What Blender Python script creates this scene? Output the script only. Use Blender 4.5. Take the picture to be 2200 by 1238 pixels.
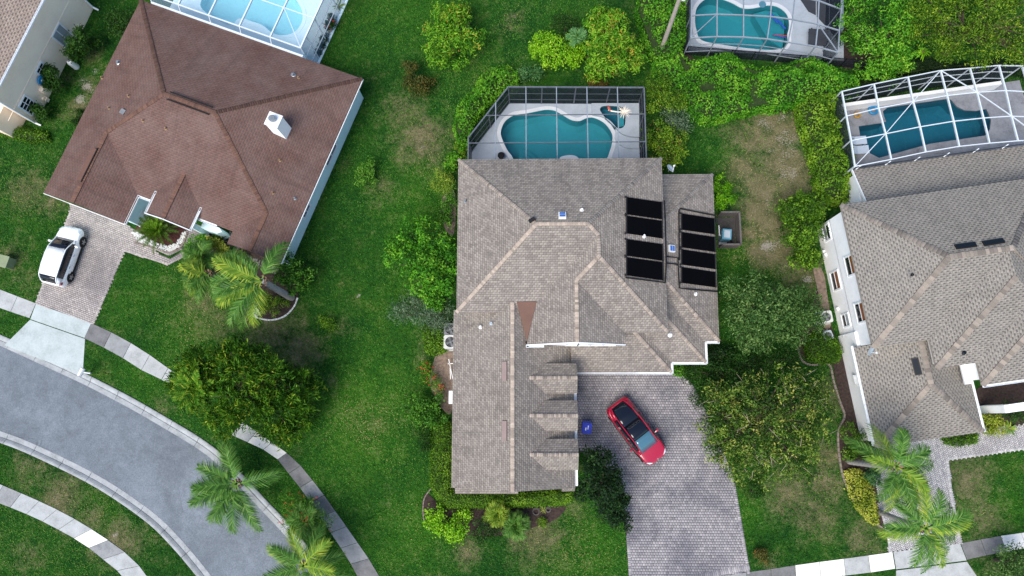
import bpy, bmesh, math, random
import numpy as np
from mathutils import Vector, Matrix

for o in list(bpy.data.objects):
    bpy.data.objects.remove(o)
SC = bpy.context.scene
COL = SC.collection
rng = np.random.default_rng(7)
random.seed(7)

# ------------------------------------------------------------------ camera
FPX, CAMH = 1600.0, 51.5            # focal length in photo pixels (2200 wide), flying height
_d = np.array([38.0, -280.0, -1600.0]); _d /= np.linalg.norm(_d)
_zc = -_d
_xc = np.array([1.0, 0, 0]) - _zc[0] * _zc; _xc /= np.linalg.norm(_xc)
_yc = np.cross(_zc, _xc)
RC = np.array([_xc, _yc, _zc])      # camera -> world
cam = bpy.data.cameras.new('camera')
cam.sensor_width = 36.0
cam.lens = 36.0 * FPX / 2200.0
cam.clip_end = 2000.0
cam_o = bpy.data.objects.new('camera', cam)
COL.objects.link(cam_o)
m4 = Matrix([list(RC[0]) + [0], list(RC[1]) + [0], list(RC[2]) + [CAMH], [0, 0, 0, 1]])
cam_o.matrix_world = m4
SC.camera = cam_o

# ------------------------------------------------------------------ light
SUN_EL, SUN_AZ = math.radians(57), math.radians(214)      # azimuth clockwise from +Y: light from the lower left
world = bpy.data.worlds.new('World'); SC.world = world
world.use_nodes = True
wn = world.node_tree.nodes; wl = world.node_tree.links
sky = wn.new('ShaderNodeTexSky'); sky.sky_type = 'NISHITA'; sky.sun_disc = False
sky.sun_elevation = SUN_EL; sky.sun_rotation = SUN_AZ
sky.air_density = 1.0; sky.dust_density = 1.2; sky.ozone_density = 1.0
bg = wn['Background']; bg.inputs['Strength'].default_value = 0.075
wl.new(sky.outputs['Color'], bg.inputs['Color'])
sun = bpy.data.lights.new('sun', 'SUN'); sun.energy = 1.5; sun.angle = math.radians(38)
sun.color = (1.0, 0.93, 0.83)
sun_o = bpy.data.objects.new('sun', sun); COL.objects.link(sun_o)
sd = Vector((math.sin(SUN_AZ) * math.cos(SUN_EL), math.cos(SUN_AZ) * math.cos(SUN_EL), math.sin(SUN_EL)))
sun_o.rotation_euler = (-sd).to_track_quat('-Z', 'Y').to_euler()
sun_o.location = (0, 0, 60)

SC.view_settings.view_transform = 'Standard'
SC.view_settings.look = 'None'
SC.view_settings.exposure = 1.50
SC.view_settings.gamma = 1.0
SC.view_settings.use_curve_mapping = False
SC.render.engine = 'CYCLES'
SC.cycles.max_bounces = 8
SC.cycles.transparent_max_bounces = 24
SC.cycles.use_denoising = True

# ------------------------------------------------------------------ helpers
def P(px, py, z=0.0):
    """ground or height point under a photo pixel"""
    w = RC @ np.array([px - 1100.0, 619.0 - py, -FPX])
    t = (z - CAMH) / w[2]
    return Vector((t * w[0], t * w[1], z))

def PP(px, py, a, b, c):
    """point of the plane a, b, c under a photo pixel"""
    w = Vector(RC @ np.array([px - 1100.0, 619.0 - py, -FPX]))
    a, b, c = Vector(a), Vector(b), Vector(c)
    n = (b - a).cross(c - a)
    o = Vector((0, 0, CAMH))
    return o + w * ((a - o).dot(n) / w.dot(n))

def G(pts, z=0.0):
    return [P(x, y, z) for x, y in pts]

def mscale(px, py, z=0.0):
    """metres per photo pixel there"""
    return (P(px + 1, py, z) - P(px, py, z)).length

ORG = {}
def _finish(o, parent, label, cat, group, kind):
    COL.objects.link(o)
    if parent is not None:
        o.parent = parent
        o.matrix_parent_inverse = Matrix.Translation(-ORG[parent.name])
    if label: o['label'] = label
    if cat: o['category'] = cat
    if group: o['group'] = group
    if kind: o['kind'] = kind
    return o

def thing(name, loc, label, cat, group=None, kind=None):
    o = bpy.data.objects.new(name, None)
    o.empty_display_size = 0.3
    o.location = Vector(loc)
    ORG[o.name] = Vector(loc)
    return _finish(o, None, label, cat, group, kind)

def obj(name, verts, faces, mat, parent=None, label=None, cat=None, group=None, kind=None,
        smooth=False, mats=None, fmat=None, uvs=None):
    me = bpy.data.meshes.new(name)
    verts = [Vector(v) for v in verts]
    org = Vector((0, 0, 0))
    if parent is None and verts:
        n = len(verts)
        org = Vector((sum(v.x for v in verts) / n, sum(v.y for v in verts) / n, min(v.z for v in verts)))
    me.from_pydata([v - org for v in verts], [], faces)
    for mm in (mats or [mat]):
        me.materials.append(mm)
    if fmat:
        me.polygons.foreach_set('material_index', fmat)
    if smooth:
        me.polygons.foreach_set('use_smooth', [True] * len(faces))
    if uvs:
        ul = me.uv_layers.new(name='UVMap')
        ul.data.foreach_set('uv', [c for uv in uvs for c in uv])
    me.update()
    o = bpy.data.objects.new(name, me)
    o.location = org
    ORG[o.name] = org
    return _finish(o, parent, label, cat, group, kind)

class MB:
    """collects boxes, bars, tubes, prisms as one mesh"""
    def __init__(self):
        self.v, self.f, self.m = [], [], []
    def add(self, vs, fs, mi=0):
        k = len(self.v)
        self.v += [Vector(v) for v in vs]
        self.f += [tuple(i + k for i in f) for f in fs]
        self.m += [mi] * len(fs)
        return self
    def box(self, c, s, rz=0.0, mi=0):
        c = Vector(c); cs, sn = math.cos(rz), math.sin(rz)
        vs = []
        for dz in (-1, 1):
            for dx, dy in ((-1, -1), (1, -1), (1, 1), (-1, 1)):
                x, y = dx * s[0] / 2, dy * s[1] / 2
                vs.append(c + Vector((x * cs - y * sn, x * sn + y * cs, dz * s[2] / 2)))
        return self.add(vs, [(3, 2, 1, 0), (4, 5, 6, 7), (0, 1, 5, 4), (1, 2, 6, 5), (2, 3, 7, 6), (3, 0, 4, 7)], mi)
    def bar(self, a, b, w, h, mi=0, up=(0, 0, 1)):
        a, b = Vector(a), Vector(b); d = (b - a).normalized(); up = Vector(up)
        s = d.cross(up)
        if s.length < 1e-4: s = d.cross(Vector((0, 1, 0)))
        s.normalize(); u = s.cross(d)
        vs = [p + s * (i * w / 2) + u * (j * h / 2) for p in (a, b) for i, j in ((-1, -1), (1, -1), (1, 1), (-1, 1))]
        return self.add(vs, [(3, 2, 1, 0), (4, 5, 6, 7), (0, 1, 5, 4), (1, 2, 6, 5), (2, 3, 7, 6), (3, 0, 4, 7)], mi)
    def tube(self, pts, r, n=8, mi=0, cap=True):
        pts = [Vector(p) for p in pts]
        rs = list(r) if hasattr(r, '__len__') else [r] * len(pts)
        vs, fs = [], []
        prev = None
        for i, p in enumerate(pts):
            t = (pts[min(i + 1, len(pts) - 1)] - pts[max(i - 1, 0)]).normalized()
            if prev is None:
                s = t.orthogonal().normalized()
            else:
                s = (prev - t * prev.dot(t)).normalized()
            prev = s
            u = t.cross(s)
            for k in range(n):
                a = 2 * math.pi * k / n
                vs.append(p + (s * math.cos(a) + u * math.sin(a)) * rs[i])
        for i in range(len(pts) - 1):
            for k in range(n):
                a, b = i * n + k, i * n + (k + 1) % n
                fs.append((a, b, b + n, a + n))
        if cap:
            fs.append(tuple(range(n - 1, -1, -1)))
            e = (len(pts) - 1) * n
            fs.append(tuple(range(e, e + n)))
        return self.add(vs, fs, mi)
    def lathe(self, c, prof, n=16, mi=0):
        """prof = [(radius, z)], axis vertical"""
        c = Vector(c); vs, fs = [], []
        for r, z in prof:
            for k in range(n):
                a = 2 * math.pi * k / n
                vs.append(c + Vector((r * math.cos(a), r * math.sin(a), z)))
        for i in range(len(prof) - 1):
            for k in range(n):
                a, b = i * n + k, i * n + (k + 1) % n
                fs.append((a, b, b + n, a + n))
        fs.append(tuple(range(n - 1, -1, -1)))
        e = (len(prof) - 1) * n
        fs.append(tuple(range(e, e + n)))
        return self.add(vs, fs, mi)
    def prism(self, poly, z0, z1, mi=0):
        n = len(poly)
        if area2([(p[0], p[1]) for p in poly]) < 0: poly = poly[::-1]
        vs = [Vector((p[0], p[1], z0)) for p in poly] + [Vector((p[0], p[1], z1)) for p in poly]
        fs = [tuple(range(n - 1, -1, -1)), tuple(range(n, 2 * n))]
        fs += [(i, (i + 1) % n, (i + 1) % n + n, i + n) for i in range(n)]
        return self.add(vs, fs, mi)
    def build(self, name, mat, parent=None, **k):
        if isinstance(mat, (list, tuple)):
            return obj(name, self.v, self.f, None, parent, mats=list(mat), fmat=self.m, **k)
        return obj(name, self.v, self.f, mat, parent, **k)

def area2(p):
    return sum(p[i][0] * p[(i + 1) % len(p)][1] - p[(i + 1) % len(p)][0] * p[i][1] for i in range(len(p))) / 2

def inside(x, y, poly):
    """vectorised point in polygon"""
    x = np.asarray(x, float); y = np.asarray(y, float)
    r = np.zeros(x.shape, bool)
    n = len(poly)
    for i in range(n):
        x1, y1 = poly[i][0], poly[i][1]; x2, y2 = poly[(i + 1) % n][0], poly[(i + 1) % n][1]
        c = ((y1 > y) != (y2 > y))
        with np.errstate(divide='ignore', invalid='ignore'):
            xi = (x2 - x1) * (y - y1) / (y2 - y1 + 1e-12) + x1
        r ^= c & (x < xi)
    return r

def edge_dist(x, y, poly, closed=True):
    x = np.asarray(x, float); y = np.asarray(y, float)
    best = np.full(x.shape, 1e9)
    n = len(poly)
    for i in range(n if closed else n - 1):
        x1, y1 = poly[i][0], poly[i][1]; x2, y2 = poly[(i + 1) % n][0], poly[(i + 1) % n][1]
        dx, dy = x2 - x1, y2 - y1
        t = np.clip(((x - x1) * dx + (y - y1) * dy) / (dx * dx + dy * dy + 1e-12), 0, 1)
        best = np.minimum(best, np.hypot(x - x1 - t * dx, y - y1 - t * dy))
    return best

def smooth_curve(pts, per=8, closed=False):
    """Catmull-Rom through points"""
    pts = [np.array(p, float) for p in pts]
    n = len(pts); out = []
    rngi = range(n) if closed else range(n - 1)
    for i in rngi:
        if closed:
            p0, p1, p2, p3 = pts[(i - 1) % n], pts[i], pts[(i + 1) % n], pts[(i + 2) % n]
        else:
            p1, p2 = pts[i], pts[i + 1]
            p0 = pts[i - 1] if i > 0 else 2 * p1 - p2
            p3 = pts[i + 2] if i + 2 < n else 2 * p2 - p1
        for k in range(per):
            t = k / per
            out.append(0.5 * (2 * p1 + (p2 - p0) * t + (2 * p0 - 5 * p1 + 4 * p2 - p3) * t * t + (3 * p1 - p0 - 3 * p2 + p3) * t ** 3))
    if not closed: out.append(pts[-1])
    return [tuple(p) for p in out]

def resample(curve, step=None, n=None):
    c = np.array([(p[0], p[1]) for p in curve], float)
    seg = np.hypot(*(c[1:] - c[:-1]).T); s = np.concatenate([[0], np.cumsum(seg)])
    if n is None: n = max(1, int(round(s[-1] / step)))
    q = np.linspace(0, s[-1], n + 1)
    return np.stack([np.interp(q, s, c[:, 0]), np.interp(q, s, c[:, 1])], 1)

def offset_curve(c, d):
    """shift an open 2-D polyline to its left by d"""
    c = np.asarray(c, float)
    t = np.gradient(c, axis=0); t /= np.linalg.norm(t, axis=1)[:, None]
    return c + np.stack([-t[:, 1], t[:, 0]], 1) * d

def sheet(name, poly, z, mat, thick=0.0, **k):
    """flat polygon; with a thickness it is a slab whose top is z"""
    if z < 0.2: EXCL.append([(p[0], p[1]) for p in poly])
    if thick:
        return MB().prism(poly, z - thick, z).build(name, mat, **k)
    if area2([(p[0], p[1]) for p in poly]) < 0: poly = poly[::-1]
    return obj(name, [(p[0], p[1], z) for p in poly], [tuple(range(len(poly)))], mat, **k)

# ------------------------------------------------------------------ materials
EXCL = []
def lin(r, g, b):
    f = lambda c: (c / 255 / 12.92) if c / 255 <= 0.04045 else ((c / 255 + 0.055) / 1.055) ** 2.4
    return (f(r), f(g), f(b), 1.0)

class NT:
    def __init__(self, name):
        self.mat = bpy.data.materials.new(name)
        self.mat.use_nodes = True
        self.t = self.mat.node_tree
        self.n = self.t.nodes
        self.b = self.n['Principled BSDF']
        self.out = self.n['Material Output']
    def new(self, kind, **kw):
        nd = self.n.new('ShaderNode' + kind)
        for k, v in kw.items():
            if hasattr(nd, k): setattr(nd, k, v)
        return nd
    def link(self, a, b): self.t.links.new(a, b)
    def val(self, sock, v):
        if hasattr(v, 'is_output'): self.link(v, sock)
        else: sock.default_value = v
    def coord(self, kind='Object'):
        return self.new('TexCoord').outputs[kind]
    def geo(self):
        return self.new('NewGeometry').outputs['Position']
    def noise(self, vec, scale, detail=3.0, rough=0.55, dist=0.0):
        nd = self.new('TexNoise')
        self.link(vec, nd.inputs['Vector'])
        nd.inputs['Scale'].default_value = scale
        nd.inputs['Detail'].default_value = detail
        nd.inputs['Roughness'].default_value = rough
        nd.inputs['Distortion'].default_value = dist
        return nd.outputs['Fac']
    def ramp(self, fac, stops, interp='LINEAR'):
        nd = self.new('ValToRGB')
        cr = nd.color_ramp; cr.interpolation = interp
        while len(cr.elements) > 1: cr.elements.remove(cr.elements[-1])
        for i, (p, c) in enumerate(stops):
            e = cr.elements[0] if i == 0 else cr.elements.new(p)
            e.position = p
            e.color = c if len(c) == 4 else (*c, 1)
        self.link(fac, nd.inputs['Fac'])
        return nd.outputs['Color']
    def mix(self, fac, a, b, mode='MIX'):
        nd = self.new('Mix', data_type='RGBA', blend_type=mode)
        self.val(nd.inputs[0], fac); self.val(nd.inputs[6], a); self.val(nd.inputs[7], b)
        return nd.outputs[2]
    def math(self, op, a, b=0.0, c=0.0):
        nd = self.new('Math', operation=op)
        self.val(nd.inputs[0], a); self.val(nd.inputs[1], b); self.val(nd.inputs[2], c)
        return nd.outputs[0]
    def mrange(self, v, a, b, c=0.0, d=1.0):
        nd = self.new('MapRange')
        self.val(nd.inputs[0], v); nd.inputs[1].default_value = a; nd.inputs[2].default_value = b
        nd.inputs[3].default_value = c; nd.inputs[4].default_value = d
        return nd.outputs[0]
    def bump(self, h, strength=0.3, dist=0.02):
        nd = self.new('Bump'); nd.inputs['Strength'].default_value = strength; nd.inputs['Distance'].default_value = dist
        self.link(h, nd.inputs['Height'])
        self.link(nd.outputs['Normal'], self.b.inputs['Normal'])
    def attr(self, name, out='Fac'):
        return self.new('Attribute', attribute_name=name).outputs[out]
    def fin(self, color, rough=0.8, metal=0.0, spec=0.3):
        self.val(self.b.inputs['Base Color'], color)
        self.val(self.b.inputs['Roughness'], rough)
        self.b.inputs['Metallic'].default_value = metal
        self.b.inputs['Specular IOR Level'].default_value = spec
        return self.mat

def plain(name, rgb, rough=0.6, var=0.12, scale=3.0, metal=0.0, spec=0.4, bump=0.0, bscale=30.0):
    t = NT(name); g = t.geo()
    c = lin(*rgb)
    n = t.noise(g, scale, 5, 0.6)
    n2 = t.noise(g, scale * 9, 3, 0.6)
    f = t.math('ADD', t.math('MULTIPLY', n, 0.65), t.math('MULTIPLY', n2, 0.35))
    dk = tuple(x * (1 - var * 2.2) for x in c[:3]) + (1,)
    lt = tuple(min(1, x * (1 + var * 1.6)) for x in c[:3]) + (1,)
    col = t.ramp(f, [(0.28, dk), (0.5, c), (0.74, lt)])
    if bump: t.bump(t.noise(g, bscale, 4), bump, 0.01)
    return t.fin(col, rough, metal, spec)

def shingle(name, c1, c2, c3, dash, dashcol, bw=0.30, rh=0.145, stain=0.35, mott=0.2, stain_col=(0.02, 0.02, 0.022, 1)):
    """asphalt shingle roof, UV in metres: u along the eave, v up the slope"""
    t = NT(name)
    uv = t.coord('UV')
    br = t.new('TexBrick'); t.link(uv, br.inputs['Vector'])
    br.offset = 0.5; br.offset_frequency = 2; br.squash = 1.0
    br.inputs['Scale'].default_value = 1.0
    br.inputs['Brick Width'].default_value = bw
    br.inputs['Row Height'].default_value = rh
    br.inputs['Mortar Size'].default_value = 0.013
    br.inputs['Mortar Smooth'].default_value = 0.3
    br.inputs['Bias'].default_value = 0.0
    br.inputs['Color1'].default_value = c1; br.inputs['Color2'].default_value = c2
    br.inputs['Mortar'].default_value = c3
    sp = t.new('SeparateXYZ'); t.link(uv, sp.inputs[0])
    row = t.math('FLOOR', t.math('DIVIDE', sp.outputs[1], rh))
    wn_ = t.new('TexWhiteNoise', noise_dimensions='1D'); t.link(row, wn_.inputs['W'])
    uu = t.math('FRACT', t.math('ADD', t.math('DIVIDE', sp.outputs[0], bw), t.math('ADD', t.math('MULTIPLY', row, 0.5), t.math('MULTIPLY', wn_.outputs[0], 0.18))))
    vv = t.math('FRACT', t.math('DIVIDE', sp.outputs[1], rh))
    d = t.math('MULTIPLY', t.math('LESS_THAN', uu, 0.42), t.math('LESS_THAN', vv, 0.55))
    col = t.mix(t.math('MULTIPLY', d, dash), br.outputs['Color'], dashcol)
    g = t.geo()
    n = t.noise(g, 0.55, 6, 0.65)
    col = t.mix(t.mrange(n, 0.3, 0.75, 0.0, mott), col, t.mix(0.5, c1, (0.75, 0.70, 0.66, 1)))
    # algae streaks that run down the slope
    mp = t.new('Mapping'); t.link(uv, mp.inputs['Vector']); mp.inputs['Scale'].default_value = (1.6, 0.22, 1)
    s = t.noise(mp.outputs[0], 1.0, 6, 0.7)
    col = t.mix(t.mrange(s, 0.5, 0.78, 0.0, stain), col, stain_col)
    fine = t.noise(g, 60, 2, 0.6)
    col = t.mix(t.mrange(fine, 0.3, 0.7, 0.0, 0.3), col, (0.4, 0.38, 0.37, 1), 'OVERLAY')
    t.bump(t.math('ADD', t.math('MULTIPLY', br.outputs['Fac'], -0.6), t.math('SUBTRACT', 1.0, vv)), 0.35, 0.012)
    return t.fin(col, 0.93, 0, 0.15)

def leafmat(name, cols, gloss=0.62, trans=0.16):
    """leaf colour by the leaf's own tint (0..1)"""
    t = NT(name)
    tint = t.attr('tint')
    stops = [(i / max(1, len(cols) - 1), lin(*c)) for i, c in enumerate(cols)]
    col = t.ramp(tint, stops)
    t.fin(col, gloss, 0, 0.16)
    tr = t.new('BsdfTranslucent'); t.link(t.mix(0.5, col, lin(110, 150, 20)), tr.inputs['Color'])
    ms = t.new('MixShader'); ms.inputs[0].default_value = trans
    t.link(t.b.outputs[0], ms.inputs[1]); t.link(tr.outputs[0], ms.inputs[2])
    t.link(ms.outputs[0], t.out.inputs['Surface'])
    return t.mat

def glassmat(name, rgb, rough=0.05, spec=0.5):
    t = NT(name)
    return t.fin(lin(*rgb), rough, 0, spec)

def screenmat(name, rgb, opac):
    """insect screen: an even fraction of the light passes the mesh"""
    t = NT(name)
    t.fin(lin(*rgb), 0.9, 0, 0.1)
    tr = t.new('BsdfTransparent')
    ms = t.new('MixShader'); ms.inputs[0].default_value = opac
    t.link(tr.outputs[0], ms.inputs[1]); t.link(t.b.outputs[0], ms.inputs[2])
    t.link(ms.outputs[0], t.out.inputs['Surface'])
    return t.mat

def watermat(name, tint, rough=0.02):
    t = NT(name)
    n = t.noise(t.geo(), 2.5, 3, 0.5)
    bp = t.new('Bump'); bp.inputs['Strength'].default_value = 0.12; bp.inputs['Distance'].default_value = 0.03
    t.link(n, bp.inputs['Height'])
    gl = t.new('BsdfGlossy'); gl.inputs['Roughness'].default_value = rough; t.link(bp.outputs[0], gl.inputs['Normal'])
    tr = t.new('BsdfTransparent'); tr.inputs['Color'].default_value = tint
    fr = t.new('Fresnel'); fr.inputs['IOR'].default_value = 1.33; t.link(bp.outputs[0], fr.inputs['Normal'])
    ms = t.new('MixShader'); t.link(fr.outputs[0], ms.inputs[0])
    t.link(tr.outputs[0], ms.inputs[1]); t.link(gl.outputs[0], ms.inputs[2])
    t.link(ms.outputs[0], t.out.inputs['Surface'])
    return t.mat

def capmat(name, cols):
    t = NT(name); g = t.geo()
    col = t.ramp(t.attr('tint'), [(i / (len(cols) - 1), lin(*c)) for i, c in enumerate(cols)])
    n = t.noise(g, 25, 4, 0.7)
    col = t.mix(0.5, col, t.ramp(n, [(0.3, (0.32, 0.32, 0.32, 1)), (0.7, (0.68, 0.68, 0.68, 1))]), 'OVERLAY')
    return t.fin(col, 0.93, 0, 0.12)

M = {}
# roofs
M['roof_grey'] = shingle('shingle_weathered_grey', lin(156, 148, 139), lin(123, 116, 110), lin(78, 74, 71), 0.35, lin(92, 87, 83), bw=0.22, rh=0.15, stain=0.36, mott=0.12)
M['roof_brown'] = shingle('shingle_red_brown', lin(110, 84, 76), lin(99, 75, 68), lin(80, 61, 57), 0.5, lin(68, 53, 52), bw=0.36, rh=0.155, stain=0.38, mott=0.14)
M['roof_tan'] = shingle('shingle_taupe', lin(148, 143, 134), lin(132, 128, 121), lin(96, 92, 88), 0.8, lin(70, 68, 68), bw=0.36, rh=0.15, stain=0.2, mott=0.12)
M['roof_cream'] = shingle('shingle_sand_grey', lin(170, 154, 142), lin(150, 135, 124), lin(112, 102, 95), 0.75, lin(80, 72, 68), bw=0.36, rh=0.15, stain=0.15, mott=0.1)
M['trim_grey'] = plain('roof_edge_grey', (150, 138, 130), 0.9, 0.15, 3.0)
M['cap_grey'] = capmat('ridge_cap_grey', [(128, 118, 109), (158, 146, 135), (178, 164, 151)])
M['cap_brown'] = capmat('ridge_cap_brown', [(88, 67, 60), (102, 78, 68), (112, 85, 74)])
M['cap_tan'] = capmat('ridge_cap_taupe', [(112, 105, 99), (132, 124, 116), (152, 142, 132)])
# walls
M['wall_aqua'] = plain('stucco_pale_aqua', (214, 240, 244), 0.85, 0.05, 0.8, bump=0.25, bscale=45)
M['wall_white'] = plain('stucco_white', (246, 247, 247), 0.85, 0.05, 0.7, bump=0.25, bscale=45)
M['wall_cream'] = plain('stucco_cream', (253, 232, 208), 0.85, 0.05, 0.7, bump=0.25, bscale=45)
M['wall_taupe'] = plain('stucco_taupe', (176, 166, 156), 0.85, 0.06, 0.8, bump=0.25, bscale=45)
M['trim_tan'] = plain('roof_edge_taupe', (150, 141, 130), 0.9, 0.12, 3.0)
M['trim'] = plain('trim_white_paint', (232, 236, 238), 0.45, 0.05, 2.0)
M['gutter_grey'] = plain('gutter_grey', (150, 152, 155), 0.5, 0.08, 2.0)
M['vent_mauve'] = plain('vent_painted_mauve', (140, 122, 118), 0.7, 0.08, 2.0)
M['glass'] = glassmat('window_glass', (22, 28, 32), 0.04, 0.6)
M['blind'] = plain('window_blind', (150, 158, 160), 0.6, 0.05, 6.0)
M['amber'] = glassmat('window_amber_film', (130, 74, 34), 0.15, 0.5)
M['brown_metal'] = plain('brown_sheet_metal', (104, 74, 62), 0.6, 0.10, 1.2)
# ground
M['concrete'] = plain('concrete_slab', (168, 171, 171), 0.9, 0.16, 1.3, bump=0.2)
M['concrete_pale'] = plain('concrete_new_white', (226, 224, 218), 0.9, 0.05, 1.5, bump=0.15)
M['concrete_dark'] = plain('concrete_stained', (112, 112, 113), 0.92, 0.22, 1.5, bump=0.2)
M['concrete_mid'] = plain('concrete_grey', (140, 142, 143), 0.92, 0.18, 1.6, bump=0.2)
M['apron'] = plain('concrete_apron', (172, 182, 182), 0.9, 0.14, 0.9, bump=0.2)
M['kerb'] = plain('kerb_concrete', (156, 160, 162), 0.9, 0.2, 1.8, bump=0.3)
M['deck'] = plain('pool_deck_coating', (176, 186, 196), 0.8, 0.09, 0.9, bump=0.15)
M['deck_dark'] = plain('pool_deck_dark_grey', (58, 62, 70), 0.75, 0.15, 1.6)
M['deck_weathered'] = plain('pool_deck_stamped_grey', (138, 140, 146), 0.8, 0.24, 1.0, bump=0.3, bscale=12)
M['deck_pale'] = plain('pool_deck_pale_blue', (206, 230, 238), 0.8, 0.05, 0.9)
M['coping'] = plain('pool_coping', (216, 220, 224), 0.7, 0.06, 2.0)
M['mulch'] = plain('bark_mulch_dark', (58, 46, 42), 0.97, 0.5, 7.0, bump=0.9, bscale=25)
M['mulch_red'] = plain('bark_mulch_red', (72, 40, 36), 0.97, 0.4, 8.0, bump=0.9, bscale=25)
M['soil'] = plain('bare_soil_leaf_litter', (124, 108, 96), 0.97, 0.35, 5.0, bump=0.8, bscale=20)
M['stone_white'] = plain('white_pebble', (206, 208, 206), 0.85, 0.2, 9.0)
M['stone_grey'] = plain('grey_pebble', (120, 116, 112), 0.9, 0.3, 9.0)
M['edging'] = plain('edging_stone', (128, 118, 108), 0.92, 0.25, 4.0, bump=0.4)
# timber, metal, plastic
M['wood_grey'] = plain('weathered_timber', (92, 87, 85), 0.85, 0.25, 6.0, bump=0.3)
M['pole_wood'] = plain('utility_pole_timber', (166, 156, 146), 0.85, 0.15, 3.0, bump=0.3)
M['bark'] = plain('tree_bark', (84, 72, 60), 0.95, 0.3, 8.0, bump=0.8)
M['palm_bark'] = plain('palm_trunk_bark', (150, 146, 142), 0.92, 0.22, 6.0, bump=0.7)
M['palm_boot'] = plain('palm_leaf_base', (138, 112, 86), 0.9, 0.3, 6.0)
M['frame_bronze'] = plain('cage_frame_bronze', (92, 98, 108), 0.5, 0.22, 5.0, spec=0.5)
M['frame_white'] = plain('cage_frame_white', (206, 216, 224), 0.45, 0.05, 3.0)
M['frame_grey'] = plain('cage_frame_grey', (132, 142, 152), 0.5, 0.14, 3.0)
M['screen_dark'] = screenmat('insect_screen_dark', (14, 16, 20), 0.11)
M['screen_wall'] = screenmat('insect_screen_charcoal', (40, 48, 58), 0.72)
M['screen_light'] = screenmat('insect_screen_silver', (150, 190, 215), 0.16)
M['screen_grey'] = screenmat('insect_screen_blue_grey', (96, 118, 140), 0.55)
M['screen_thin'] = screenmat('insect_screen_thin', (16, 18, 22), 0.12)
M['black_plastic'] = plain('black_pipe_plastic', (20, 20, 22), 0.5, 0.1, 4.0)
M['solar_black'] = plain('solar_collector_black', (5, 6, 10), 0.9, 0.12, 1.2, spec=0.06)
M['solar_blue'] = glassmat('photovoltaic_cell', (52, 98, 170), 0.2, 0.5)
M['white_plastic'] = plain('white_plastic', (226, 228, 228), 0.4, 0.05, 4.0)
M['grey_plastic'] = plain('grey_plastic', (120, 124, 128), 0.5, 0.1, 4.0)
M['teal_plastic'] = plain('teal_filter_shell', (86, 138, 158), 0.4, 0.1, 4.0)
M['blue_plastic'] = plain('recycling_blue_plastic', (22, 52, 176), 0.4, 0.08, 4.0)
M['blue_foam'] = plain('pool_noodle_blue', (24, 84, 176), 0.6, 0.06, 4.0)
M['red_foam'] = plain('pool_noodle_red', (170, 60, 52), 0.6, 0.06, 4.0)
M['ring_blue'] = plain('inflatable_ring_blue', (44, 128, 176), 0.35, 0.05, 4.0)
M['ring_orange'] = plain('inflatable_ring_orange', (176, 132, 52), 0.35, 0.05, 4.0)
M['rubber'] = plain('tyre_rubber', (20, 20, 21), 0.85, 0.1, 4.0)
M['alloy'] = plain('wheel_alloy', (170, 174, 178), 0.3, 0.05, 4.0, metal=0.7)
M['ac_shell'] = plain('condenser_shell', (196, 198, 194), 0.5, 0.08, 4.0)
M['ac_dark'] = plain('condenser_grille_dark', (42, 44, 46), 0.6, 0.15, 10.0)
M['green_box'] = plain('utility_cabinet_green', (128, 140, 108), 0.6, 0.1, 2.0)
M['dish'] = plain('dish_grey', (158, 170, 178), 0.45, 0.05, 3.0)
M['skylight'] = glassmat('skylight_glass', (14, 24, 34), 0.5, 0.2)
M['steel'] = plain('galvanised_steel', (150, 156, 160), 0.35, 0.1, 4.0, metal=0.6)
M['terracotta'] = plain('terracotta_pot', (148, 110, 84), 0.8, 0.15, 4.0)
M['lounge_white'] = plain('lounger_sling', (190, 204, 220), 0.7, 0.04, 4.0)
M['palm_dry'] = plain('dried_palm_flower', (226, 214, 194), 0.9, 0.12, 6.0)
M['palm_red'] = plain('dried_palm_sheath', (170, 72, 56), 0.8, 0.2, 6.0)
# pools
M['pool_plaster'] = plain('pool_plaster_blue', (112, 168, 178), 0.7, 0.06, 0.5)
M['pool_plaster_light'] = plain('pool_plaster_pale', (176, 222, 232), 0.7, 0.04, 0.5)
M['pool_plaster_deep'] = plain('pool_plaster_deep', (66, 118, 138), 0.7, 0.08, 0.5)
M['water'] = watermat('pool_water', (0.40, 0.82, 0.86, 1))
M['water_deep'] = watermat('pool_water_deep', (0.44, 0.82, 0.86, 1))
M['water_navy'] = watermat('pool_water_navy', (0.42, 0.82, 0.88, 1))
M['water_pale'] = watermat('pool_water_pale', (0.78, 0.94, 0.98, 1))
# ------------------------------------------------------------------ fast numpy meshes
def fastmesh(name, V, F, mat, parent=None, tint=None, smooth=False, label=None, cat=None, group=None, kind=None):
    V = np.asarray(V, np.float32); F = np.asarray(F, np.int32)
    org = Vector((0, 0, 0))
    if parent is None:
        org = Vector((float(V[:, 0].mean()), float(V[:, 1].mean()), float(V[:, 2].min())))
        V = V - np.array(org, np.float32)
    me = bpy.data.meshes.new(name)
    k = F.shape[1]
    me.vertices.add(len(V)); me.vertices.foreach_set('co', V.ravel())
    me.loops.add(F.size); me.loops.foreach_set('vertex_index', F.ravel())
    me.polygons.add(len(F))
    me.polygons.foreach_set('loop_start', np.arange(0, F.size, k, dtype=np.int32))
    me.polygons.foreach_set('loop_total', np.full(len(F), k, np.int32))
    if smooth: me.polygons.foreach_set('use_smooth', np.ones(len(F), bool))
    me.update(calc_edges=True)
    if tint is not None:
        a = me.attributes.new('tint', 'FLOAT', 'FACE')
        a.data.foreach_set('value', np.asarray(tint, np.float32))
    me.materials.append(mat)
    o = bpy.data.objects.new(name, me)
    o.location = org
    ORG[o.name] = org
    return _finish(o, parent, label, cat, group, kind)

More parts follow.
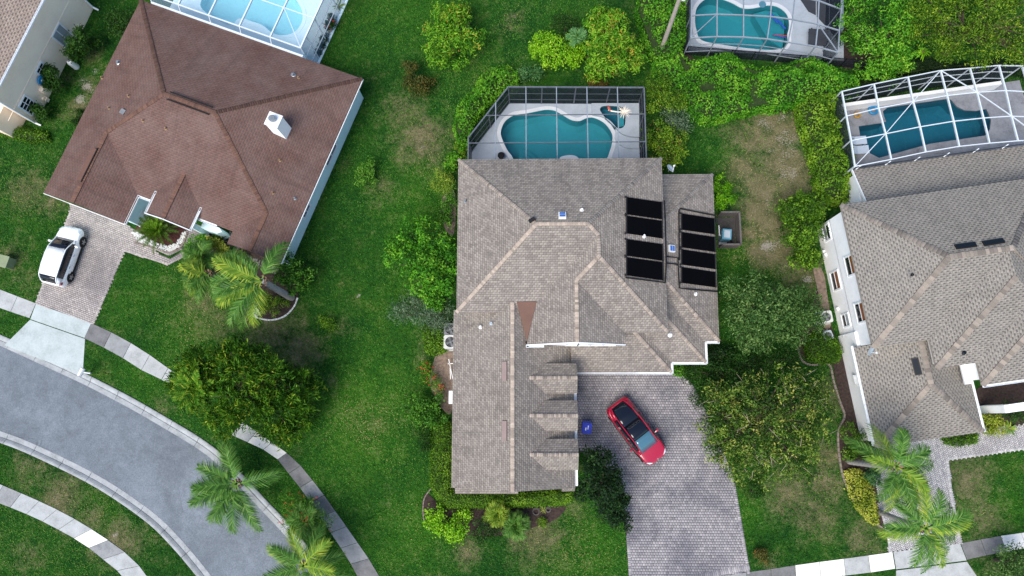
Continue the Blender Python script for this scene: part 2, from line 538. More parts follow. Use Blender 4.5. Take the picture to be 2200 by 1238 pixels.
# ------------------------------------------------------------------ road curves (photo pixels -> ground)
ROAD_Z = -0.11
def ext(pts, n0, n1):
    p = [np.array(q, float) for q in pts]
    a = p[0] + (p[0] - p[1]) / np.linalg.norm(p[0] - p[1]) * n0
    b = p[-1] + (p[-1] - p[-2]) / np.linalg.norm(p[-1] - p[-2]) * n1
    return [tuple(a)] + [tuple(q) for q in p] + [tuple(b)]
outer_px = [(-90, 705), (0, 742), (109, 792), (182, 826), (276, 875), (364, 926), (418, 959), (462, 992), (510, 1040), (556, 1090), (596, 1132), (636, 1178), (676, 1234), (712, 1300)]
inner_px = [(-90, 896), (0, 929), (47, 946), (120, 979), (196, 1017), (262, 1057), (335, 1110), (385, 1160), (422, 1203), (455, 1245), (500, 1310)]
outer = smooth_curve([tuple(P(x, y)[:2]) for x, y in outer_px], 6)
inner = smooth_curve([tuple(P(x, y)[:2]) for x, y in inner_px], 6)
outer_r = resample(ext(outer, 60, 60), step=0.6)
inner_r = resample(ext(inner, 60, 60), step=0.6)
road_poly = [tuple(p) for p in outer_r] + [tuple(p) for p in inner_r[::-1]]

# ------------------------------------------------------------------ pool outlines (photo pixels)
POOL_MAIN = [(1075, 285), (1084, 262), (1104, 248), (1130, 244), (1150, 240), (1172, 236), (1192, 238), (1210, 248), (1228, 258), (1245, 260), (1260, 254),
             (1275, 253), (1295, 262), (1308, 275), (1316, 290), (1316, 305), (1311, 325), (1300, 345), (1262, 352), (1190, 352), (1120, 352), (1104, 345), (1098, 335), (1090, 325), (1080, 305)]
SPA_MAIN = [(1288, 240), (1293, 233), (1310, 232), (1334, 234), (1342, 242), (1342, 268), (1338, 277), (1330, 280), (1320, 276), (1310, 267), (1300, 258), (1294, 250)]
POOL_LEFT = [(430, 12), (470, -35), (560, -55), (600, -32), (630, -8), (648, 18), (652, 40), (644, 60), (628, 74), (604, 78), (584, 72), (572, 62), (560, 54), (540, 48), (524, 42), (510, 44), (500, 56), (470, 46)]
POOL_TOP = [(1492, 40), (1496, 18), (1510, 2), (1530, -6), (1555, 0), (1575, 8), (1592, 17), (1608, 19), (1630, 16), (1650, 12), (1670, 15), (1688, 28), (1695, 45), (1695, 62), (1692, 75), (1692, 90), (1686, 102), (1672, 108), (1645, 109), (1600, 105), (1550, 98), (1506, 88), (1495, 66)]
POOL_RIGHT = [(1844, 272), (1893, 265), (1903, 262), (1898, 250), (1896, 240), (1906, 232), (2035, 213), (2042, 215), (2055, 230), (2072, 238), (2096, 239), (2118, 235), (2128, 258), (2126, 278), (2116, 292), (1996, 310), (1888, 340), (1852, 322)]
def pool_world(px, z=0.0):
    return [tuple(P(x, y, z)[:2]) for x, y in smooth_curve(px, 4, closed=True)]
pools = {'main': pool_world(POOL_MAIN), 'spa': pool_world(SPA_MAIN), 'left': pool_world(POOL_LEFT), 'top': pool_world(POOL_TOP),
         'right': [tuple(P(x, y)[:2]) for x, y in POOL_RIGHT]}

# ------------------------------------------------------------------ lawn
def axis(lo, hi, step, far):
    mid = np.arange(lo, hi + 1e-6, step)
    outl = lo - np.array([400, 200, 100, 50, 25, 12, 5, 2.0]); outr = hi + np.array([2.0, 5, 12, 25, 50, 100, 200, 400])
    return np.concatenate([outl, mid, outr])
gx, gy = axis(-44, 40, 0.25, 400), axis(-13, 36, 0.25, 400)
X, Y = np.meshgrid(gx, gy)
def vnoise(x, y, s, seed):
    """smooth value noise on the plane"""
    r = np.random.default_rng(seed).random((64, 64))
    u, v = x / s, y / s
    i, j = np.floor(u).astype(int), np.floor(v).astype(int)
    fu, fv = u - i, v - j
    fu = fu * fu * (3 - 2 * fu); fv = fv * fv * (3 - 2 * fv)
    g = lambda a, b: r[a % 64, b % 64]
    return (g(i, j) * (1 - fu) + g(i + 1, j) * fu) * (1 - fv) + (g(i, j + 1) * (1 - fu) + g(i + 1, j + 1) * fu) * fv
def blobs(lst):
    a = np.zeros_like(X)
    for px, py, r, s in lst:
        c = P(px, py); rm = r * mscale(px, py)
        w = 1 + 0.7 * (vnoise(X, Y, 1.1, 3) - 0.5) + 0.5 * (vnoise(X, Y, 0.45, 4) - 0.5)
        a = np.maximum(a, s * np.exp(-((X - c.x) ** 2 + (Y - c.y) ** 2) / (rm * rm) * w * 1.3))
    return a
DRY = [(870, 245, 55, .55), (905, 295, 60, .75), (880, 330, 40, .5), (822, 405, 45, .35), (840, 300, 40, .3), (590, 715, 80, .65), (645, 750, 55, .75), (440, 640, 45, .5), (470, 690, 60, .4),
       (540, 680, 60, .5), (225, 855, 30, .5), (345, 872, 30, .4), (240, 840, 30, .45), (715, 820, 20, .5), (120, 1075, 60, .7), (255, 1165, 60, .7), (200, 1120, 50, .5), (60, 1010, 60, .45), (300, 1180, 40, .35), (330, 1150, 60, .3),
       (70, 1195, 40, .3), (1008, 1185, 35, .75), (1160, 1145, 70, .6), (1120, 1160, 40, .5), (1010, 1095, 20, .5), (1240, 1100, 40, .3), (1670, 300, 60, .9), (1690, 360, 75, 1.), (1700, 430, 60, 1.), (1640, 400, 60, .85), (1650, 480, 60, .9), (1640, 540, 45, .9), (1600, 360, 50, .8), (1620, 300, 60, .8), (1700, 280, 50, 1.), (1720, 480, 40, 1.), (1630, 450, 50, .9), (1610, 500, 30, .8), (1680, 540, 50, .9), (1660, 250, 60, .9),
       (1600, 290, 60, .6), (1700, 560, 40, .6), (1740, 590, 40, .6), (1720, 610, 60, .5), (1690, 1060, 70, .6), (1770, 1040, 50, .6), (1760, 1110, 70, .45), (1860, 1165, 60, .55), (1790, 850, 50, .5), (1780, 980, 45, .6),
       (2080, 1030, 70, .65), (2110, 1110, 60, .5), (2060, 990, 40, .5), (2130, 1215, 50, .3), (60, 410, 60, .5), (110, 440, 40, .5), (25, 545, 50, .45), (60, 600, 40, .3), (150, 160, 30, .3), (200, 120, 30, .5), (195, 190, 30, .6), (170, 235, 30, .7), (140, 250, 30, .4), (1110, 35, 30, .3), (1090, 60, 25, .3),
       (1520, 1215, 40, .2), (1650, 1215, 30, .4), (760, 640, 40, .2), (910, 640, 30, .3), (745, 350, 25, .35), (730, 700, 30, .25), (915, 765, 30, .3), (800, 900, 60, .12)]
SAND = [(1665, 250, 50, .55), (1655, 270, 20, .6), (1690, 300, 50, .45), (1675, 330, 60, .4), (1700, 380, 60, .4), (1650, 440, 60, .32), (1650, 530, 26, .7), (1668, 515, 20, .55), (1500, 255, 25, .5), (1470, 250, 20, .4), (1690, 560, 50, .35),
        (192, 188, 20, .8), (175, 215, 20, .9), (180, 170, 20, .6), (205, 150, 16, .6), (1105, 32, 8, .5), (770, 635, 6, .7), (32, 600, 8, .6), (10, 675, 6, .6), (1740, 600, 20, .6), (1760, 620, 20, .6), (248, 1148, 10, .7), (905, 315, 14, .5)]
LUSH = [(930, 480, 120, .8), (880, 600, 100, .6), (780, 900, 130, .9), (880, 1130, 110, .9), (1280, 1180, 90, .8), (420, 700, 90, .7), (300, 620, 90, .6), (880, 250, 20, .4), (900, 30, 120, .5), (1150, 170, 80, .5), (1480, 400, 60, .6), (1560, 350, 60, .5), (1590, 560, 60, .4), (1600, 1100, 60, .9),
        (2170, 1100, 60, .8), (650, 900, 60, .6), (660, 1050, 60, .7), (300, 800, 60, .7)]
dry, sand, lush = blobs(DRY), blobs(SAND), blobs(LUSH)
dry = np.clip(dry + 0.20 * (vnoise(X, Y, 3.1, 11) - 0.45), 0, 1)
sand = np.clip(sand * (0.35 + 1.2 * vnoise(X, Y, 0.5, 13)), 0, 1)
inroad = inside(X, Y, road_poly)
dr = edge_dist(X, Y, [tuple(p) for p in outer_r], False); di = edge_dist(X, Y, [tuple(p) for p in inner_r], False)
drd = np.minimum(dr, di)
Z = np.where(inroad, -0.30, np.interp(drd, [0, 0.5, 0.72, 1.0], [-0.25, -0.16, -0.05, 0.0])) + 0.03 * (vnoise(X, Y, 4.0, 21) - 0.5) * (drd > 1.0)
Z = np.where(drd < 400, Z, 0.0)
ny, nx = X.shape
idx = np.arange(nx * ny).reshape(ny, nx)
F = np.stack([idx[:-1, :-1], idx[:-1, 1:], idx[1:, 1:], idx[1:, :-1]], -1).reshape(-1, 4)
cx = (X[:-1, :-1] + X[1:, 1:]).ravel() / 2; cy = (Y[:-1, :-1] + Y[1:, 1:]).ravel() / 2
keep = np.ones(len(F), bool)
for nm in pools:
    keep &= ~(inside(cx, cy, pools[nm]) | (edge_dist(cx, cy, pools[nm]) < 0.30))
F = F[keep]

def lawn_material():
    t = NT('lawn_grass')
    g = t.geo()
    dry_, sand_, lush_ = t.attr('dry'), t.attr('sand'), t.attr('lush')
    big = t.noise(g, 0.20, 6, 0.68, 0.5); mid = t.noise(g, 1.1, 6, 0.7); fine = t.noise(g, 9.0, 4, 0.75); vf = t.noise(g, 22.0, 2, 0.7); tf = t.noise(g, 4.6, 5, 0.78)
    base = t.ramp(t.math('ADD', t.math('MULTIPLY', big, 0.5), t.math('MULTIPLY', mid, 0.5)), [(0.30, lin(16, 50, 24)), (0.42, lin(26, 67, 23)), (0.52, lin(40, 82, 25)), (0.60, lin(58, 93, 31)), (0.70, lin(94, 108, 50))])
    base = t.mix(t.math('MULTIPLY', lush_, 0.75), base, t.ramp(mid, [(0.3, lin(34, 84, 18)), (0.7, lin(66, 116, 28))]))
    # blades: small light and dark tufts
    tuft = t.ramp(t.math('ADD', t.math('MULTIPLY', tf, 0.6), t.math('MULTIPLY', vf, 0.4)), [(0.36, (0.14, 0.14, 0.14, 1)), (0.5, (0.48, 0.48, 0.48, 1)), (0.62, (0.92, 0.92, 0.92, 1))])
    base = t.mix(0.9, base, tuft, 'OVERLAY')
    dcol = t.ramp(t.math('ADD', t.math('MULTIPLY', mid, 0.4), t.math('MULTIPLY', fine, 0.6)), [(0.30, lin(66, 74, 42)), (0.48, lin(110, 104, 76)), (0.62, lin(136, 124, 100)), (0.75, lin(160, 148, 128))])
    # dry patches break up at their rims
    dm = t.mrange(t.math('ADD', dry_, t.math('MULTIPLY', t.math('SUBTRACT', t.math('ADD', tf, mid), 1.0), 1.5)), 0.12, 0.80, 0.0, 0.88)
    col = t.mix(dm, base, dcol)
    sm = t.mrange(t.math('ADD', sand_, t.math('MULTIPLY', t.math('SUBTRACT', fine, 0.5), 2.0)), 0.50, 0.62, 0.0, 0.9)
    col = t.mix(t.math('MULTIPLY', sm, t.mrange(sand_, 0.02, 0.2)), col, t.ramp(vf, [(0.3, lin(126, 120, 108)), (0.7, lin(176, 170, 160))]))
    t.bump(t.math('ADD', fine, t.math('MULTIPLY', vf, 0.6)), 0.9, 0.10)
    return t.fin(col, 0.95, 0, 0.08)
M['lawn'] = lawn_material()
V = np.stack([X.ravel(), Y.ravel(), Z.ravel()], -1)
lawn = fastmesh('ground', V, F, M['lawn'], kind='structure', label='green lawn with dry brown and sandy patches between the houses')
for nm, arr in (('dry', dry), ('sand', sand), ('lush', lush)):
    a = lawn.data.attributes.new(nm, 'FLOAT', 'POINT'); a.data.foreach_set('value', arr.ravel().astype(np.float32))

# ------------------------------------------------------------------ asphalt road
def asphalt_material():
    t = NT('asphalt')
    g = t.geo()
    big = t.noise(g, 0.22, 5, 0.6, 0.6); mid = t.noise(g, 1.7, 5, 0.65); fine = t.noise(g, 11, 5, 0.85)
    c = t.ramp(t.math('ADD', t.math('MULTIPLY', big, 0.6), t.math('MULTIPLY', mid, 0.4)), [(0.34, lin(94, 101, 108)), (0.5, lin(109, 117, 125)), (0.66, lin(123, 131, 140))])
    c = t.mix(0.65, c, t.ramp(fine, [(0.28, (0.22, 0.22, 0.22, 1)), (0.5, (0.5, 0.5, 0.5, 1)), (0.72, (0.82, 0.82, 0.82, 1))]), 'OVERLAY')
    vo = t.new('TexVoronoi', feature='DISTANCE_TO_EDGE'); t.link(g, vo.inputs['Vector']); vo.inputs['Scale'].default_value = 0.12
    crack = t.math('MULTIPLY', t.math('LESS_THAN', vo.outputs[0], 0.0016), t.math('GREATER_THAN', mid, 0.5))
    c = t.mix(t.math('MULTIPLY', crack, 0.35), c, lin(50, 52, 56))
    t.bump(fine, 0.35, 0.01)
    return t.fin(c, 0.9, 0, 0.25)
M['asphalt'] = asphalt_material()
nr = 160
ro, ri = resample(outer_r, n=nr), resample(inner_r, n=nr)
V, F = [], []
for k in range(nr + 1):
    for s in np.linspace(-0.02, 1.02, 5):
        p = ro[k] * (1 - s) + ri[k] * s
        V.append((p[0], p[1], ROAD_Z + 0.10 * (1 - (2 * s - 1) ** 2) * 0.6))
for k in range(nr):
    for j in range(4):
        a = k * 5 + j
        F.append((a, a + 1, a + 6, a + 5))
obj('road', V, F, M['asphalt'], kind='structure', label='curving grey asphalt street at the lower left', smooth=True)

# mountable kerb in cast lengths: a flat gutter pan that rises to a rounded back
def kerb_strip(curve, side, name, label):
    root = thing(name, (curve[len(curve) // 2][0], curve[len(curve) // 2][1], ROAD_Z), label, 'kerb', kind='structure')
    c = resample(curve, step=0.55)
    prof = [(-0.05, ROAD_Z - 0.08), (-0.05, ROAD_Z + 0.012), (0.27, ROAD_Z + 0.004), (0.275, ROAD_Z - 0.03), (0.315, ROAD_Z - 0.03), (0.32, ROAD_Z + 0.006), (0.42, ROAD_Z + 0.075), (0.50, ROAD_Z + 0.115), (0.60, ROAD_Z + 0.122), (0.66, ROAD_Z + 0.10), (0.66, ROAD_Z - 0.08)]
    offs = [offset_curve(c, side * o) for o, z in prof]
    step, n = 4, len(c)
    k = 0
    while k + step < n:
        m = c[k + step // 2]
        px = proj(m[0], m[1], 0)
        if -160 < px[0] < 900 and 500 < px[1] < 1420:
            mb = MB()
            idxs = list(range(k, k + step + 1))
            vs, fs = [], []
            for q, i in enumerate(idxs):
                t0 = 0.014 if q == 0 else (-0.014 if q == step else 0)
                tan = c[min(i + 1, n - 1)] - c[max(i - 1, 0)]; tan = tan / np.linalg.norm(tan)
                for (o, z), oc in zip(prof, offs):
                    vs.append((oc[i][0] + tan[0] * t0, oc[i][1] + tan[1] * t0, z))
            L = len(prof)
            for q in range(step):
                for j in range(L - 1):
                    a = q * L + j
                    fs.append((a, a + 1, a + 1 + L, a + L) if side < 0 else (a, a + L, a + 1 + L, a + 1))
            fs.append(tuple(range(L))); fs.append(tuple(step * L + i for i in range(L - 1, -1, -1)))
            mb.add(vs, fs).build('kerb_length', M['kerb'], root)
        k += step
    return root
def proj(x, y, z):
    v = RC.T @ (np.array([x, y, z]) - np.array([0, 0, CAMH]))
    return 1100 + FPX * v[0] / -v[2], 619 - FPX * v[1] / -v[2]
kerb_strip(outer_r, 1, 'kerb_outer', 'grey concrete gutter kerb along the outer bend beside the driveway apron')
kerb_strip(inner_r, -1, 'kerb_inner', 'grey concrete gutter kerb along the inner bend beside the lower left verge')

# ------------------------------------------------------------------ pavements: every slab its own piece
def slabs(name, label, A, B, n, mats, root=None, z=0.035, gap=0.018, skip=()):
    a = resample(smooth_curve([tuple(P(x, y)[:2]) for x, y in A], 6), n=n)
    b = resample(smooth_curve([tuple(P(x, y)[:2]) for x, y in B], 6), n=n)
    if root is None:
        root = thing(name, (a[n // 2][0], a[n // 2][1], 0), label, 'pavement', kind='structure')
    for i in range(n):
        if i in skip: continue
        q = [a[i], a[i + 1], b[i + 1], b[i]]
        c = sum(q) / 4
        q = [c + (p - c) * (1 - gap / np.linalg.norm(p - c)) for p in q]
        dz = rng.uniform(-0.006, 0.006)
        m = mats[i % len(mats)] if isinstance(mats, (list, tuple)) else mats
        EXCL.append([tuple(p) for p in q])
        MB().prism([tuple(p) for p in q], -0.1, z + dz).build('slab', M[m], root)
    return root
C, Dk, Pl, Md = 'concrete', 'concrete_dark', 'concrete_pale', 'concrete_mid'
# lower left walk
slabs('pavement_lower_left', 'curving grey slab walk in the lower left corner with one white slab',
      [(-70, 1012), (0, 1040), (90, 1079), (156, 1112), (225, 1155), (284, 1199), (318, 1240), (350, 1290)], [(-84, 1052), (-10, 1078), (65, 1108), (110, 1130), (175, 1166), (218, 1199), (262, 1236), (300, 1290)], 12,
      [Md, C, Md, C, C, C, C, Pl, Md, C, C, Md])
# walk along the left plot, up to the driveway
w1 = slabs('pavement_left', 'grey slab walk along the front lawn of the brown roofed house',
           [(-80, 590), (0, 622), (78, 652)], [(-95, 624), (-12, 658), (64, 684)], 4, [C, Md, C, C])
slabs('', '', [(196, 694), (261, 725), (330, 768), (376, 802), (440, 850)], [(181, 727), (248, 760), (312, 800), (358, 822), (425, 872)], 6, [Dk, Md, C, C, C, C], root=w1)
slabs('pavement_lower_middle', 'dark stained slab walk curving down past the small palms',
      [(520, 905), (600, 962), (632, 985), (662, 1020), (688, 1052), (712, 1086), (740, 1125), (768, 1165), (800, 1212), (835, 1275)], [(498, 935), (582, 975), (612, 1008), (640, 1042), (664, 1075), (688, 1112), (714, 1150), (740, 1190), (764, 1230), (790, 1285)], 12,
      [C, Pl, Pl, Dk, Dk, Md, Dk, Md, Md, Md, Dk, C])
# driveway apron slabs of the left house
ap = thing('driveway_apron', P(120, 740), 'pale worn concrete apron joining the left driveway to the street', 'pavement', kind='structure')
for q in ([(78, 653), (199, 695), (184, 727), (66, 686)],):
    MB().prism(G(q), -0.1, 0.038).build('slab', M['apron'], ap)
EXCL.append([tuple(p[:2]) for p in G([(78, 652), (199, 694), (184, 727), (178, 806), (166, 802), (10, 742), (66, 686)])])
q = G([(65, 687.5), (183, 728.5), (178, 806), (166, 802), (10, 742)])
MB().prism(q, -0.12, 0.03).build('slab', M['apron'], ap)
# right walk along the lower edge
slabs('pavement_right', 'grey slab walk along the lower right edge with newly cast white slabs',
      [(1500, 1248), (1612, 1228), (1668, 1221), (1723, 1212), (1800, 1202), (1840, 1197), (1880, 1191), (1917, 1186)], [(1500, 1292), (1612, 1268), (1668, 1260), (1728, 1250), (1806, 1238), (1844, 1234), (1884, 1228), (1923, 1222)], 8,
      [Md, Md, Dk, Dk, Pl, Pl, C, Pl])
slabs('pavement_far_right', 'dark and white slab walk at the far lower right edge',
      [(2063, 1167), (2110, 1158), (2143, 1152), (2200, 1144), (2280, 1130)], [(2077, 1203), (2120, 1193), (2150, 1187), (2212, 1176), (2290, 1160)], 5, [Dk, Dk, Pl, Pl, C])
EXCL.append([tuple(p[:2]) for p in G([(1919, 1186), (2062, 1168), (2076, 1204), (2140, 1300), (1925, 1330)])])
ap2 = thing('driveway_crossing', P(1990, 1190), 'pale concrete crossing where the right driveway meets the walk', 'pavement', kind='structure')
MB().prism(G([(1919, 1186), (2062, 1168), (2076, 1204), (1925, 1223)]), -0.1, 0.038).build('slab', M['concrete'], ap2)
MB().prism(G([(1925, 1226), (2077, 1207), (2140, 1300), (1925, 1330)]), -0.1, 0.03).build('slab', M['concrete'], ap2)

# ------------------------------------------------------------------ paved drives: pavers are real blocks, joined per drive
def paver_material(name, cols, blot):
    t = NT(name)
    g = t.geo()
    col = t.ramp(t.attr('tint'), [(i / (len(cols) - 1), lin(*c)) for i, c in enumerate(cols)])
    big = t.noise(g, 0.35, 5, 0.62, 0.4); fine = t.noise(g, 30, 3, 0.7)
    col = t.mix(t.mrange(big, 0.46, 0.64, 0.0, 0.62), col, lin(*blot))
    col = t.mix(0.5, col, t.ramp(fine, [(0.3, (0.3, 0.3, 0.3, 1)), (0.7, (0.7, 0.7, 0.7, 1))]), 'OVERLAY')
    return t.fin(col, 0.88, 0, 0.25)
M['paver_main'] = paver_material('paver_grey_lilac', [(126, 123, 127), (144, 141, 144), (158, 154, 157), (174, 169, 170)], (80, 84, 96))
M['paver_left'] = paver_material('paver_sand_grey', [(146, 139, 136), (168, 161, 158), (186, 178, 173)], (116, 112, 114))
M['paver_right'] = paver_material('paver_pale_grey', [(150, 150, 154), (176, 174, 174), (200, 198, 196)], (140, 138, 140))
M['joint'] = plain('joint_sand', (62, 60, 62), 0.95, 0.2, 4.0)
M['joint_light'] = plain('joint_sand_pale', (92, 88, 86), 0.95, 0.2, 4.0)

def pavers(name, poly, ang, w, h, gap, mat, parent, z=0.05, herring=False, seed=1, border=None):
    r = np.random.default_rng(seed)
    pl = [(p[0], p[1]) for p in poly]
    cs, sn = math.cos(ang), math.sin(ang)
    q = np.array([(x * cs + y * sn, -x * sn + y * cs) for x, y in pl])
    lo, hi = q.min(0) - 1, q.max(0) + 1
    rect = []
    if not herring:
        rows = int((hi[1] - lo[1]) / h) + 1; cols = int((hi[0] - lo[0]) / w) + 2
        I, J = np.meshgrid(np.arange(cols), np.arange(rows))
        u = lo[0] + (I + 0.5 * (J % 2)) * w; v = lo[1] + J * h
        u, v = u.ravel(), v.ravel()
        su = np.full(u.shape, w); sv = np.full(u.shape, h)
    else:
        us, vs, su, sv = [], [], [], []
        a = h
        for i in range(int((hi[0] - lo[0]) / a) + 2):
            for j in range(int((hi[1] - lo[1]) / a) + 2):
                k = (i - j) % 4
                if k == 0: us.append(lo[0] + (i + 1.0) * a); vs.append(lo[1] + (j + 0.5) * a); su.append(2 * a); sv.append(a)
                elif k == 2: us.append(lo[0] + (i + 0.5) * a); vs.append(lo[1] + (j + 0.0) * a); su.append(a); sv.append(2 * a)
        u, v, su, sv = map(np.array, (us, vs, su, sv))
    x = u * cs - v * sn; y = u * sn + v * cs
    ok = inside(x, y, pl)
    if border: ok &= edge_dist(x, y, pl) > border
    u, v, su, sv = u[ok], v[ok], su[ok], sv[ok]
    n = len(u)
    su = su - gap; sv = sv - gap
    tz = z + r.uniform(-0.004, 0.004, n)
    bev = 0.012
    cor = [(-1, -1), (1, -1), (1, 1), (-1, 1)]
    V = np.zeros((n, 8, 3))
    for k, (a, b) in enumerate(cor):
        for lvl in (0, 1):
            uu = u + a * (su / 2 - (bev if lvl else 0)); vv = v + b * (sv / 2 - (bev if lvl else 0))
            V[:, k + 4 * lvl, 0] = uu * cs - vv * sn; V[:, k + 4 * lvl, 1] = uu * sn + vv * cs
            V[:, k + 4 * lvl, 2] = tz - (0 if lvl else 0.02)
    Fq = np.array([(4, 5, 6, 7), (0, 1, 5, 4), (1, 2, 6, 5), (2, 3, 7, 6), (3, 0, 4, 7)])
    F = (np.arange(n)[:, None, None] * 8 + Fq[None]).reshape(-1, 4)
    tint = np.repeat(np.clip(r.normal(0.48, 0.19, n), 0, 1), 5)
    return fastmesh(name, V.reshape(-1, 3), F, mat, parent, tint=tint, kind='stuff')

def border_course(name, line, w, l, mat, parent, z=0.052, side=1, seed=3):
    """one row of blocks along an edge"""
    c = resample(line, step=l)
    r = np.random.default_rng(seed)
    o = offset_curve(c, side * w)
    V, F, T = [], [], []
    for i in range(len(c) - 1):
        q = [c[i], c[i + 1], o[i + 1], o[i]]
        m = sum(q) / 4
        k = len(V); dz = r.uniform(-0.004, 0.004)
        for s, zz in ((0.94, z - 0.02), (0.86, z)):
            V += [tuple(m + (p - m) * s) + (zz + dz,) for p in q]
        F += [(k + 4, k + 5, k + 6, k + 7)] + [(k + j, k + (j + 1) % 4, k + 4 + (j + 1) % 4, k + 4 + j) for j in range(4)]
        T += [r.random()] * 5
    return fastmesh(name, V, F, mat, parent, tint=T, kind='stuff')

dm_px = [(1232, 790), (1443, 796), (1466, 806), (1490, 830), (1512, 872), (1535, 930), (1560, 985), (1577, 1030), (1590, 1100), (1600, 1160), (1612, 1232), (1352, 1285), (1350, 1225), (1345, 1150), (1336, 1085), (1325, 1040), (1290, 1000), (1232, 960)]
drive_main = thing('driveway', P(1420, 1000), 'wide grey paver driveway under the red car', 'driveway', kind='structure')
dm_poly = G(dm_px)
sheet('joint_bed', dm_poly, 0.028, M['joint'], 0.1, parent=drive_main)
pavers('pavers', dm_poly, 0.0, 0.178, 0.172, 0.018, M['paver_main'], drive_main, seed=5, border=0.10)
rl = [tuple(P(x, y)[:2]) for x, y in smooth_curve(dm_px[1:11], 6)]
border_course('edge_course', rl, 0.22, 0.13, M['paver_main'], drive_main, side=-1)
ll = [tuple(P(x, y)[:2]) for x, y in smooth_curve([(1345, 1150), (1350, 1225), (1352, 1285)], 6)]
border_course('edge_course', ll, 0.22, 0.13, M['paver_main'], drive_main, side=1)
border_course('edge_course', [tuple(P(x, y)[:2]) for x, y in [(1612, 1224), (1500, 1246), (1352, 1275)]], 0.4, 0.13, M['paver_main'], drive_main, side=-1, z=0.058)

dl_px = [(150, 436), (268, 480), (300, 500), (340, 545), (366, 556), (392, 540), (398, 500), (420, 480), (455, 500), (440, 520), (406, 548), (361, 570), (268, 541), (202, 697), (76, 652), (150, 455)]
drive_left = thing('driveway', P(170, 560), 'sand grey paver driveway and entry path under the white car', 'driveway', kind='structure')
dl_poly = G(dl_px)
sheet('joint_bed', dl_poly, 0.028, M['joint_light'], 0.1, parent=drive_left)
pavers('pavers', dl_poly, math.radians(-21), 0.20, 0.13, 0.014, M['paver_left'], drive_left, seed=8)
for ln, sd in (([(76, 652), (150, 455)], -1), ([(202, 697), (268, 541), (361, 570), (406, 548)], 1), ([(300, 512), (340, 533), (364, 544), (392, 530)], -1)):
    border_course('edge_course', [tuple(P(x, y)[:2]) for x, y in ln], 0.2, 0.11, M['paver_left'], drive_left, side=sd)

dr_px = [(1880, 950), (2112, 920), (2200, 912), (2290, 905), (2290, 930), (2200, 966), (2038, 989), (2046, 1060), (2058, 1120), (2066, 1168), (1909, 1187), (1905, 1150), (1888, 1090), (1884, 1050), (1872, 980)]
drive_right = thing('driveway', P(1970, 1060), 'pale herringbone paver driveway beneath the two right hand palms', 'driveway', kind='structure')
dr_poly = G(dr_px)
sheet('joint_bed', dr_poly, 0.028, M['joint'], 0.1, parent=drive_right)
pavers('pavers', dr_poly, math.radians(8 + 45), 0.2, 0.105, 0.014, M['paver_right'], drive_right, herring=True, seed=9)
for ln, sd in (([(2290, 930), (2200, 966), (2038, 989), (2046, 1060), (2058, 1120), (2066, 1168)], -1), ([(1909, 1187), (1905, 1150), (1888, 1090)], -1)):
    border_course('edge_course', [tuple(P(x, y)[:2]) for x, y in ln], 0.2, 0.11, M['paver_right'], drive_right, side=sd)
# ------------------------------------------------------------------ house tools
def frame2(o, deg):
    c, s = math.cos(math.radians(deg)), math.sin(math.radians(deg))
    def f(a, b, z=0.0):
        return Vector((o[0] + a * c - b * s, o[1] + a * s + b * c, z))
    return f

def roof_part(name, planes, mat, trim, parent, thick=0.17, label=None):
    """planes: lists of 3-D points (any winding). Shingled tops with UV in metres, painted edges."""
    V, F, fm, uv = [], [], [], []
    for pl in planes:
        pl = [Vector(p) for p in pl]
        n = Vector((0, 0, 0))
        for i in range(len(pl)):
            a, b = pl[i], pl[(i + 1) % len(pl)]
            n += Vector(((a.y - b.y) * (a.z + b.z), (a.z - b.z) * (a.x + b.x), (a.x - b.x) * (a.y + b.y)))
        if n.z < 0: pl = pl[::-1]; n = -n
        n.normalize()
        u = Vector((0, 0, 1)).cross(n)
        u = u.normalized() if u.length > 1e-4 else Vector((1, 0, 0))
        w = n.cross(u)
        k = len(V); m = len(pl)
        V += pl + [p - Vector((0, 0, thick)) for p in pl]
        F.append(tuple(range(k, k + m))); fm.append(0)
        uv += [(p.dot(u), p.dot(w)) for p in pl]
        F.append(tuple(range(k + 2 * m - 1, k + m - 1, -1))); fm.append(1); uv += [(0, 0)] * m
        for i in range(m):
            j = (i + 1) % m
            F.append((k + i, k + i + m, k + j + m, k + j)); fm.append(1); uv += [(0, 0)] * 4
    return obj(name, V, F, None, parent, mats=[mat, trim], fmat=fm, uvs=uv, label=label)

def ridge(a, b, roof, mat, w=0.23, step=0.15, z=0.02, sag=0.035, seed=0):
    """overlapping cap shingles folded over a hip or ridge"""
    a, b = Vector(a), Vector(b)
    d = b - a; L = d.length; d.normalize()
    s = d.cross(Vector((0, 0, 1))).normalized(); up = s.cross(d).normalized()
    n = max(1, int(L / step))
    r = random.Random(int(L * 1000) + seed)
    V, F, T = [], [], []
    for i in range(n):
        p = a + d * (L * i / n); q = a + d * (L * (i + 1.18) / n)
        h0, h1 = z + 0.034, z + 0.004
        jw = w * r.uniform(0.93, 1.06); tn = min(1, max(0, r.gauss(0.55, 0.28)))
        vs = []
        for pt, h in ((p, h0), (q, h1)):
            for sx, dz in ((-1, -sag), (-0.35, -0.012), (0.35, -0.012), (1, -sag)):
                vs.append(pt + s * (sx * jw / 2) + up * (h + dz))
        vs += [v - up * 0.04 for v in vs[:4]]
        k = len(V); V += [tuple(v) for v in vs]
        F += [(k, k + 1, k + 5, k + 4), (k + 1, k + 2, k + 6, k + 5), (k + 2, k + 3, k + 7, k + 6), (k + 8, k + 9, k + 1, k), (k + 9, k + 10, k + 2, k + 1), (k + 10, k + 11, k + 3, k + 2)]
        T += [tn] * 3 + [0.0] * 3
    return fastmesh('ridge_cap', V, F, mat, roof, tint=T, kind='stuff')

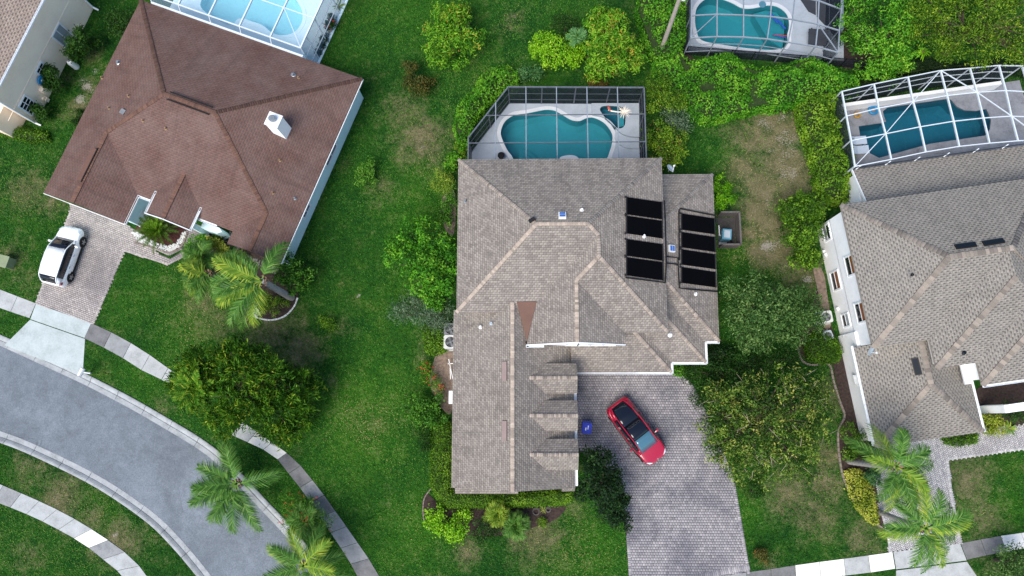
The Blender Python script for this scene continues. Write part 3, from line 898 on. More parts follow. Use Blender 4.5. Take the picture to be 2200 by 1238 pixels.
def walls(poly, z0, z1, mat, parent, name='wall', label=None):
    return MB().prism(poly, z0, z1).build(name, mat, parent, label=label)

def gutter(pts, mat, parent, w=0.13, h=0.12, name='gutter'):
    mb = MB()
    for a, b in zip(pts[:-1], pts[1:]):
        a, b = Vector(a), Vector(b)
        d = (b - a).normalized(); s = d.cross(Vector((0, 0, 1)))
        mb.bar(a + s * (-w / 2), b + s * (-w / 2), 0.02, h); mb.bar(a + s * (w / 2), b + s * (w / 2), 0.02, h)
        mb.bar(a - Vector((0, 0, h / 2)), b - Vector((0, 0, h / 2)), w, 0.015)
        n = max(1, int((b - a).length / 1.2))
        for i in range(n + 1):
            p = a + (b - a) * (i / n)
            mb.bar(p + s * (-w / 2) + Vector((0, 0, h / 2 - 0.01)), p + s * (w / 2) + Vector((0, 0, h / 2 - 0.01)), 0.03, 0.015)
    return mb.build(name, mat, parent)

def window(parent, cen, along, out, w, h, cols=2, rows=1, paint='trim', panes=None, frame=0.10, up=(0, 0, 1)):
    """window set in a wall: frame part with panes and glazing bars as sub-parts"""
    cen, along, out, up = Vector(cen), Vector(along).normalized(), Vector(out).normalized(), Vector(up).normalized()
    def slab(mb, x0, x1, y0, y1, d0, d1):
        vs = [cen + along * x + up * y + out * d for d in (d0, d1) for x, y in ((x0, y0), (x1, y0), (x1, y1), (x0, y1))]
        mb.add(vs, [(3, 2, 1, 0), (4, 5, 6, 7), (0, 1, 5, 4), (1, 2, 6, 5), (2, 3, 7, 6), (3, 0, 4, 7)])
    mb = MB(); W, H = w / 2, h / 2
    slab(mb, -W - frame, W + frame, H, H + frame, 0, 0.07); slab(mb, -W - frame, W + frame, -H - frame, -H, 0, 0.09)
    slab(mb, -W - frame, -W, -H, H, 0, 0.07); slab(mb, W, W + frame, -H, H, 0, 0.07)
    f = mb.build('window', M[paint], parent)
    panes = panes or ['glass'] * (cols * rows)
    cw, rh = w / cols, h / rows
    for i in range(cols):
        for j in range(rows):
            m2 = MB(); slab(m2, -W + i * cw + 0.02, -W + (i + 1) * cw - 0.02, -H + j * rh + 0.02, -H + (j + 1) * rh - 0.02, 0.008, 0.02)
            m2.build('pane', M[panes[(i * rows + j) % len(panes)]], f)
    m3 = MB()
    for i in range(1, cols): slab(m3, -W + i * cw - 0.025, -W + i * cw + 0.025, -H, H, 0.004, 0.045)
    for j in range(1, rows): slab(m3, -W, W, -H + j * rh - 0.025, -H + j * rh + 0.025, 0.003, 0.043)
    if cols > 1 or rows > 1: m3.build('glazing_bar', M[paint], f)
    return f

def pipe_vent(p, parent, mat='grey_plastic', r=0.06, h=0.3):
    mb = MB(); mb.lathe(Vector(p) - Vector((0, 0, 0.1)), [(r * 2.6, 0), (r * 2.2, 0.12), (r * 1.1, 0.16), (r, 0.18), (r, 0.1 + h), (r * 0.7, 0.1 + h)], 10)
    return mb.build('vent_pipe', M[mat], parent)

# ================================================================== main house
hm = thing('house', (2, 8, 0), 'two storey house with weathered grey shingle roof, three garage dormers and black solar panels', 'house')
Ze, Zl = 5.0, 2.7
PK = 0.5
RZ = Ze + 5.05 * PK; R2 = Ze + 4.40 * PK; R3 = Ze + 3.05 * PK
U = dict(NW=(-4.6, 16.7, Ze), NE=(8.65, 16.7, Ze), SE=(8.65, 5.3, Ze), SW=(-4.6, 6.6, Ze), W=(0.45, 11.65, RZ), E=(3.6, 11.65, RZ),
         K1=(4.25, 11.0, R2), K2=(4.25, 9.7, R2), K3=(2.9, 8.35, R3), GF=(2.9, 4.55, R3), VB=(-0.15, 6.6, Ze), GW=(-0.15, 4.55, Ze), GE=(5.95, 4.55, Ze), VE=(5.95, 5.3, Ze))
rg = M['roof_grey']
roof1 = roof_part('roof', [
    [U['NW'], U['NE'], U['E'], U['W']], [U['SW'], U['NW'], U['W']], [U['SW'], U['VB'], U['K1'], U['E'], U['W']],
    [U['SE'], U['NE'], U['E'], U['K1'], U['K2']], [U['GW'], U['GF'], U['K3'], U['K2'], U['K1'], U['VB']],
    [U['SE'], U['K2'], U['K3'], U['VE']], [U['GE'], U['VE'], U['K3'], U['GF']]], rg, M['trim_grey'], hm, label='hipped upper roof of weathered grey shingles with a front gable')
for a, b in (('NW', 'W'), ('NE', 'E'), ('SW', 'W'), ('W', 'E'), ('E', 'K1'), ('K1', 'K2'), ('SE', 'K2'), ('K3', 'K2'), ('GF', 'K3')):
    ridge(U[a], U[b], roof1, M['cap_grey'])
# upper walls
up_poly = [(-4.2, 7.0), (-0.0, 7.0), (0.25, 7.0), (0.25, 4.64), (5.55, 4.64), (5.55, 5.7), (8.25, 5.7), (8.25, 16.3), (-4.2, 16.3)]
walls(up_poly, 2.2, Ze - 0.05, M['wall_white'], hm)
MB().add([(0.25, 4.64, Ze - 0.06), (5.55, 4.64, Ze - 0.06), (2.9, 4.64, R3 - 0.25), (0.25, 4.85, Ze - 0.06), (5.55, 4.85, Ze - 0.06), (2.9, 4.85, R3 - 0.25)],
         [(0, 1, 2), (5, 4, 3), (0, 2, 5, 3), (1, 4, 5, 2)]).build('gable_wall', M['wall_white'], hm)
for x in (2.7, 3.45, 4.3, 5.1):
    window(hm, (x, 4.637, 4.45), (1, 0, 0), (0, -1, 0), 0.62, 1.0, 1, 1)
for e_ in ('GW', 'GE'):
    MB().bar(Vector(U[e_]) + Vector((0, -0.04, -0.06)), Vector(U['GF']) + Vector((0, -0.04, -0.06)), 0.06, 0.2).build('barge_board', M['trim'], hm)
gutter([(-0.2, 4.45, Ze - 0.16), (0.9, 4.45, Ze - 0.16)], M['trim'], hm)
# lower walls
walls([(-4.2, 6.5), (-4.2, 16.3), (12.1, 16.0), (12.1, 5.3), (11.1, 5.3), (11.1, 4.0), (8.9, 4.0), (8.9, 3.6), (2.7, 3.6), (2.7, 6.5)], 0, 2.62, M['wall_taupe'], hm)
walls([(-4.6, -3.95), (2.6, -3.95), (2.6, 6.6), (-4.6, 6.6)], 0, 2.62, M['wall_taupe'], hm)
# garage wing
GZ, GX, GP = 5.35, -1.05, 0.65
gW = lambda x: GZ - abs(x - GX) * GP
roof2 = roof_part('roof', [
    [(-5.0, -4.35, gW(-5.0)), (GX, -4.35, GZ), (GX, 7.3, GZ), (-1.57, 7.05, gW(-1.57)), (-5.0, 7.05, gW(-5.0))],
    [(GX, 7.3, GZ), (-0.1, 7.3, gW(-0.1)), (-0.1, 5.0, gW(-0.1)), (2.88, 5.0, gW(2.88)), (2.88, -4.35, gW(2.88)), (GX, -4.35, GZ)]], rg, M['trim_grey'], hm, label='long gabled garage roof')
ridge((GX, -4.35, GZ), (GX, 7.15, GZ), roof2, M['cap_grey'], w=0.24)
MB().add([(-4.55, -3.95, 2.6), (2.5, -3.95, 2.6), (GX, -3.95, GZ - 0.2), (-4.55, -3.8, 2.6), (2.5, -3.8, 2.6), (GX, -3.8, GZ - 0.2)],
         [(0, 1, 2), (5, 4, 3), (0, 2, 5, 3), (1, 4, 5, 2)]).build('gable_wall', M['wall_taupe'], hm)
roof_part('roof', [[(-4.75, -4.30, 3.02), (-0.75, -4.30, 3.02), (-0.75, -4.72, 2.78), (-4.75, -4.72, 2.78)]], rg, M['trim_grey'], hm, label='narrow pent roof under the garage gable')
roof_part('roof', [[(2.0, -4.32, 3.1), (2.85, -4.32, 2.72), (2.85, -4.55, 2.6), (2.0, -4.55, 2.98)]], rg, M['trim_grey'], hm, thick=0.08, label='short return at the garage corner')
# dormers
for px_y in (812, 893, 977):
    yc = P(1190, px_y, 4.5).y
    dz, de, hw = 4.66, 4.02, 0.95
    xt = GX + (GZ - dz) / GP; xe = GX + (GZ - de) / GP; xf = 3.0
    dr_ = roof_part('dormer', [[(xt - 0.05, yc, dz), (xf, yc, dz), (xf, yc - hw, de), (xe, yc - hw, de)], [(xt - 0.05, yc, dz), (xf, yc, dz), (xf, yc + hw, de), (xe, yc + hw, de)]], rg, M['trim_grey'], hm, thick=0.1)
    ridge((xf, yc, dz), (xt, yc, dz), dr_, M['cap_grey'], w=0.22, step=0.13)
    MB().add([(2.78, yc - 0.85, 2.85), (2.78, yc + 0.85, 2.85), (2.78, yc + 0.85, de - 0.05), (2.78, yc, dz - 0.15), (2.78, yc - 0.85, de - 0.05),
              (xe - 0.2, yc - 0.85, 2.95), (xe - 0.2, yc + 0.85, 2.95), (xe - 0.2, yc + 0.85, de - 0.05), (xe - 0.2, yc, dz - 0.15), (xe - 0.2, yc - 0.85, de - 0.05)],
             [(0, 1, 2, 3, 4), (9, 8, 7, 6, 5), (0, 4, 9, 5), (1, 6, 7, 2)]).build('dormer_wall', M['wall_white'], dr_)
    gutter([(2.96, yc + hw - 0.02, 2.8), (2.96, yc + hw + 0.55, 2.8)], M['trim'], hm)
gutter([(2.96, -4.2, 2.78), (2.96, -3.1, 2.78)], M['trim'], hm)
# entry roof and stepped east wing
roof3 = roof_part('roof', [
    [(2.7, 2.95, Zl), (9.2, 2.95, Zl), (6.4, 5.75, 4.1), (2.7, 5.75, 4.1)],
    [(9.2, 2.95, Zl), (9.2, 3.6, Zl), (7.05, 5.75, 3.775), (6.4, 5.75, 4.1)],
    [(11.45, 3.6, Zl), (8.6, 6.45, 4.125), (8.25, 6.45, 4.125), (8.25, 5.75, 3.775), (7.05, 5.75, 3.775), (9.2, 3.6, Zl)],
    [(11.45, 4.95, Zl), (11.45, 3.6, Zl), (8.6, 6.45, 4.12), (8.6, 7.8, 4.12)],
    [(12.4, 4.95, Zl), (8.6, 8.75, 4.6), (8.6, 7.8, 4.12), (11.45, 4.95, Zl)],
    [(12.4, 4.95, Zl), (12.5, 16.35, Zl), (8.6, 12.45, 4.62), (8.6, 8.75, 4.6)],
    [(12.5, 16.35, Zl), (8.6, 16.35, Zl), (8.6, 12.45, 4.62)]], rg, M['trim_grey'], hm, label='single storey wing roof along the right side')
for a, b in (((9.2, 2.95, Zl), (6.7, 5.45, 3.95)), ((11.45, 3.6, Zl), (8.6, 6.45, 4.12)), ((12.4, 4.95, Zl), (8.6, 8.75, 4.6)), ((12.5, 16.35, Zl), (8.6, 12.45, 4.62))):
    ridge(a, b, roof3, M['cap_grey'])
gutter([(3.0, 2.92, 2.64), (9.27, 2.88, 2.64), (9.27, 3.52, 2.64), (11.52, 3.52, 2.64), (11.52, 4.88, 2.64), (12.4, 4.88, 2.64)], M['trim'], hm)
# brown metal cricket between garage roof and front gable
MB().add([(-0.78, 7.2, 5.33), (0.46, 7.2, 5.37), (-0.16, 4.75, 5.06), (-0.78, 7.2, 5.25), (0.46, 7.2, 5.25), (-0.16, 4.75, 4.98)],
         [(0, 2, 1), (3, 4, 5), (0, 3, 5, 2), (1, 2, 5, 4), (0, 1, 4, 3)]).build('roof_flashing', M['brown_metal'], hm)
MB().bar((-0.2, 4.72, 5.0), (-0.12, 4.45, 4.8), 0.1, 0.1).build('rain_head', M['black_plastic'], hm)
# ridge vents, attic vents and pipes
EPL = (U['SE'], U['NE'], U['E']); NPL = (U['NW'], U['NE'], U['E']); WPL = (U['SW'], U['NW'], U['W'])
GWPL = ((-5, -4.35, gW(-5)), (GX, -4.35, GZ), (GX, 7, GZ)); WING = ((12.4, 4.95, Zl), (12.5, 16.35, Zl), (8.6, 12.45, 4.62))
for py in (798, 926):
    p = PP(1084, py, *GWPL)
    MB().bar(p + Vector((0, -0.6, 0.05)), p + Vector((0, 0.6, 0.05)), 0.34, 0.10, up=(-GP, 0, 1)).build('slant_vent', M['vent_mauve'], hm)
def solar_vent(p, n, parent):
    f = thing_part = MB().bar(p, p + Vector(n) * 0.16, 0.46, 0.46).build('solar_vent', M['white_plastic'], parent)
    c = p + Vector(n) * 0.185
    MB().bar(c, c + Vector(n) * 0.015, 0.34, 0.34).build('cell', M['solar_blue'], f)
    MB().bar(c, c + Vector(n) * 0.02, 0.34, 0.012).build('cell_strip', M['white_plastic'], f)
solar_vent(PP(1208, 465, *NPL), Vector((0, 0.447, 0.894)), hm)
solar_vent(PP(1441, 535, *WING), Vector((0.447, 0, 0.894)), hm)
for (px_, py_, pl, mt) in ((1250, 452, NPL, 'white_plastic'), (1000, 433, WPL, 'grey_plastic'), (1033, 703, GWPL, 'white_plastic'), (1056, 695, GWPL, 'dish'), (1383, 508, EPL, 'white_plastic'),
                           (1440, 720, WING, 'white_plastic'), (1494, 632, WING, 'white_plastic')):
    pipe_vent(PP(px_, py_, *pl), hm, mt)
p = PP(1143, 474, *NPL)
MB().bar(p + Vector((-0.18, -0.1, 0.1)), p + Vector((0.18, 0.12, 0.1)), 0.22, 0.16).build('hip_vent', M['black_plastic'], hm)
MB().box((-5.12, 1.35, 2.3), (0.30, 0.84, 0.5)).build('electric_panel', M['white_plastic'], hm)
window(hm, (-4.6, 5.0, 1.3), (0, 1, 0), (-1, 0, 0), 1.0, 1.2, 2, 1)

# solar pool heating panels: each a thing of its own, lying on the roof
def solar_panel(cs, plane, n, label, grp):
    q = [PP(x, y, *plane) + Vector(n) * 0.06 for x, y in cs]
    root = thing('solar_panel', sum(q, Vector()) / 4, label, 'solar panel', grp)
    lo = [v - Vector(n) * 0.03 for v in q]
    MB().add(q + lo, [(0, 1, 2, 3), (7, 6, 5, 4), (0, 4, 5, 1), (1, 5, 6, 2), (2, 6, 7, 3), (3, 7, 4, 0)]).build('absorber_mat', M['solar_black'], root)
    mb = MB(); mb.tube([q[0] + (q[3] - q[0]) * -0.02, q[3] + (q[3] - q[0]) * 0.02], 0.045, 8); mb.build('header_pipe', M['black_plastic'], root)
    mb = MB(); mb.tube([q[1] + (q[2] - q[1]) * -0.02, q[2] + (q[2] - q[1]) * 0.02], 0.045, 8); mb.build('header_pipe', M['black_plastic'], root)
    mb = MB()
    for s in np.linspace(0.06, 0.94, 14):
        mb.bar(q[0].lerp(q[3], s) + Vector(n) * 0.006, q[1].lerp(q[2], s) + Vector(n) * 0.006, 0.02, 0.012, up=n)
    mb.build('riser_tubes', M['solar_black'], root)
    for c in (0.04, 0.5, 0.96):
        a = q[0].lerp(q[3], c)
    for k in (0, 3):
        MB().box(q[k] + Vector((-0.08, 0, 0.02)), (0.1, 0.1, 0.1)).build('clamp', M['black_plastic'], root)
    return root
NE_ = Vector((0.447, 0, 0.894))
ord_ = ['topmost', 'second from the top', 'third from the top', 'lowest']
ys1 = [(424, 461), (464, 502), (514, 550), (553, 592)]
for i, (a, b) in enumerate(ys1):
    dx = i * 0.6
    solar_panel([(1345 , a), (1421 + dx, a + 11), (1422 + dx, b + 11), (1345, b)], EPL, NE_, 'black pool heating panel on the upper roof slope, %s of its column' % ord_[i], 'black pool heating panels')
ys2 = [(459, 494), (499, 532), (536, 569), (574, 608)]
for i, (a, b) in enumerate(ys2):
    dx = i * 0.6
    solar_panel([(1463, a), (1534 + dx, a + 11), (1535 + dx, b + 10), (1463, b)], WING, NE_, 'black pool heating panel on the low wing roof, %s of its column' % ord_[i], 'black pool heating panels')
def roofpipe(pts, pl, label):
    q = [PP(x, y, *pl) + Vector((0.03, 0, 0.07)) for x, y in pts]
    mb = MB(); mb.tube(q, 0.05, 6)
    return mb.build('supply_pipe', M['black_plastic'], label=label, cat='pipe', group='black pool heating pipes')
roofpipe([(1426, 432), (1428, 470), (1430, 560), (1428, 608), (1390, 603), (1343, 597)], EPL, 'black pipe round the lower end of the upper solar panels')
roofpipe([(1458, 560), (1457, 455), (1460, 449), (1536, 464), (1538, 480)], WING, 'black pipe looping over the top of the lower solar panels')
roofpipe([(1432, 552), (1455, 555), (1458, 620), (1480, 622), (1540, 627)], WING, 'black pipe running under the lower solar panels')
roofpipe([(1432, 566), (1450, 568), (1456, 572)], WING, 'short black pipe linking the two solar panel columns')

# ================================================================== brown roofed house on the left
OL = P(302, 0, 2.7)
L = frame2(OL, -21)
hl = thing('house', L(8.7, -7, 0), 'single storey pale aqua house with a broad red brown shingle roof', 'house')
rb = M['roof_brown']
z0 = 2.7
kS = 2.9 / 6.65
lz = 5.6
g3 = z0 + 3.15 * kS
LP = dict(NW=L(0, 0, z0), NE=L(17.5, 0, z0), SE=L(17.5, -14.2, z0), SWg=L(0, -15.45, z0), RW=L(6.65, -6.65, lz), RE=L(10.4, -6.65, lz), GF=L(3.15, -15.45, g3), GT=L(3.15, -10.15, g3),
          GE=L(6.3, -15.45, z0), GV=L(6.3, -13.3, z0), WF=L(15.5, -14.2, 3.52), WT=L(15.5, -11.42, 3.52), WV=L(13.5, -13.3, z0), WW=L(13.5, -14.2, z0))
roofL = roof_part('roof', [
    [LP['NW'], LP['NE'], LP['RE'], LP['RW']], [LP['NW'], LP['RW'], LP['GT'], LP['GF'], LP['SWg']],
    [LP['GT'], LP['RW'], LP['RE'], LP['WT'], LP['WV'], LP['GV']], [LP['NE'], LP['SE'], LP['WF'], LP['WT'], LP['RE']],
    [LP['GT'], LP['GF'], LP['GE'], LP['GV']], [LP['WT'], LP['WF'], LP['WW'], LP['WV']]], rb, M['brown_metal'], hl, label='broad hipped roof of red brown shingles')
for a, b in (('NW', 'RW'), ('NE', 'RE'), ('RW', 'RE'), ('GT', 'RW'), ('GF', 'GT'), ('WT', 'RE'), ('WF', 'WT')):
    ridge(LP[a], LP[b], roofL, M['cap_brown'], w=0.28)
ze = 3.0; zr = 3.75
eb = -13.3 + (ze - z0) / kS; rbk = -13.3 + (zr - z0) / kS
roofE = roof_part('roof', [[L(7.55, -14.25, ze), L(9.2, -14.25, zr), L(9.2, rbk, zr), L(7.55, eb, ze)], [L(10.85, -14.25, ze), L(9.2, -14.25, zr), L(9.2, rbk, zr), L(10.85, eb, ze)]], rb, M['brown_metal'], hl, label='small gabled entry roof')
ridge(L(9.2, -14.25, zr), L(9.2, rbk, zr), roofE, M['cap_brown'], w=0.28)
walls([L(0.4, -0.4), L(17.12, -0.4), L(17.12, -13.85), L(13.9, -13.85), L(13.9, -12.8), L(5.95, -12.8), L(5.95, -15.1), L(0.4, -15.1)], 0, 2.62, M['wall_aqua'], hl)
for a0, b0, a1, b1 in ((7.7, -14.05, 8.0, -13.7), (10.4, -14.05, 10.72, -13.7)):
    walls([L(a0, b0), L(a1, b0), L(a1, b1), L(a0, b1)], 0, 2.9, M['wall_aqua'], hl, 'entry_column')
walls([L(10.75, -13.75), L(12.0, -13.75), L(12.3, -13.5), L(12.0, -13.3), L(10.75, -13.3)], 0, 1.6, M['wall_aqua'], hl, 'porch_wall')
MB().bar(L(5.9, -15.15, 0.16), L(5.98, -12.85, 0.16), 0.14, 0.25).build('plinth', M['trim'], hl)
MB().box(L(5.97, -14.2, 0.7), (0.05, 0.34, 0.6), math.radians(-21)).build('access_hatch', M['trim'], hl)
gutter([L(5.45, -13.36, 2.66), L(7.6, -13.36, 2.66)], M['trim'], hl)
gutter([L(6.34, -15.45, 2.66), L(6.34, -13.3, 2.66)], M['trim'], hl)
gutter([L(7.5, -14.3, 2.96), L(7.5, -12.65, 2.96)], M['trim'], hl)
gutter([L(10.92, -14.3, 2.96), L(10.92, -12.6, 2.96)], M['trim'], hl)
gutter([L(10.95, -13.36, 2.66), L(12.3, -13.36, 2.66)], M['trim'], hl)
MB().bar(L(7.5, -14.3, 3.0), L(9.2, -14.3, 3.72), 0.06, 0.14).build('barge_board', M['trim'], hl)
MB().bar(L(10.9, -14.3, 3.0), L(9.2, -14.3, 3.72), 0.06, 0.14).build('barge_board', M['trim'], hl)
MB().bar(L(17.55, 0.0, 2.62), L(17.55, -14.2, 2.62), 0.04, 0.14).build('fascia', M['trim'], hl)
MB().bar(L(0.0, -15.5, 2.62), L(6.3, -15.5, 2.62), 0.04, 0.10).build('fascia', M['trim'], hl)
ue = (L(1, 0) - L(0, 0)); ve = (L(0, 1) - L(0, 0))
for b_ in (-5.6, -10.0):
    window(hl, L(17.123, b_, 1.75), ve, ue, 1.6 if b_ > -9 else 0.9, 1.1, 2, 1, frame=0.16)
# chimney with steel flue cap
EL = (LP['NE'], LP['SE'], LP['RE']); WL = (LP['NW'], LP['RW'], LP['SWg']); NL = (LP['NW'], LP['NE'], LP['RW']); SL = (LP['RW'], LP['RE'], LP['GV'])
cb = PP(607, 281, *EL)
c0 = Vector((cb.x, cb.y, 0)); r21 = math.radians(-21)
ch = MB().box(c0 + Vector((0, 0, 4.3)), (0.85, 0.85, 3.0), r21).build('chimney', M['wall_white'], hl)
mb = MB(); mb.lathe(c0 + Vector((0, 0, 5.8)), [(0.16, 0), (0.16, 0.18), (0.23, 0.19), (0.23, 0.36), (0.20, 0.40)], 14); mb.build('flue_cap', M['steel'], ch)
MB().box(c0 + Vector((0, 0, 5.8)), (0.95, 0.95, 0.05), r21).build('chimney_cap', M['trim'], ch)
# ridge vents
for a, b in ((L(7.0, -6.38, 5.62), L(10.1, -6.38, 5.62)), (L(7.0, -6.92, 5.62), L(10.1, -6.92, 5.62))):
    MB().bar(a, b, 0.06, 0.10).build('ridge_vent', M['black_plastic'], hl)
MB().bar(L(2.95, -11.5, g3 + 0.04), L(2.95, -13.9, g3 + 0.04), 0.30, 0.10).build('ridge_vent', M['brown_metal'], hl)
MB().bar(L(3.15, -11.4, g3 + 0.09), L(3.15, -13.95, g3 + 0.09), 0.05, 0.06).build('ridge_vent', M['black_plastic'], hl)
for px_, py_, pl in ((255, 135, WL), (277, 207, WL), (235, 233, WL), (220, 168, WL), (308, 260, SL), (357, 277, SL), (630, 162, NL), (642, 168, NL), (602, 345, EL), (587, 415, EL), (634, 427, EL)):
    pipe_vent(PP(px_, py_, *pl), hl, 'steel' if px_ in (255, 630, 634) else 'palm_boot', r=0.085 if px_ in (255, 630) else 0.05, h=0.22)
p = PP(265, 241, *WL)
MB().box(p + Vector((0, 0, 0.06)), (0.34, 0.34, 0.14), math.radians(-30)).build('box_vent', M['grey_plastic'], hl)

# ================================================================== right house
OR = P(1806, 440, 5)
Rr = frame2(OR, 8)
hr = thing('house', Rr(6, -6, 0), 'two storey white house with taupe shingle hip roofs at the right edge', 'house')
rt = M['roof_tan']
q5 = 5.0; zt = q5 + 4.63 * 0.5
E_ = 17.0
RP = dict(NW=Rr(0, 0, q5), NE=Rr(13.1, 0, q5), SE=Rr(13.1, -9.26, q5), SW=Rr(0, -9.26, q5), RW=Rr(4.63, -4.63, zt), RE=Rr(8.47, -4.63, zt),
          AV=Rr(3.55, -9.26, q5), AW=Rr(3.55, -11.05, q5), AT=Rr(8.2, -6.4, zt), AT0=Rr(8.2, -4.63, zt), BV=Rr(6.05, -11.05, q5), BW=Rr(6.05, -12.45, q5), BT=Rr(10.7, -7.8, zt), BT0=Rr(10.7, -6.4, zt),
          BE=Rr(E_, -12.45, q5), BTE=Rr(E_, -7.8, zt))
roofR = roof_part('roof', [[RP['NW'], RP['NE'], RP['RE'], RP['RW']], [RP['NW'], RP['RW'], RP['SW']], [RP['SW'], RP['RW'], RP['RE'], RP['AV']],
                           [RP['NE'], RP['SE'], RP['RE']],
                           [RP['AV'], RP['AW'], RP['AT'], RP['AT0']], [RP['AW'], RP['BV'], Rr(9.44, -7.64, 6.7), RP['AT']],
                           [RP['AT0'], RP['AT'], Rr(12.85, -11.05, q5), Rr(12.85, -4.63, q5)],
                           [RP['BV'], RP['BW'], RP['BT'], RP['BT0']], [RP['BW'], RP['BE'], RP['BTE'], RP['BT']]], rt, M['trim_tan'], hr, label='upper hip roofs of taupe shingles stepping down to the right')
for a, b in (('NW', 'RW'), ('SW', 'RW'), ('RW', 'RE'), ('NE', 'RE'), ('AW', 'AT'), ('BW', 'BT')):
    ridge(RP[a], RP[b], roofR, M['cap_tan'], w=0.34, step=0.24)
walls([Rr(0.3, -0.3), Rr(12.8, -0.3), Rr(12.8, -8.5), Rr(E_ - 0.4, -12.1), Rr(6.35, -12.1), Rr(6.35, -10.75), Rr(3.85, -10.75), Rr(3.85, -8.96), Rr(0.3, -8.96)], 2.2, q5 - 0.05, M['wall_white'], hr)
walls([Rr(0.3, -8.0), Rr(0.3, -0.3), Rr(12.8, -0.3), Rr(12.8, -8.0)], 0, 2.3, M['wall_white'], hr)
walls([Rr(0.15, -8.0), Rr(6.5, -8.0), Rr(6.5, -15.1), Rr(0.15, -15.1)], 0, 2.6, M['wall_white'], hr)
lz0 = 2.7; lap = lz0 + 3.45 * 0.5
RQ = dict(NW=Rr(-0.15, -9.0, lz0), SW=Rr(-0.15, -15.4, lz0), SE=Rr(6.75, -15.4, lz0), NE=Rr(6.75, -9.0, lz0), A=Rr(3.3, -11.95, lap), T=Rr(3.3, -9.0, lap))
roofG = roof_part('roof', [[RQ['NW'], RQ['SW'], RQ['A'], RQ['T']], [RQ['SW'], RQ['SE'], RQ['A']], [RQ['SE'], RQ['NE'], RQ['T'], RQ['A']]], rt, M['trim_tan'], hr, label='lower hipped garage roof of taupe shingles')
for a, b in (('SW', 'A'), ('SE', 'A'), ('A', 'T')): ridge(RQ[a], RQ[b], roofG, M['cap_tan'], w=0.34, step=0.24)
roofN = roof_part('roof', [[Rr(2.4, 2.8, lz0), Rr(E_, 2.8, lz0), Rr(E_, -0.2, 3.75), Rr(2.4, -0.2, 3.75)]], rt, M['trim_tan'], hr, label='low rear porch roof of dark taupe shingles')
walls([Rr(2.5, -0.3), Rr(2.8, -0.3), Rr(2.8, 2.5), Rr(2.5, 2.5)], 0, 2.62, M['wall_white'], hr, 'porch_wall')
MB().bar(Rr(2.36, -0.2, 3.66), Rr(2.36, 2.8, 2.62), 0.05, 0.2).build('barge_board', M['trim'], hr)
gutter([Rr(-0.24, -8.9, 2.64), Rr(-0.24, -15.3, 2.64)], M['trim'], hr)
gutter([Rr(6.83, -15.4, 2.64), Rr(6.83, -12.0, 2.64)], M['trim'], hr)
gutter([Rr(6.1, -12.52, 4.94), Rr(E_, -12.52, 4.94)], M['trim'], hr)
MB().bar(Rr(6.05, -12.3, 3.6), Rr(6.05, -10.9, 3.6), 0.5, 0.16).build('wall_ledge', M['trim'], hr)
# porch beam right of the garage
MB().bar(Rr(8.4, -14.2, 2.6), Rr(E_, -14.2, 2.6), 0.5, 0.35).build('porch_beam', M['wall_white'], hr)
walls([Rr(8.4, -14.45), Rr(8.9, -14.45), Rr(8.9, -13.95), Rr(8.4, -13.95)], 0, 2.45, M['wall_white'], hr, 'porch_column')
wa = (Rr(0, 1) - Rr(0, 0)); wo = (Rr(-1, 0) - Rr(0, 0))
WR = (Rr(0.3, 0, 0), Rr(0.3, -5, 0), Rr(0.3, -5, 3))
def wallwin(px_, py_, w, h, panes, cols=2, rows=1):
    window(hr, PP(px_, py_, *WR) + wo * 0.003, wa, wo, w, h, cols, rows, panes=panes)
wallwin(1777, 500, 0.95, 0.95, ['blind', 'glass'], 1, 2)
wallwin(1796, 603, 1.15, 1.15, ['glass', 'amber'], 1, 2)
wallwin(1818, 688, 0.75, 1.0, ['glass', 'blind'], 1, 2)
wallwin(1828, 570, 1.15, 1.25, ['glass', 'amber'], 1, 2)
wallwin(1850, 671, 1.15, 1.25, ['glass', 'amber'], 1, 2)
for px_, py_ in ((1771, 541), (1775, 548), (1789, 670), (1801, 664), (1815, 722)):
    MB().box(PP(px_, py_, *WR) + wo * 0.08, (0.16, 0.2, 0.24), math.radians(8)).build('meter_box', M['white_plastic'], hr)
MB().bar(PP(1843, 826, Rr(0.15, 0, 0), Rr(0.15, -5, 0), Rr(0.15, -5, 3)) + wo * 0.1, PP(1838, 806, Rr(0.15, 0, 0), Rr(0.15, -5, 0), Rr(0.15, -5, 3)) + wo * 0.1, 0.25, 0.25).build('electric_panel', M['white_plastic'], hr)
# skylights
NRP = (RP['NW'], RP['NE'], RP['RW']); LRP = (RQ['NW'], RQ['SW'], RQ['A']); SRP = (RP['SW'], RP['RW'], RP['AV'])
def skylight(px0, px1, pl, w):
    a, b = PP(*px0, *pl), PP(*px1, *pl)
    n = (Vector(pl[1]) - Vector(pl[0])).cross(Vector(pl[2]) - Vector(pl[0])).normalized()
    if n.z < 0: n = -n
    f = MB().bar(a + n * 0.05, b + n * 0.05, w, 0.1, up=n).build('skylight', M['black_plastic'], hr)
    d = (b - a).normalized() * 0.05
    MB().bar(a + d + n * 0.105, b - d + n * 0.105, w - 0.1, 0.012, up=n).build('pane', M['skylight'], f)
skylight((2052, 532), (2096, 526), NRP, 0.34); skylight((2112, 525), (2156, 518), NRP, 0.34)
skylight((1965, 770), (1974, 806), LRP, 0.42)
pipe_vent(PP(1961, 590, *SRP), hr, 'black_plastic', r=0.04, h=0.1)
pipe_vent(PP(2071, 757, RP['AW'], RP['BV'], RP['AT']), hr, 'skylight', r=0.07, h=0.12)

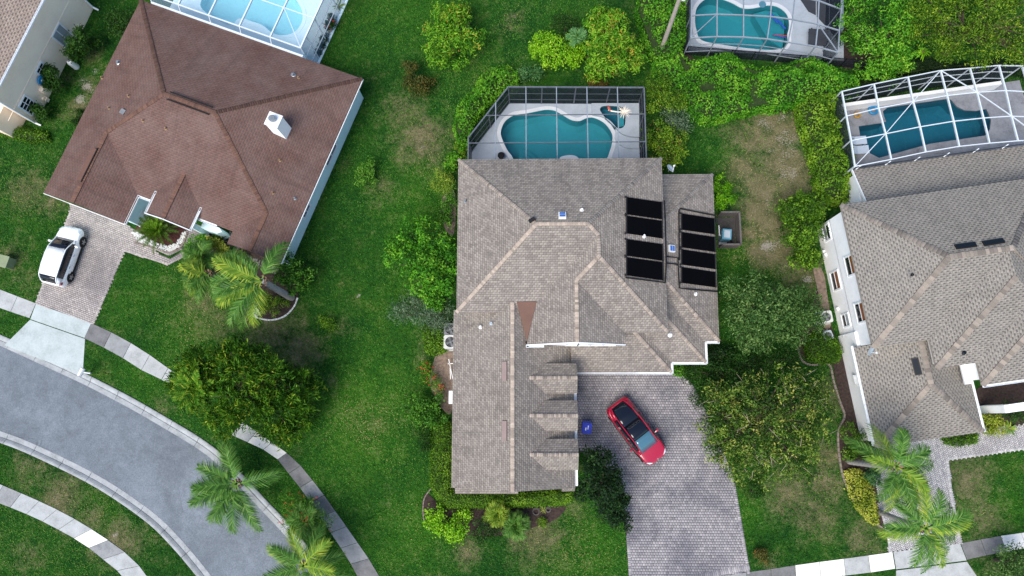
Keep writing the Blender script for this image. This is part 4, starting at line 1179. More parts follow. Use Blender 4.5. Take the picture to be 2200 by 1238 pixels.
# ================================================================== cream house at the upper left corner
e0, e1 = P(0, 175, 5), P(90, 0, 5)
ang = math.degrees(math.atan2((e1 - e0).y, (e1 - e0).x))
C4 = frame2((e0.x, e0.y), ang)          # a runs up along the eave, b to its left (away from us)
hc = thing('house', C4(4, 4, 0), 'two storey cream stucco house with white window frames at the upper left corner', 'house')
def lc(px_, py_, z):
    p = P(px_, py_, z) - Vector((e0.x, e0.y, 0)); c, s = math.cos(math.radians(ang)), math.sin(math.radians(ang))
    return (p.x * c + p.y * s, -p.x * s + p.y * c)
ab0 = lc(85, 268, 0)
a_lo = ab0[0]
roof_part('roof', [[C4(a_lo - 0.2, 0, q5), C4(16, 0, q5), C4(16, 6, q5 + 3), C4(a_lo - 0.2, 6, q5 + 3)], [C4(a_lo - 0.2, 6, q5 + 3), C4(16, 6, q5 + 3), C4(16, 12, q5), C4(a_lo - 0.2, 12, q5)]], M['roof_cream'], M['trim'], hc, label='sand grey shingle roof')
wall_b = 0.35
a_hi = lc(215, 25, 0)[0]
walls([C4(a_lo, wall_b), C4(a_hi, wall_b), C4(a_hi, 11), C4(a_lo, 11)], 0, q5 - 0.05, M['wall_cream'], hc)
MB().add([C4(a_lo, wall_b, q5 - 0.1), C4(a_lo, 11, q5 - 0.1), C4(a_lo, 6, q5 + 2.7), C4(a_lo + 0.2, wall_b, q5 - 0.1), C4(a_lo + 0.2, 11, q5 - 0.1), C4(a_lo + 0.2, 6, q5 + 2.7)],
         [(0, 1, 2), (5, 4, 3), (0, 2, 5, 3), (1, 4, 5, 2)]).build('gable_wall', M['wall_cream'], hc)
gutter([C4(a_lo - 0.3, -0.07, q5 - 0.06), C4(a_hi + 0.3, -0.07, q5 - 0.06)], M['trim'], hc)
for a_ in (a_lo - 0.03, a_hi + 0.03):
    mb = MB(); mb.tube([C4(a_, -0.02, q5 - 0.2), C4(a_, wall_b - 0.12, q5 - 0.6), C4(a_, wall_b - 0.12, 0.3), C4(a_, wall_b - 0.5, 0.1)], 0.07, 8); mb.build('downpipe', M['trim'], hc)
CW = (C4(0, wall_b, 0), C4(5, wall_b, 0), C4(5, wall_b, 3))
ca = (C4(1, 0) - C4(0, 0)); co = (C4(0, -1) - C4(0, 0))
window(hc, PP(133, 76, *CW) + co * 0.003, ca, co, 1.05, 1.5, 2, 1, panes=['blind', 'blind'])
window(hc, PP(90, 150, *CW) + co * 0.003, ca, co, 0.75, 0.8, 2, 3)
window(hc, PP(60, 226, *CW) + co * 0.003, ca, co, 0.85, 1.35, 2, 4)
for px_, py_, s in ((90, 192, 0.42), (97, 213, 0.28), (91, 212, 0.16)):
    MB().box(PP(px_, py_, *CW) + co * 0.09, (s, s, s * 1.2), math.radians(ang)).build('meter_box', M['wall_cream'], hc)
MB().bar(C4(-2.0, wall_b - 0.02, 2.45), C4(a_hi, wall_b - 0.02, 2.45), 0.03, 0.03).build('wall_joint', M['wall_cream'], hc)
# small porch roof at the lower end of the cream house
PB = a_lo - 1.6
walls([C4(PB, 1.2), C4(a_lo - 0.02, 1.2), C4(a_lo - 0.02, 8), C4(PB, 8)], 0, 2.4, M['wall_cream'], hc, 'porch_wall')
MB().bar(C4(PB - 0.1, 0.9, 2.5), C4(PB - 0.1, 8, 2.5), 0.2, 0.16).build('porch_fascia', M['trim'], hc)
# ------------------------------------------------------------------ pools, decks and screen cages
def holed(name, outer_, holes, z, thick, mat, parent, **k):
    """flat slab with holes, real sides"""
    EXCL.append(list(outer_))
    bm = bmesh.new()
    loops = []
    for lp in [outer_] + list(holes):
        vs = [bm.verts.new((p[0], p[1], z)) for p in lp]
        loops.append([bm.edges.new((vs[i], vs[(i + 1) % len(vs)])) for i in range(len(vs))])
    bmesh.ops.triangle_fill(bm, use_beauty=True, use_dissolve=False, edges=[e for l in loops for e in l])
    for f in bm.faces:
        if f.normal.z < 0: f.normal_flip()
    r = bmesh.ops.extrude_face_region(bm, geom=list(bm.faces))
    for v in [g for g in r['geom'] if isinstance(g, bmesh.types.BMVert)]: v.co.z -= thick
    bm.normal_update()
    bmesh.ops.recalc_face_normals(bm, faces=bm.faces)
    bm.verts.index_update()
    V = [v.co.copy() for v in bm.verts]; F = [tuple(v.index for v in f.verts) for f in bm.faces]
    bm.free()
    return obj(name, V, F, mat, parent, **k)

def grow(poly, d):
    n = len(poly); s = 1 if area2(poly) > 0 else -1
    out = []
    for i in range(n):
        a, b, c = np.array(poly[i - 1]), np.array(poly[i]), np.array(poly[(i + 1) % n])
        t = (c - a) / (np.linalg.norm(c - a) + 1e-9)
        out.append((b[0] + s * t[1] * d, b[1] - s * t[0] * d))
    return out

def basin(poly, ztop, depth, zwater, plaster, water, parent, coping=None, ledge=None):
    n = len(poly)
    if area2(poly) < 0: poly = poly[::-1]
    V = [(p[0], p[1], ztop) for p in poly] + [(p[0], p[1], ztop - depth * 0.75) for p in poly] + [(p[0], p[1], ztop - depth) for p in grow(poly, -0.35)]
    F = []
    for l in (0, 1):
        F += [(l * n + i, l * n + n + i, l * n + n + (i + 1) % n, l * n + (i + 1) % n) for i in range(n)]
    bm = bmesh.new(); vs = [bm.verts.new(V[2 * n + i]) for i in range(n)]
    f = bm.faces.new(vs); bmesh.ops.triangulate(bm, faces=[f]); bm.verts.index_update()
    F += [tuple(v.index + 2 * n for v in f.verts) for f in bm.faces]; bm.free()
    obj('basin', V, F, plaster, parent)
    obj('water', [(p[0], p[1], zwater) for p in grow(poly, 0.01)], [tuple(range(n))], water, parent)
    if coping:
        holed('coping', grow(poly, 0.24), [grow(poly, -0.03)], ztop + 0.025, 0.05, coping, parent)

def beam(root, a, b, mat, w=0.06, h=0.12, name='beam'):
    return MB().bar(a, b, w, h).build(name, mat, root)
def panel(root, q, mat, name='screen_panel'):
    return obj(name, q, [tuple(range(len(q)))], mat, root)

def lerp2(a, b, t): return Vector(a).lerp(Vector(b), t)

# ---- main pool
pm = thing('swimming_pool', P(1195, 290), 'kidney shaped teal pool with attached spa behind the central house', 'pool')
deck_o = [(-4.2, 16.6), (-4.2, 19.05), (-1.4, 22.8), (8.05, 22.65), (8.05, 16.6)]
holed('pool_deck', deck_o, [grow(pools['main'], 0.2), grow(pools['spa'], 0.1)], 0.06, 0.12, M['deck'], pm)
basin(pools['main'], 0.06, 1.5, -0.06, M['pool_plaster'], M['water_deep'], pm, M['coping'])
spa_deck = [tuple(P(x, y)[:2]) for x, y in smooth_curve([(1270, 226), (1372, 226)], 1)] + [tuple(P(x, y)[:2]) for x, y in smooth_curve([(1372, 298), (1350, 296), (1332, 288), (1318, 272), (1308, 262), (1292, 254), (1272, 250)], 4)]
holed('spa_deck', spa_deck, [pools['spa']], 0.34, 0.3, M['deck'], pm)
st = [tuple(P(x, y)[:2]) for x, y in smooth_curve([(1372, 299), (1350, 297), (1333, 290), (1322, 279)], 4)] + [tuple(P(x, y)[:2]) for x, y in smooth_curve([(1320, 300), (1330, 312), (1346, 320), (1372, 322)], 4)]
sheet('deck_step', st, 0.2, M['deck'], 0.16, parent=pm)
basin(pools['spa'], 0.34, 0.9, 0.24, M['pool_plaster_deep'], M['water_deep'], pm)
MB().prism(G([(1328, 246), (1341, 246), (1341, 270), (1330, 272)], 0.2), -0.3, 0.12).build('spa_seat', M['pool_plaster'], pm)
for k, r in enumerate((1.5, 1.1, 0.7)):
    c = P(1115, 352)
    pts = [(c.x + r * math.cos(a), c.y + r * math.sin(a)) for a in np.linspace(0, math.pi / 2, 10)] + [(c.x, c.y)]
    MB().prism(pts, -1.5, -1.05 + k * 0.3).build('pool_step', M['pool_plaster'], pm)
MB().prism([(c_[0], c_[1]) for c_ in [tuple(P(x, y)[:2]) for x, y in smooth_curve([(1200, 348), (1205, 338), (1225, 334), (1240, 338), (1246, 348)], 4)]], -0.8, 0.075).build('swim_out', M['coping'], pm)

cg = thing('pool_cage', (2, 20, 0), 'dark bronze flat roofed screen cage over the central kidney pool', 'pool cage')
zc = 2.8
top = [(-4.15, 16.9), (-4.15, 19.05), (-1.4, 22.75), (8.02, 22.6), (8.02, 16.9)]
fb, sd, sw = M['frame_bronze'], M['screen_dark'], M['screen_wall']
T3 = lambda p, z=zc: Vector((p[0], p[1], z))
for a, b in zip(top[:-1], top[1:]):
    beam(cg, T3(a), T3(b), fb, 0.08, 0.12, 'eave_beam')
    L_ = math.hypot(b[0] - a[0], b[1] - a[1])
    nb = max(1, round(L_ / 2.1))
    for i in range(nb):
        p, q = lerp2(T3(a, 0), T3(b, 0), i / nb), lerp2(T3(a, 0), T3(b, 0), (i + 1) / nb)
        MB().bar(p + Vector((0, 0, 0.06)), p + Vector((0, 0, zc)), 0.09, 0.06).build('post', fb, cg)
        for z in (0.75, 1.75, 0.1):
            beam(cg, p + Vector((0, 0, z)), q + Vector((0, 0, z)), fb, 0.04, 0.05, 'rail')
        panel(cg, [p + Vector((0, 0, 0.08)), q + Vector((0, 0, 0.08)), q + Vector((0, 0, zc)), p + Vector((0, 0, zc))], sw)
MB().bar((8.02, 16.9, 0.06), (8.02, 16.9, zc), 0.09, 0.06).build('post', fb, cg)
xs = [-4.15, -2.27, -0.17, 1.95, 4.06, 6.17, 8.02]
def ytop(x):
    return float(np.interp(x, [-4.15, -1.4, 8.02], [19.05, 22.75, 22.6]))
for x in xs[1:-1]:
    beam(cg, (x, 16.9, zc + 0.02), (x, ytop(x), zc + 0.02), M['frame_grey'], 0.06, 0.16, 'roof_beam')
yp = [16.9, 18.65, 20.65]
for y in yp[1:]:
    x0 = float(np.interp(y, [19.05, 22.75], [-4.15, -1.4])) if y > 19.05 else -4.15
    beam(cg, (x0, y, zc + 0.03), (8.02, y, zc + 0.03), fb, 0.05, 0.07, 'purlin')
for i in range(len(xs) - 1):
    xa, xb = xs[i], xs[i + 1]
    for j in range(3):
        y0 = yp[j]
        ya, yb = (yp[j + 1], yp[j + 1]) if j < 2 else (ytop(xa), ytop(xb))
        ya, yb = min(ya, ytop(xa)), min(yb, ytop(xb))
        if ya <= y0 and yb <= y0: continue
        q = [(xa, min(y0, ya), zc), (xb, min(y0, yb), zc), (xb, yb, zc), (xa, max(ya, min(y0, ya)), zc)]
        if ya <= y0:
            if i == 0 and j == 2: continue
            q = [(xb, y0, zc), (xb, yb, zc), (float(np.interp(y0, [19.05, 22.75], [-4.15, -1.4])), y0, zc)]
        panel(cg, q, M['screen_dark'])
# dried palm flower stalk lying on the roof screen
ps = thing('palm_flower_stalk', P(1335, 240, zc + 0.1), 'dried red and white palm flower stalk fallen on the cage roof above the spa', 'palm stalk')
a_, b_ = P(1308, 236, zc + 0.12), P(1340, 241, zc + 0.12)
mb = MB(); mb.tube([a_, lerp2(a_, b_, 0.2) + Vector((0, -0.08, 0.03)), lerp2(a_, b_, 0.6) + Vector((0, -0.06, 0)), b_], [0.07, 0.05, 0.04, 0.05], 7); mb.build('stem', M['palm_dry'], ps)
mb = MB(); mb.tube([a_ + Vector((-0.05, 0.32, 0)), a_ + Vector((-0.02, 0.15, 0.02)), a_ + Vector((0.08, -0.04, 0)), a_ + Vector((0.25, -0.12, 0))], [0.02, 0.10, 0.09, 0.05], 7); mb.build('sheath', M['palm_red'], ps)
mb = MB()
for k in range(46):
    an = rng.uniform(-2.6, 2.6); ll_ = rng.uniform(0.25, 0.75)
    e = b_ + Vector((math.cos(an) * ll_, math.sin(an) * ll_ * 0.75, rng.uniform(-0.02, 0.12)))
    mb.tube([b_, lerp2(b_, e, 0.6) + Vector((0, 0, 0.04)), e], [0.02, 0.018, 0.006], 4)
mb.build('flower_strands', M['palm_dry'], ps)
pt = thing('planter', P(1077, 336), 'small dark round planter on the deck by the pool corner', 'planter')
mb = MB(); mb.lathe(P(1077, 337, 0.08), [(0.2, 0), (0.26, 0.3), (0.22, 0.3), (0.2, 0.22)], 14); mb.build('pot', M['black_plastic'], pt)

# ---- left pool
pl_ = thing('swimming_pool', P(560, 30), 'pale blue round ended pool beside the brown roofed house', 'pool')
ldeck = [tuple(L(a, b)[:2]) for a, b in ((0.4, -0.3), (12.95, -0.3), (12.95, 9.5), (0.4, 9.5))]
holed('pool_deck', ldeck, [grow(pools['left'], 0.2)], 0.06, 0.12, M['deck_pale'], pl_)
basin(pools['left'], 0.06, 1.1, -0.05, M['pool_plaster_light'], M['water_pale'], pl_, M['deck_pale'])
fw = M['frame_white']
cl = thing('pool_cage', L(7, 4, 0), 'white framed screen cage over the pale blue pool at the top left', 'pool cage')
za, zb = 2.78, 3.4
ax = [0.9, 3.25, 5.65, 8.05, 10.45, 12.8]
by = [0.35, 2.75, 5.2, 8.5]
beam(cl, L(ax[0], 0.06, za), L(ax[-1] + 0.1, 0.06, za), fw, 0.14, 0.10, 'eave_beam')
beam(cl, L(ax[0], by[0], zb), L(ax[-1], by[0], zb), fw, 0.07, 0.12, 'eave_beam')
for i, a in enumerate(ax):
    beam(cl, L(a, by[0], zb), L(a, by[-1], zb), fw, 0.09, 0.16, 'roof_beam')
    if i < 5: beam(cl, L(a, 0.1, za), L(a, by[0], zb), fw, 0.06, 0.06, 'strut')
    if i < 5:
        panel(cl, [L(a, 0.1, za), L(ax[i + 1], 0.1, za), L(ax[i + 1], by[0], zb), L(a, by[0], zb)], M['screen_grey'])
        for j in range(3):
            panel(cl, [L(a, by[j], zb), L(ax[i + 1], by[j], zb), L(ax[i + 1], by[j + 1], zb), L(a, by[j + 1], zb)], M['screen_light'])
for b in by[1:]:
    beam(cl, L(ax[0], b, zb + 0.01), L(ax[-1], b, zb + 0.01), fw, 0.05, 0.08, 'purlin')
beam(cl, L(ax[4], by[1], zb + 0.02), L(ax[5], by[0], zb + 0.02), fw, 0.04, 0.06, 'brace')
beam(cl, L(ax[0], by[0], zb + 0.02), L(ax[1], by[1], zb + 0.02), fw, 0.04, 0.06, 'brace')
for i, b in enumerate((0.35, 1.3, 2.75, 5.2, 7.2)):
    MB().bar(L(12.8, b, 0.06), L(12.8, b, zb), 0.07, 0.05).build('post', fw, cl)
for z in (1.0, 2.15):
    beam(cl, L(12.8, 0.35, z), L(12.8, 8.5, z), fw, 0.05, 0.06, 'rail')
for b0, b1 in ((0.35, 1.3), (1.3, 2.75), (2.75, 5.2), (5.2, 8.5)):
    panel(cl, [L(12.8, b0, 0.08), L(12.8, b1, 0.08), L(12.8, b1, zb), L(12.8, b0, zb)], M['screen_grey'])
MB().prism([L(12.9, -0.5), L(14.3, -0.5), L(14.3, 0.55), L(12.9, 0.55)], -0.05, 0.14).build('door_step', M['deck_pale'], label='pale blue concrete step outside the white cage door', cat='step')
sp_ = thing('stepping_stones', L(15, 0, 0), 'patch of pale stepping stones beside the cage door step', 'paving')
for i in range(5):
    for j in range(4):
        c = L(14.55 + i * 0.26, -0.62 + j * 0.28, 0)
        MB().box(c + Vector((0, 0, 0.03)), (0.22 + rng.uniform(-.02, .02), 0.22, 0.06 + rng.uniform(0, .02)), math.radians(-21)).build('stone', M['stone_white'] if (i + j) % 3 else M['concrete'], sp_)

# ---- pool at the top right
ptp = thing('swimming_pool', P(1600, 55), 'teal pool with floating foam noodles at the top right', 'pool')
tdeck = [tuple(P(x, y)[:2]) for x, y in ((1478, 112), (1484, -70), (1812, -70), (1812, 132), (1690, 122), (1600, 114))]
holed('pool_deck', tdeck, [grow(pools['top'], 0.2)], 0.05, 0.12, M['deck'], ptp)
basin(pools['top'], 0.05, 1.5, -0.07, M['pool_plaster'], M['water'], ptp, M['coping'])
MB().prism([tuple(P(x, y)[:2]) for x, y in ((1622, 22), (1650, 14), (1672, 18), (1690, 36), (1690, 70), (1686, 98), (1655, 76), (1640, 52))], -1.4, -0.55).build('tanning_ledge', M['pool_plaster'], ptp)
sk = thing('dark_paving', P(1760, 30), 'dark grey slabs at the right end of the top right pool deck', 'paving')
for q in ([(1712, -10), (1752, -10), (1752, 34), (1736, 26)], [(1754, -10), (1780, -10), (1780, 64), (1754, 37)], [(1782, -10), (1806, -10), (1806, 100), (1782, 66)]):
    sheet('slab', G(q), 0.075, M['deck_dark'], 0.05, parent=sk)  # plain dark slabs laid over the right end of the deck
tb = thing('outdoor_table', P(1755, 85), 'dark square covered table on the deck beside the top right pool', 'table')
MB().prism(G([(1738, 62), (1778, 64), (1776, 98), (1737, 96)], 0.7), 0.62, 0.72).build('table_top', M['deck_dark'], tb)
for x, y in ((1741, 66), (1774, 67), (1773, 94), (1741, 93)):
    MB().box(P(x, y, 0.36), (0.08, 0.08, 0.62)).build('leg', M['black_plastic'], tb)
def noodle(p, q, mat, label, r=0.05):
    a, b = P(*p, -0.04), P(*q, -0.04)
    d = (b - a); s = Vector((-d.y, d.x, 0)) * 0.04
    mb = MB(); mb.tube([a, lerp2(a, b, 0.33) + s, lerp2(a, b, 0.66) - s * 0.6, b], r, 8)
    mb.build('pool_noodle', M[mat], label=label, cat='pool noodle', group='foam noodles in the top right pool')
noodle((1653, 28), (1672, 50), 'blue_foam', 'thick blue foam noodle floating nearest the middle of the top pool', 0.075)
noodle((1669, 42), (1688, 62), 'blue_foam', 'thick blue foam noodle touching the right rim of the top pool', 0.075)
noodle((1661, 76), (1690, 77), 'red_foam', 'thin red foam noodle at the lower right of the top pool')
noodle((1660, 76), (1689, 81), 'blue_foam', 'thin blue foam noodle right below the red noodle', 0.04)
rk = thing('skimmer_lid', P(1638, 10), 'small blue lid set in the deck above the top right pool', 'lid')
mb = MB(); mb.lathe(P(1638, 10, 0.052), [(0.27, 0), (0.27, 0.03), (0.2, 0.04)], 14); mb.build('lid', M['teal_plastic'], rk)

fg = M['frame_grey']
ct = thing('pool_cage', P(1640, 50), 'grey framed screen cage over the pool at the top right edge', 'pool cage')
zt_ = 3.0
def QT(x, y): return P(x, y, zt_)
rows = [[QT(1484, 82), QT(1540, 79), QT(1597, 80), QT(1648, 84), QT(1693, 91), QT(1752, 100), QT(1800, 113)],
        [QT(1485, 34), QT(1540, 31), QT(1597, 33), QT(1655, 36), QT(1703, 42), QT(1757, 52), QT(1803, 66)],
        [QT(1486, -20), QT(1541, -22), QT(1598, -18), QT(1658, -14), QT(1708, -8), QT(1759, 2), QT(1807, 20)],
        [QT(1488, -80), QT(1543, -80), QT(1600, -80), QT(1662, -80), QT(1712, -80), QT(1762, -70), QT(1810, -60)]]
for r_ in rows[:3]:
    for a, b in zip(r_[:-1], r_[1:]): beam(ct, a, b, fg, 0.07, 0.10, 'purlin')
for c in range(7):
    for r_ in range(3): beam(ct, rows[r_][c] + Vector((0, 0, .02)), rows[r_ + 1][c] + Vector((0, 0, .02)), fg, 0.07, 0.12, 'roof_beam')
for r_ in range(3):
    for c in range(6):
        panel(ct, [rows[r_][c], rows[r_][c + 1], rows[r_ + 1][c + 1], rows[r_ + 1][c]], M['screen_thin'])
beam(ct, rows[0][0] + Vector((0, 0, .03)), rows[1][1] + Vector((0, 0, .03)), fg, 0.05, 0.08, 'brace')
beam(ct, rows[0][6] + Vector((0, 0, .03)), rows[1][5] + Vector((0, 0, .03)), fg, 0.05, 0.08, 'brace')
for c in range(7):
    a = rows[0][c].copy(); b = a.copy(); b.z = 0.05
    beam(ct, b, a, fg, 0.07, 0.07, 'post')
for c in range(6):
    a, b = rows[0][c], rows[0][c + 1]
    for z in (1.0, 2.0): beam(ct, (a.x, a.y, z), (b.x, b.y, z), fg, 0.04, 0.05, 'rail')
    panel(ct, [(a.x, a.y, 0.1), (b.x, b.y, 0.1), b, a], M['screen_thin'])
for r_ in range(3):
    for c in (0, 6):
        a, b = rows[r_][c], rows[r_ + 1][c]
        panel(ct, [(a.x, a.y, 0.1), (b.x, b.y, 0.1), b, a], M['screen_wall'])
        beam(ct, (b.x, b.y, 0.05), b, fg, 0.07, 0.07, 'post')

# ---- right pool
pr = thing('swimming_pool', P(1990, 270), 'deep blue straight sided pool under the white cage at the right', 'pool')
rdeck = [tuple(Rr(a, b)[:2]) for a, b in ((2.7, 2.2), (17, 2.2), (17, 8.4), (2.7, 8.4))]
holed('pool_deck', rdeck, [pools['right']], 0.06, 0.12, M['deck_weathered'], pr)
basin(pools['right'], 0.06, 1.7, -0.08, M['pool_plaster_deep'], M['water_navy'], pr)
MB().prism([tuple(P(x, y)[:2]) for x, y in smooth_curve([(1970, 330), (1976, 318), (1990, 312), (2010, 313), (2024, 320), (2028, 330)], 4)], -0.6, 0.10).build('swim_out', M['deck_weathered'], pr)
cr = thing('pool_cage', Rr(9, 5.5, 0), 'white framed screen cage over the deep blue pool at the right edge', 'pool cage')
zr_ = 3.0
def QR(x, y, z=zr_): return P(x, y, z)
N_ = [QR(1808, 197), QR(1877, 181), QR(1950, 166), QR(2020, 152), QR(2083, 147), QR(2145, 141), QR(2195, 142)]
Mm = [QR(1818, 250), QR(1887, 233), QR(1961, 219), QR(2034, 206), QR(2098, 199), QR(2160, 195), QR(2212, 198)]
S2 = [QR(1828, 303), QR(1902, 288), QR(1976, 273), QR(2048, 261), QR(2112, 254), QR(2172, 250), QR(2222, 252)]
S_ = [QR(1836, 358), QR(1914, 343), QR(1988, 327), QR(2060, 315), QR(2125, 308), QR(2186, 303), QR(2240, 300)]
grid = [S_, S2, Mm, N_]
for g_ in grid:
    for a, b in zip(g_[:-1], g_[1:]): beam(cr, a, b, fw, 0.055, 0.09, 'purlin')
for c in range(7):
    for r_ in range(3): beam(cr, grid[r_][c] + Vector((0, 0, .03)), grid[r_ + 1][c] + Vector((0, 0, .03)), fw, 0.08, 0.14, 'roof_beam')
for r_ in range(3):
    for c in range(6):
        panel(cr, [grid[r_][c], grid[r_][c + 1], grid[r_ + 1][c + 1], grid[r_ + 1][c]], M['screen_thin'])
for a, b in ((N_[3], Mm[2]), (Mm[2], S2[1]), (S2[1], S_[0]), (N_[3], Mm[4]), (Mm[4], S2[5]), (S2[5], S_[6])):
    beam(cr, a + Vector((0, 0, .05)), b + Vector((0, 0, .05)), fw, 0.045, 0.07, 'brace')
for c in range(7):
    a = N_[c]
    beam(cr, (a.x, a.y, 0.05), a, fw, 0.08, 0.08, 'post')
    if c < 6:
        b = N_[c + 1]
        for z in (1.1, 2.1): beam(cr, (a.x, a.y, z), (b.x, b.y, z), fw, 0.05, 0.06, 'rail')
        panel(cr, [(a.x, a.y, 0.1), (b.x, b.y, 0.1), b, a], M['screen_wall'])
for r_ in range(3):
    for c in (0,):
        a, b = grid[r_][c], grid[r_ + 1][c]
        panel(cr, [(a.x, a.y, 0.1), (b.x, b.y, 0.1), b, a], M['screen_wall'])
        beam(cr, (a.x, a.y, 0.05), a, fw, 0.08, 0.08, 'post')
        beam(cr, (a.x, a.y, 1.1), (b.x, b.y, 1.1), fw, 0.05, 0.06, 'rail')
for i in range(6):
    a, b = Rr(2.6 + i * 2, 2.86, 2.72), Rr(2.6 + i * 2 + 0.02, 2.86, 3.0)
    panel(cr, [Rr(2.6 + i * 2, 2.85, 2.75), Rr(4.6 + i * 2, 2.85, 2.75), Rr(4.6 + i * 2, 2.85, 3.0), Rr(2.6 + i * 2, 2.85, 3.0)], M['screen_wall'])
    beam(cr, Rr(2.6 + i * 2, 2.8, 2.72), Rr(2.9 + i * 2, 2.95, 3.0), fw, 0.05, 0.05, 'strut')
MB().prism([Rr(3.1, 7.95), Rr(15, 7.95), Rr(15, 8.2), Rr(3.1, 8.2)], 0.0, 1.0).build('garden_wall', M['wall_white'], label='low white garden wall along the back of the right pool deck', cat='wall')
def ring(px_, py_, R_, r_, mat, label):
    c = P(px_, py_, 0.07); V, F = [], []
    for i in range(20):
        for j in range(8):
            a, b = 2 * math.pi * i / 20, 2 * math.pi * j / 8
            V.append(c + Vector(((R_ + r_ * math.cos(b)) * math.cos(a), (R_ + r_ * math.cos(b)) * math.sin(a), r_ + r_ * math.sin(b))))
            F.append((i * 8 + j, (i + 1) % 20 * 8 + j, (i + 1) % 20 * 8 + (j + 1) % 8, i * 8 + (j + 1) % 8))
    obj('swim_ring', V, F, M[mat], label=label, cat='swim ring', group='inflatable rings on the right pool deck', smooth=True)
ring(1875, 238, 0.28, 0.11, 'ring_blue', 'blue inflatable ring on the right pool deck')
ring(1841, 248, 0.19, 0.08, 'ring_orange', 'small orange inflatable ring on the right pool deck')
def lounger(px_, py_, label):
    c = P(px_, py_, 0.06); root = thing('sun_lounger', c, label, 'lounger', 'white loungers on the right pool deck')
    rz = math.radians(8 - 3)
    mb = MB()
    cs, sn = math.cos(rz), math.sin(rz)
    W = lambda x, y, z: c + Vector((x * cs - y * sn, x * sn + y * cs, z))
    vs = []
    for x, z in ((-0.55, 0.62), (-0.05, 0.34), (0.75, 0.34)):
        for y in (-0.3, 0.3): vs += [W(x, y, z), W(x, y, z - 0.04)]
    mb.add(vs, [(0, 4, 6, 2), (4, 8, 10, 6), (1, 3, 7, 5), (5, 7, 11, 9), (0, 1, 5, 4), (4, 5, 9, 8), (2, 6, 7, 3), (6, 10, 11, 7), (0, 2, 3, 1), (8, 9, 11, 10)])
    mb.build('sling', M['lounge_white'], root)
    for x in (-0.3, 0.65):
        for y in (-0.28, 0.28):
            MB().bar(W(x, y, 0), W(x, y, 0.33), 0.04, 0.04).build('leg', M['trim'], root)
lounger(1835, 306, 'white lounger on the right pool deck, farther from the house')
lounger(1840, 326, 'white lounger on the right pool deck, nearer the taupe roof')
# ------------------------------------------------------------------ vehicles
def paint(name, rgb, coat=1.0):
    t = NT(name)
    t.fin(lin(*rgb), 0.28, 0.0, 0.5)
    t.b.inputs['Coat Weight'].default_value = coat
    t.b.inputs['Coat Roughness'].default_value = 0.05
    return t.mat
M['paint_red'] = paint('car_paint_red', (164, 12, 50))
M['paint_white'] = paint('car_paint_white', (240, 243, 245))
M['car_glass'] = glassmat('car_glass', (8, 14, 26), 0.03, 0.6)
M['car_glass_pale'] = glassmat('windscreen_reflection_tint', (62, 104, 122), 0.03, 1.0)  # pale teal reflection painted into the windscreen's base colour
M['lamp_glass'] = glassmat('lamp_lens', (214, 224, 230), 0.1, 0.6)
M['lamp_red'] = glassmat('tail_lamp_lens', (120, 12, 14), 0.1, 0.6)
M['dark_trim'] = plain('car_dark_trim', (18, 18, 20), 0.6, 0.05, 4.0)

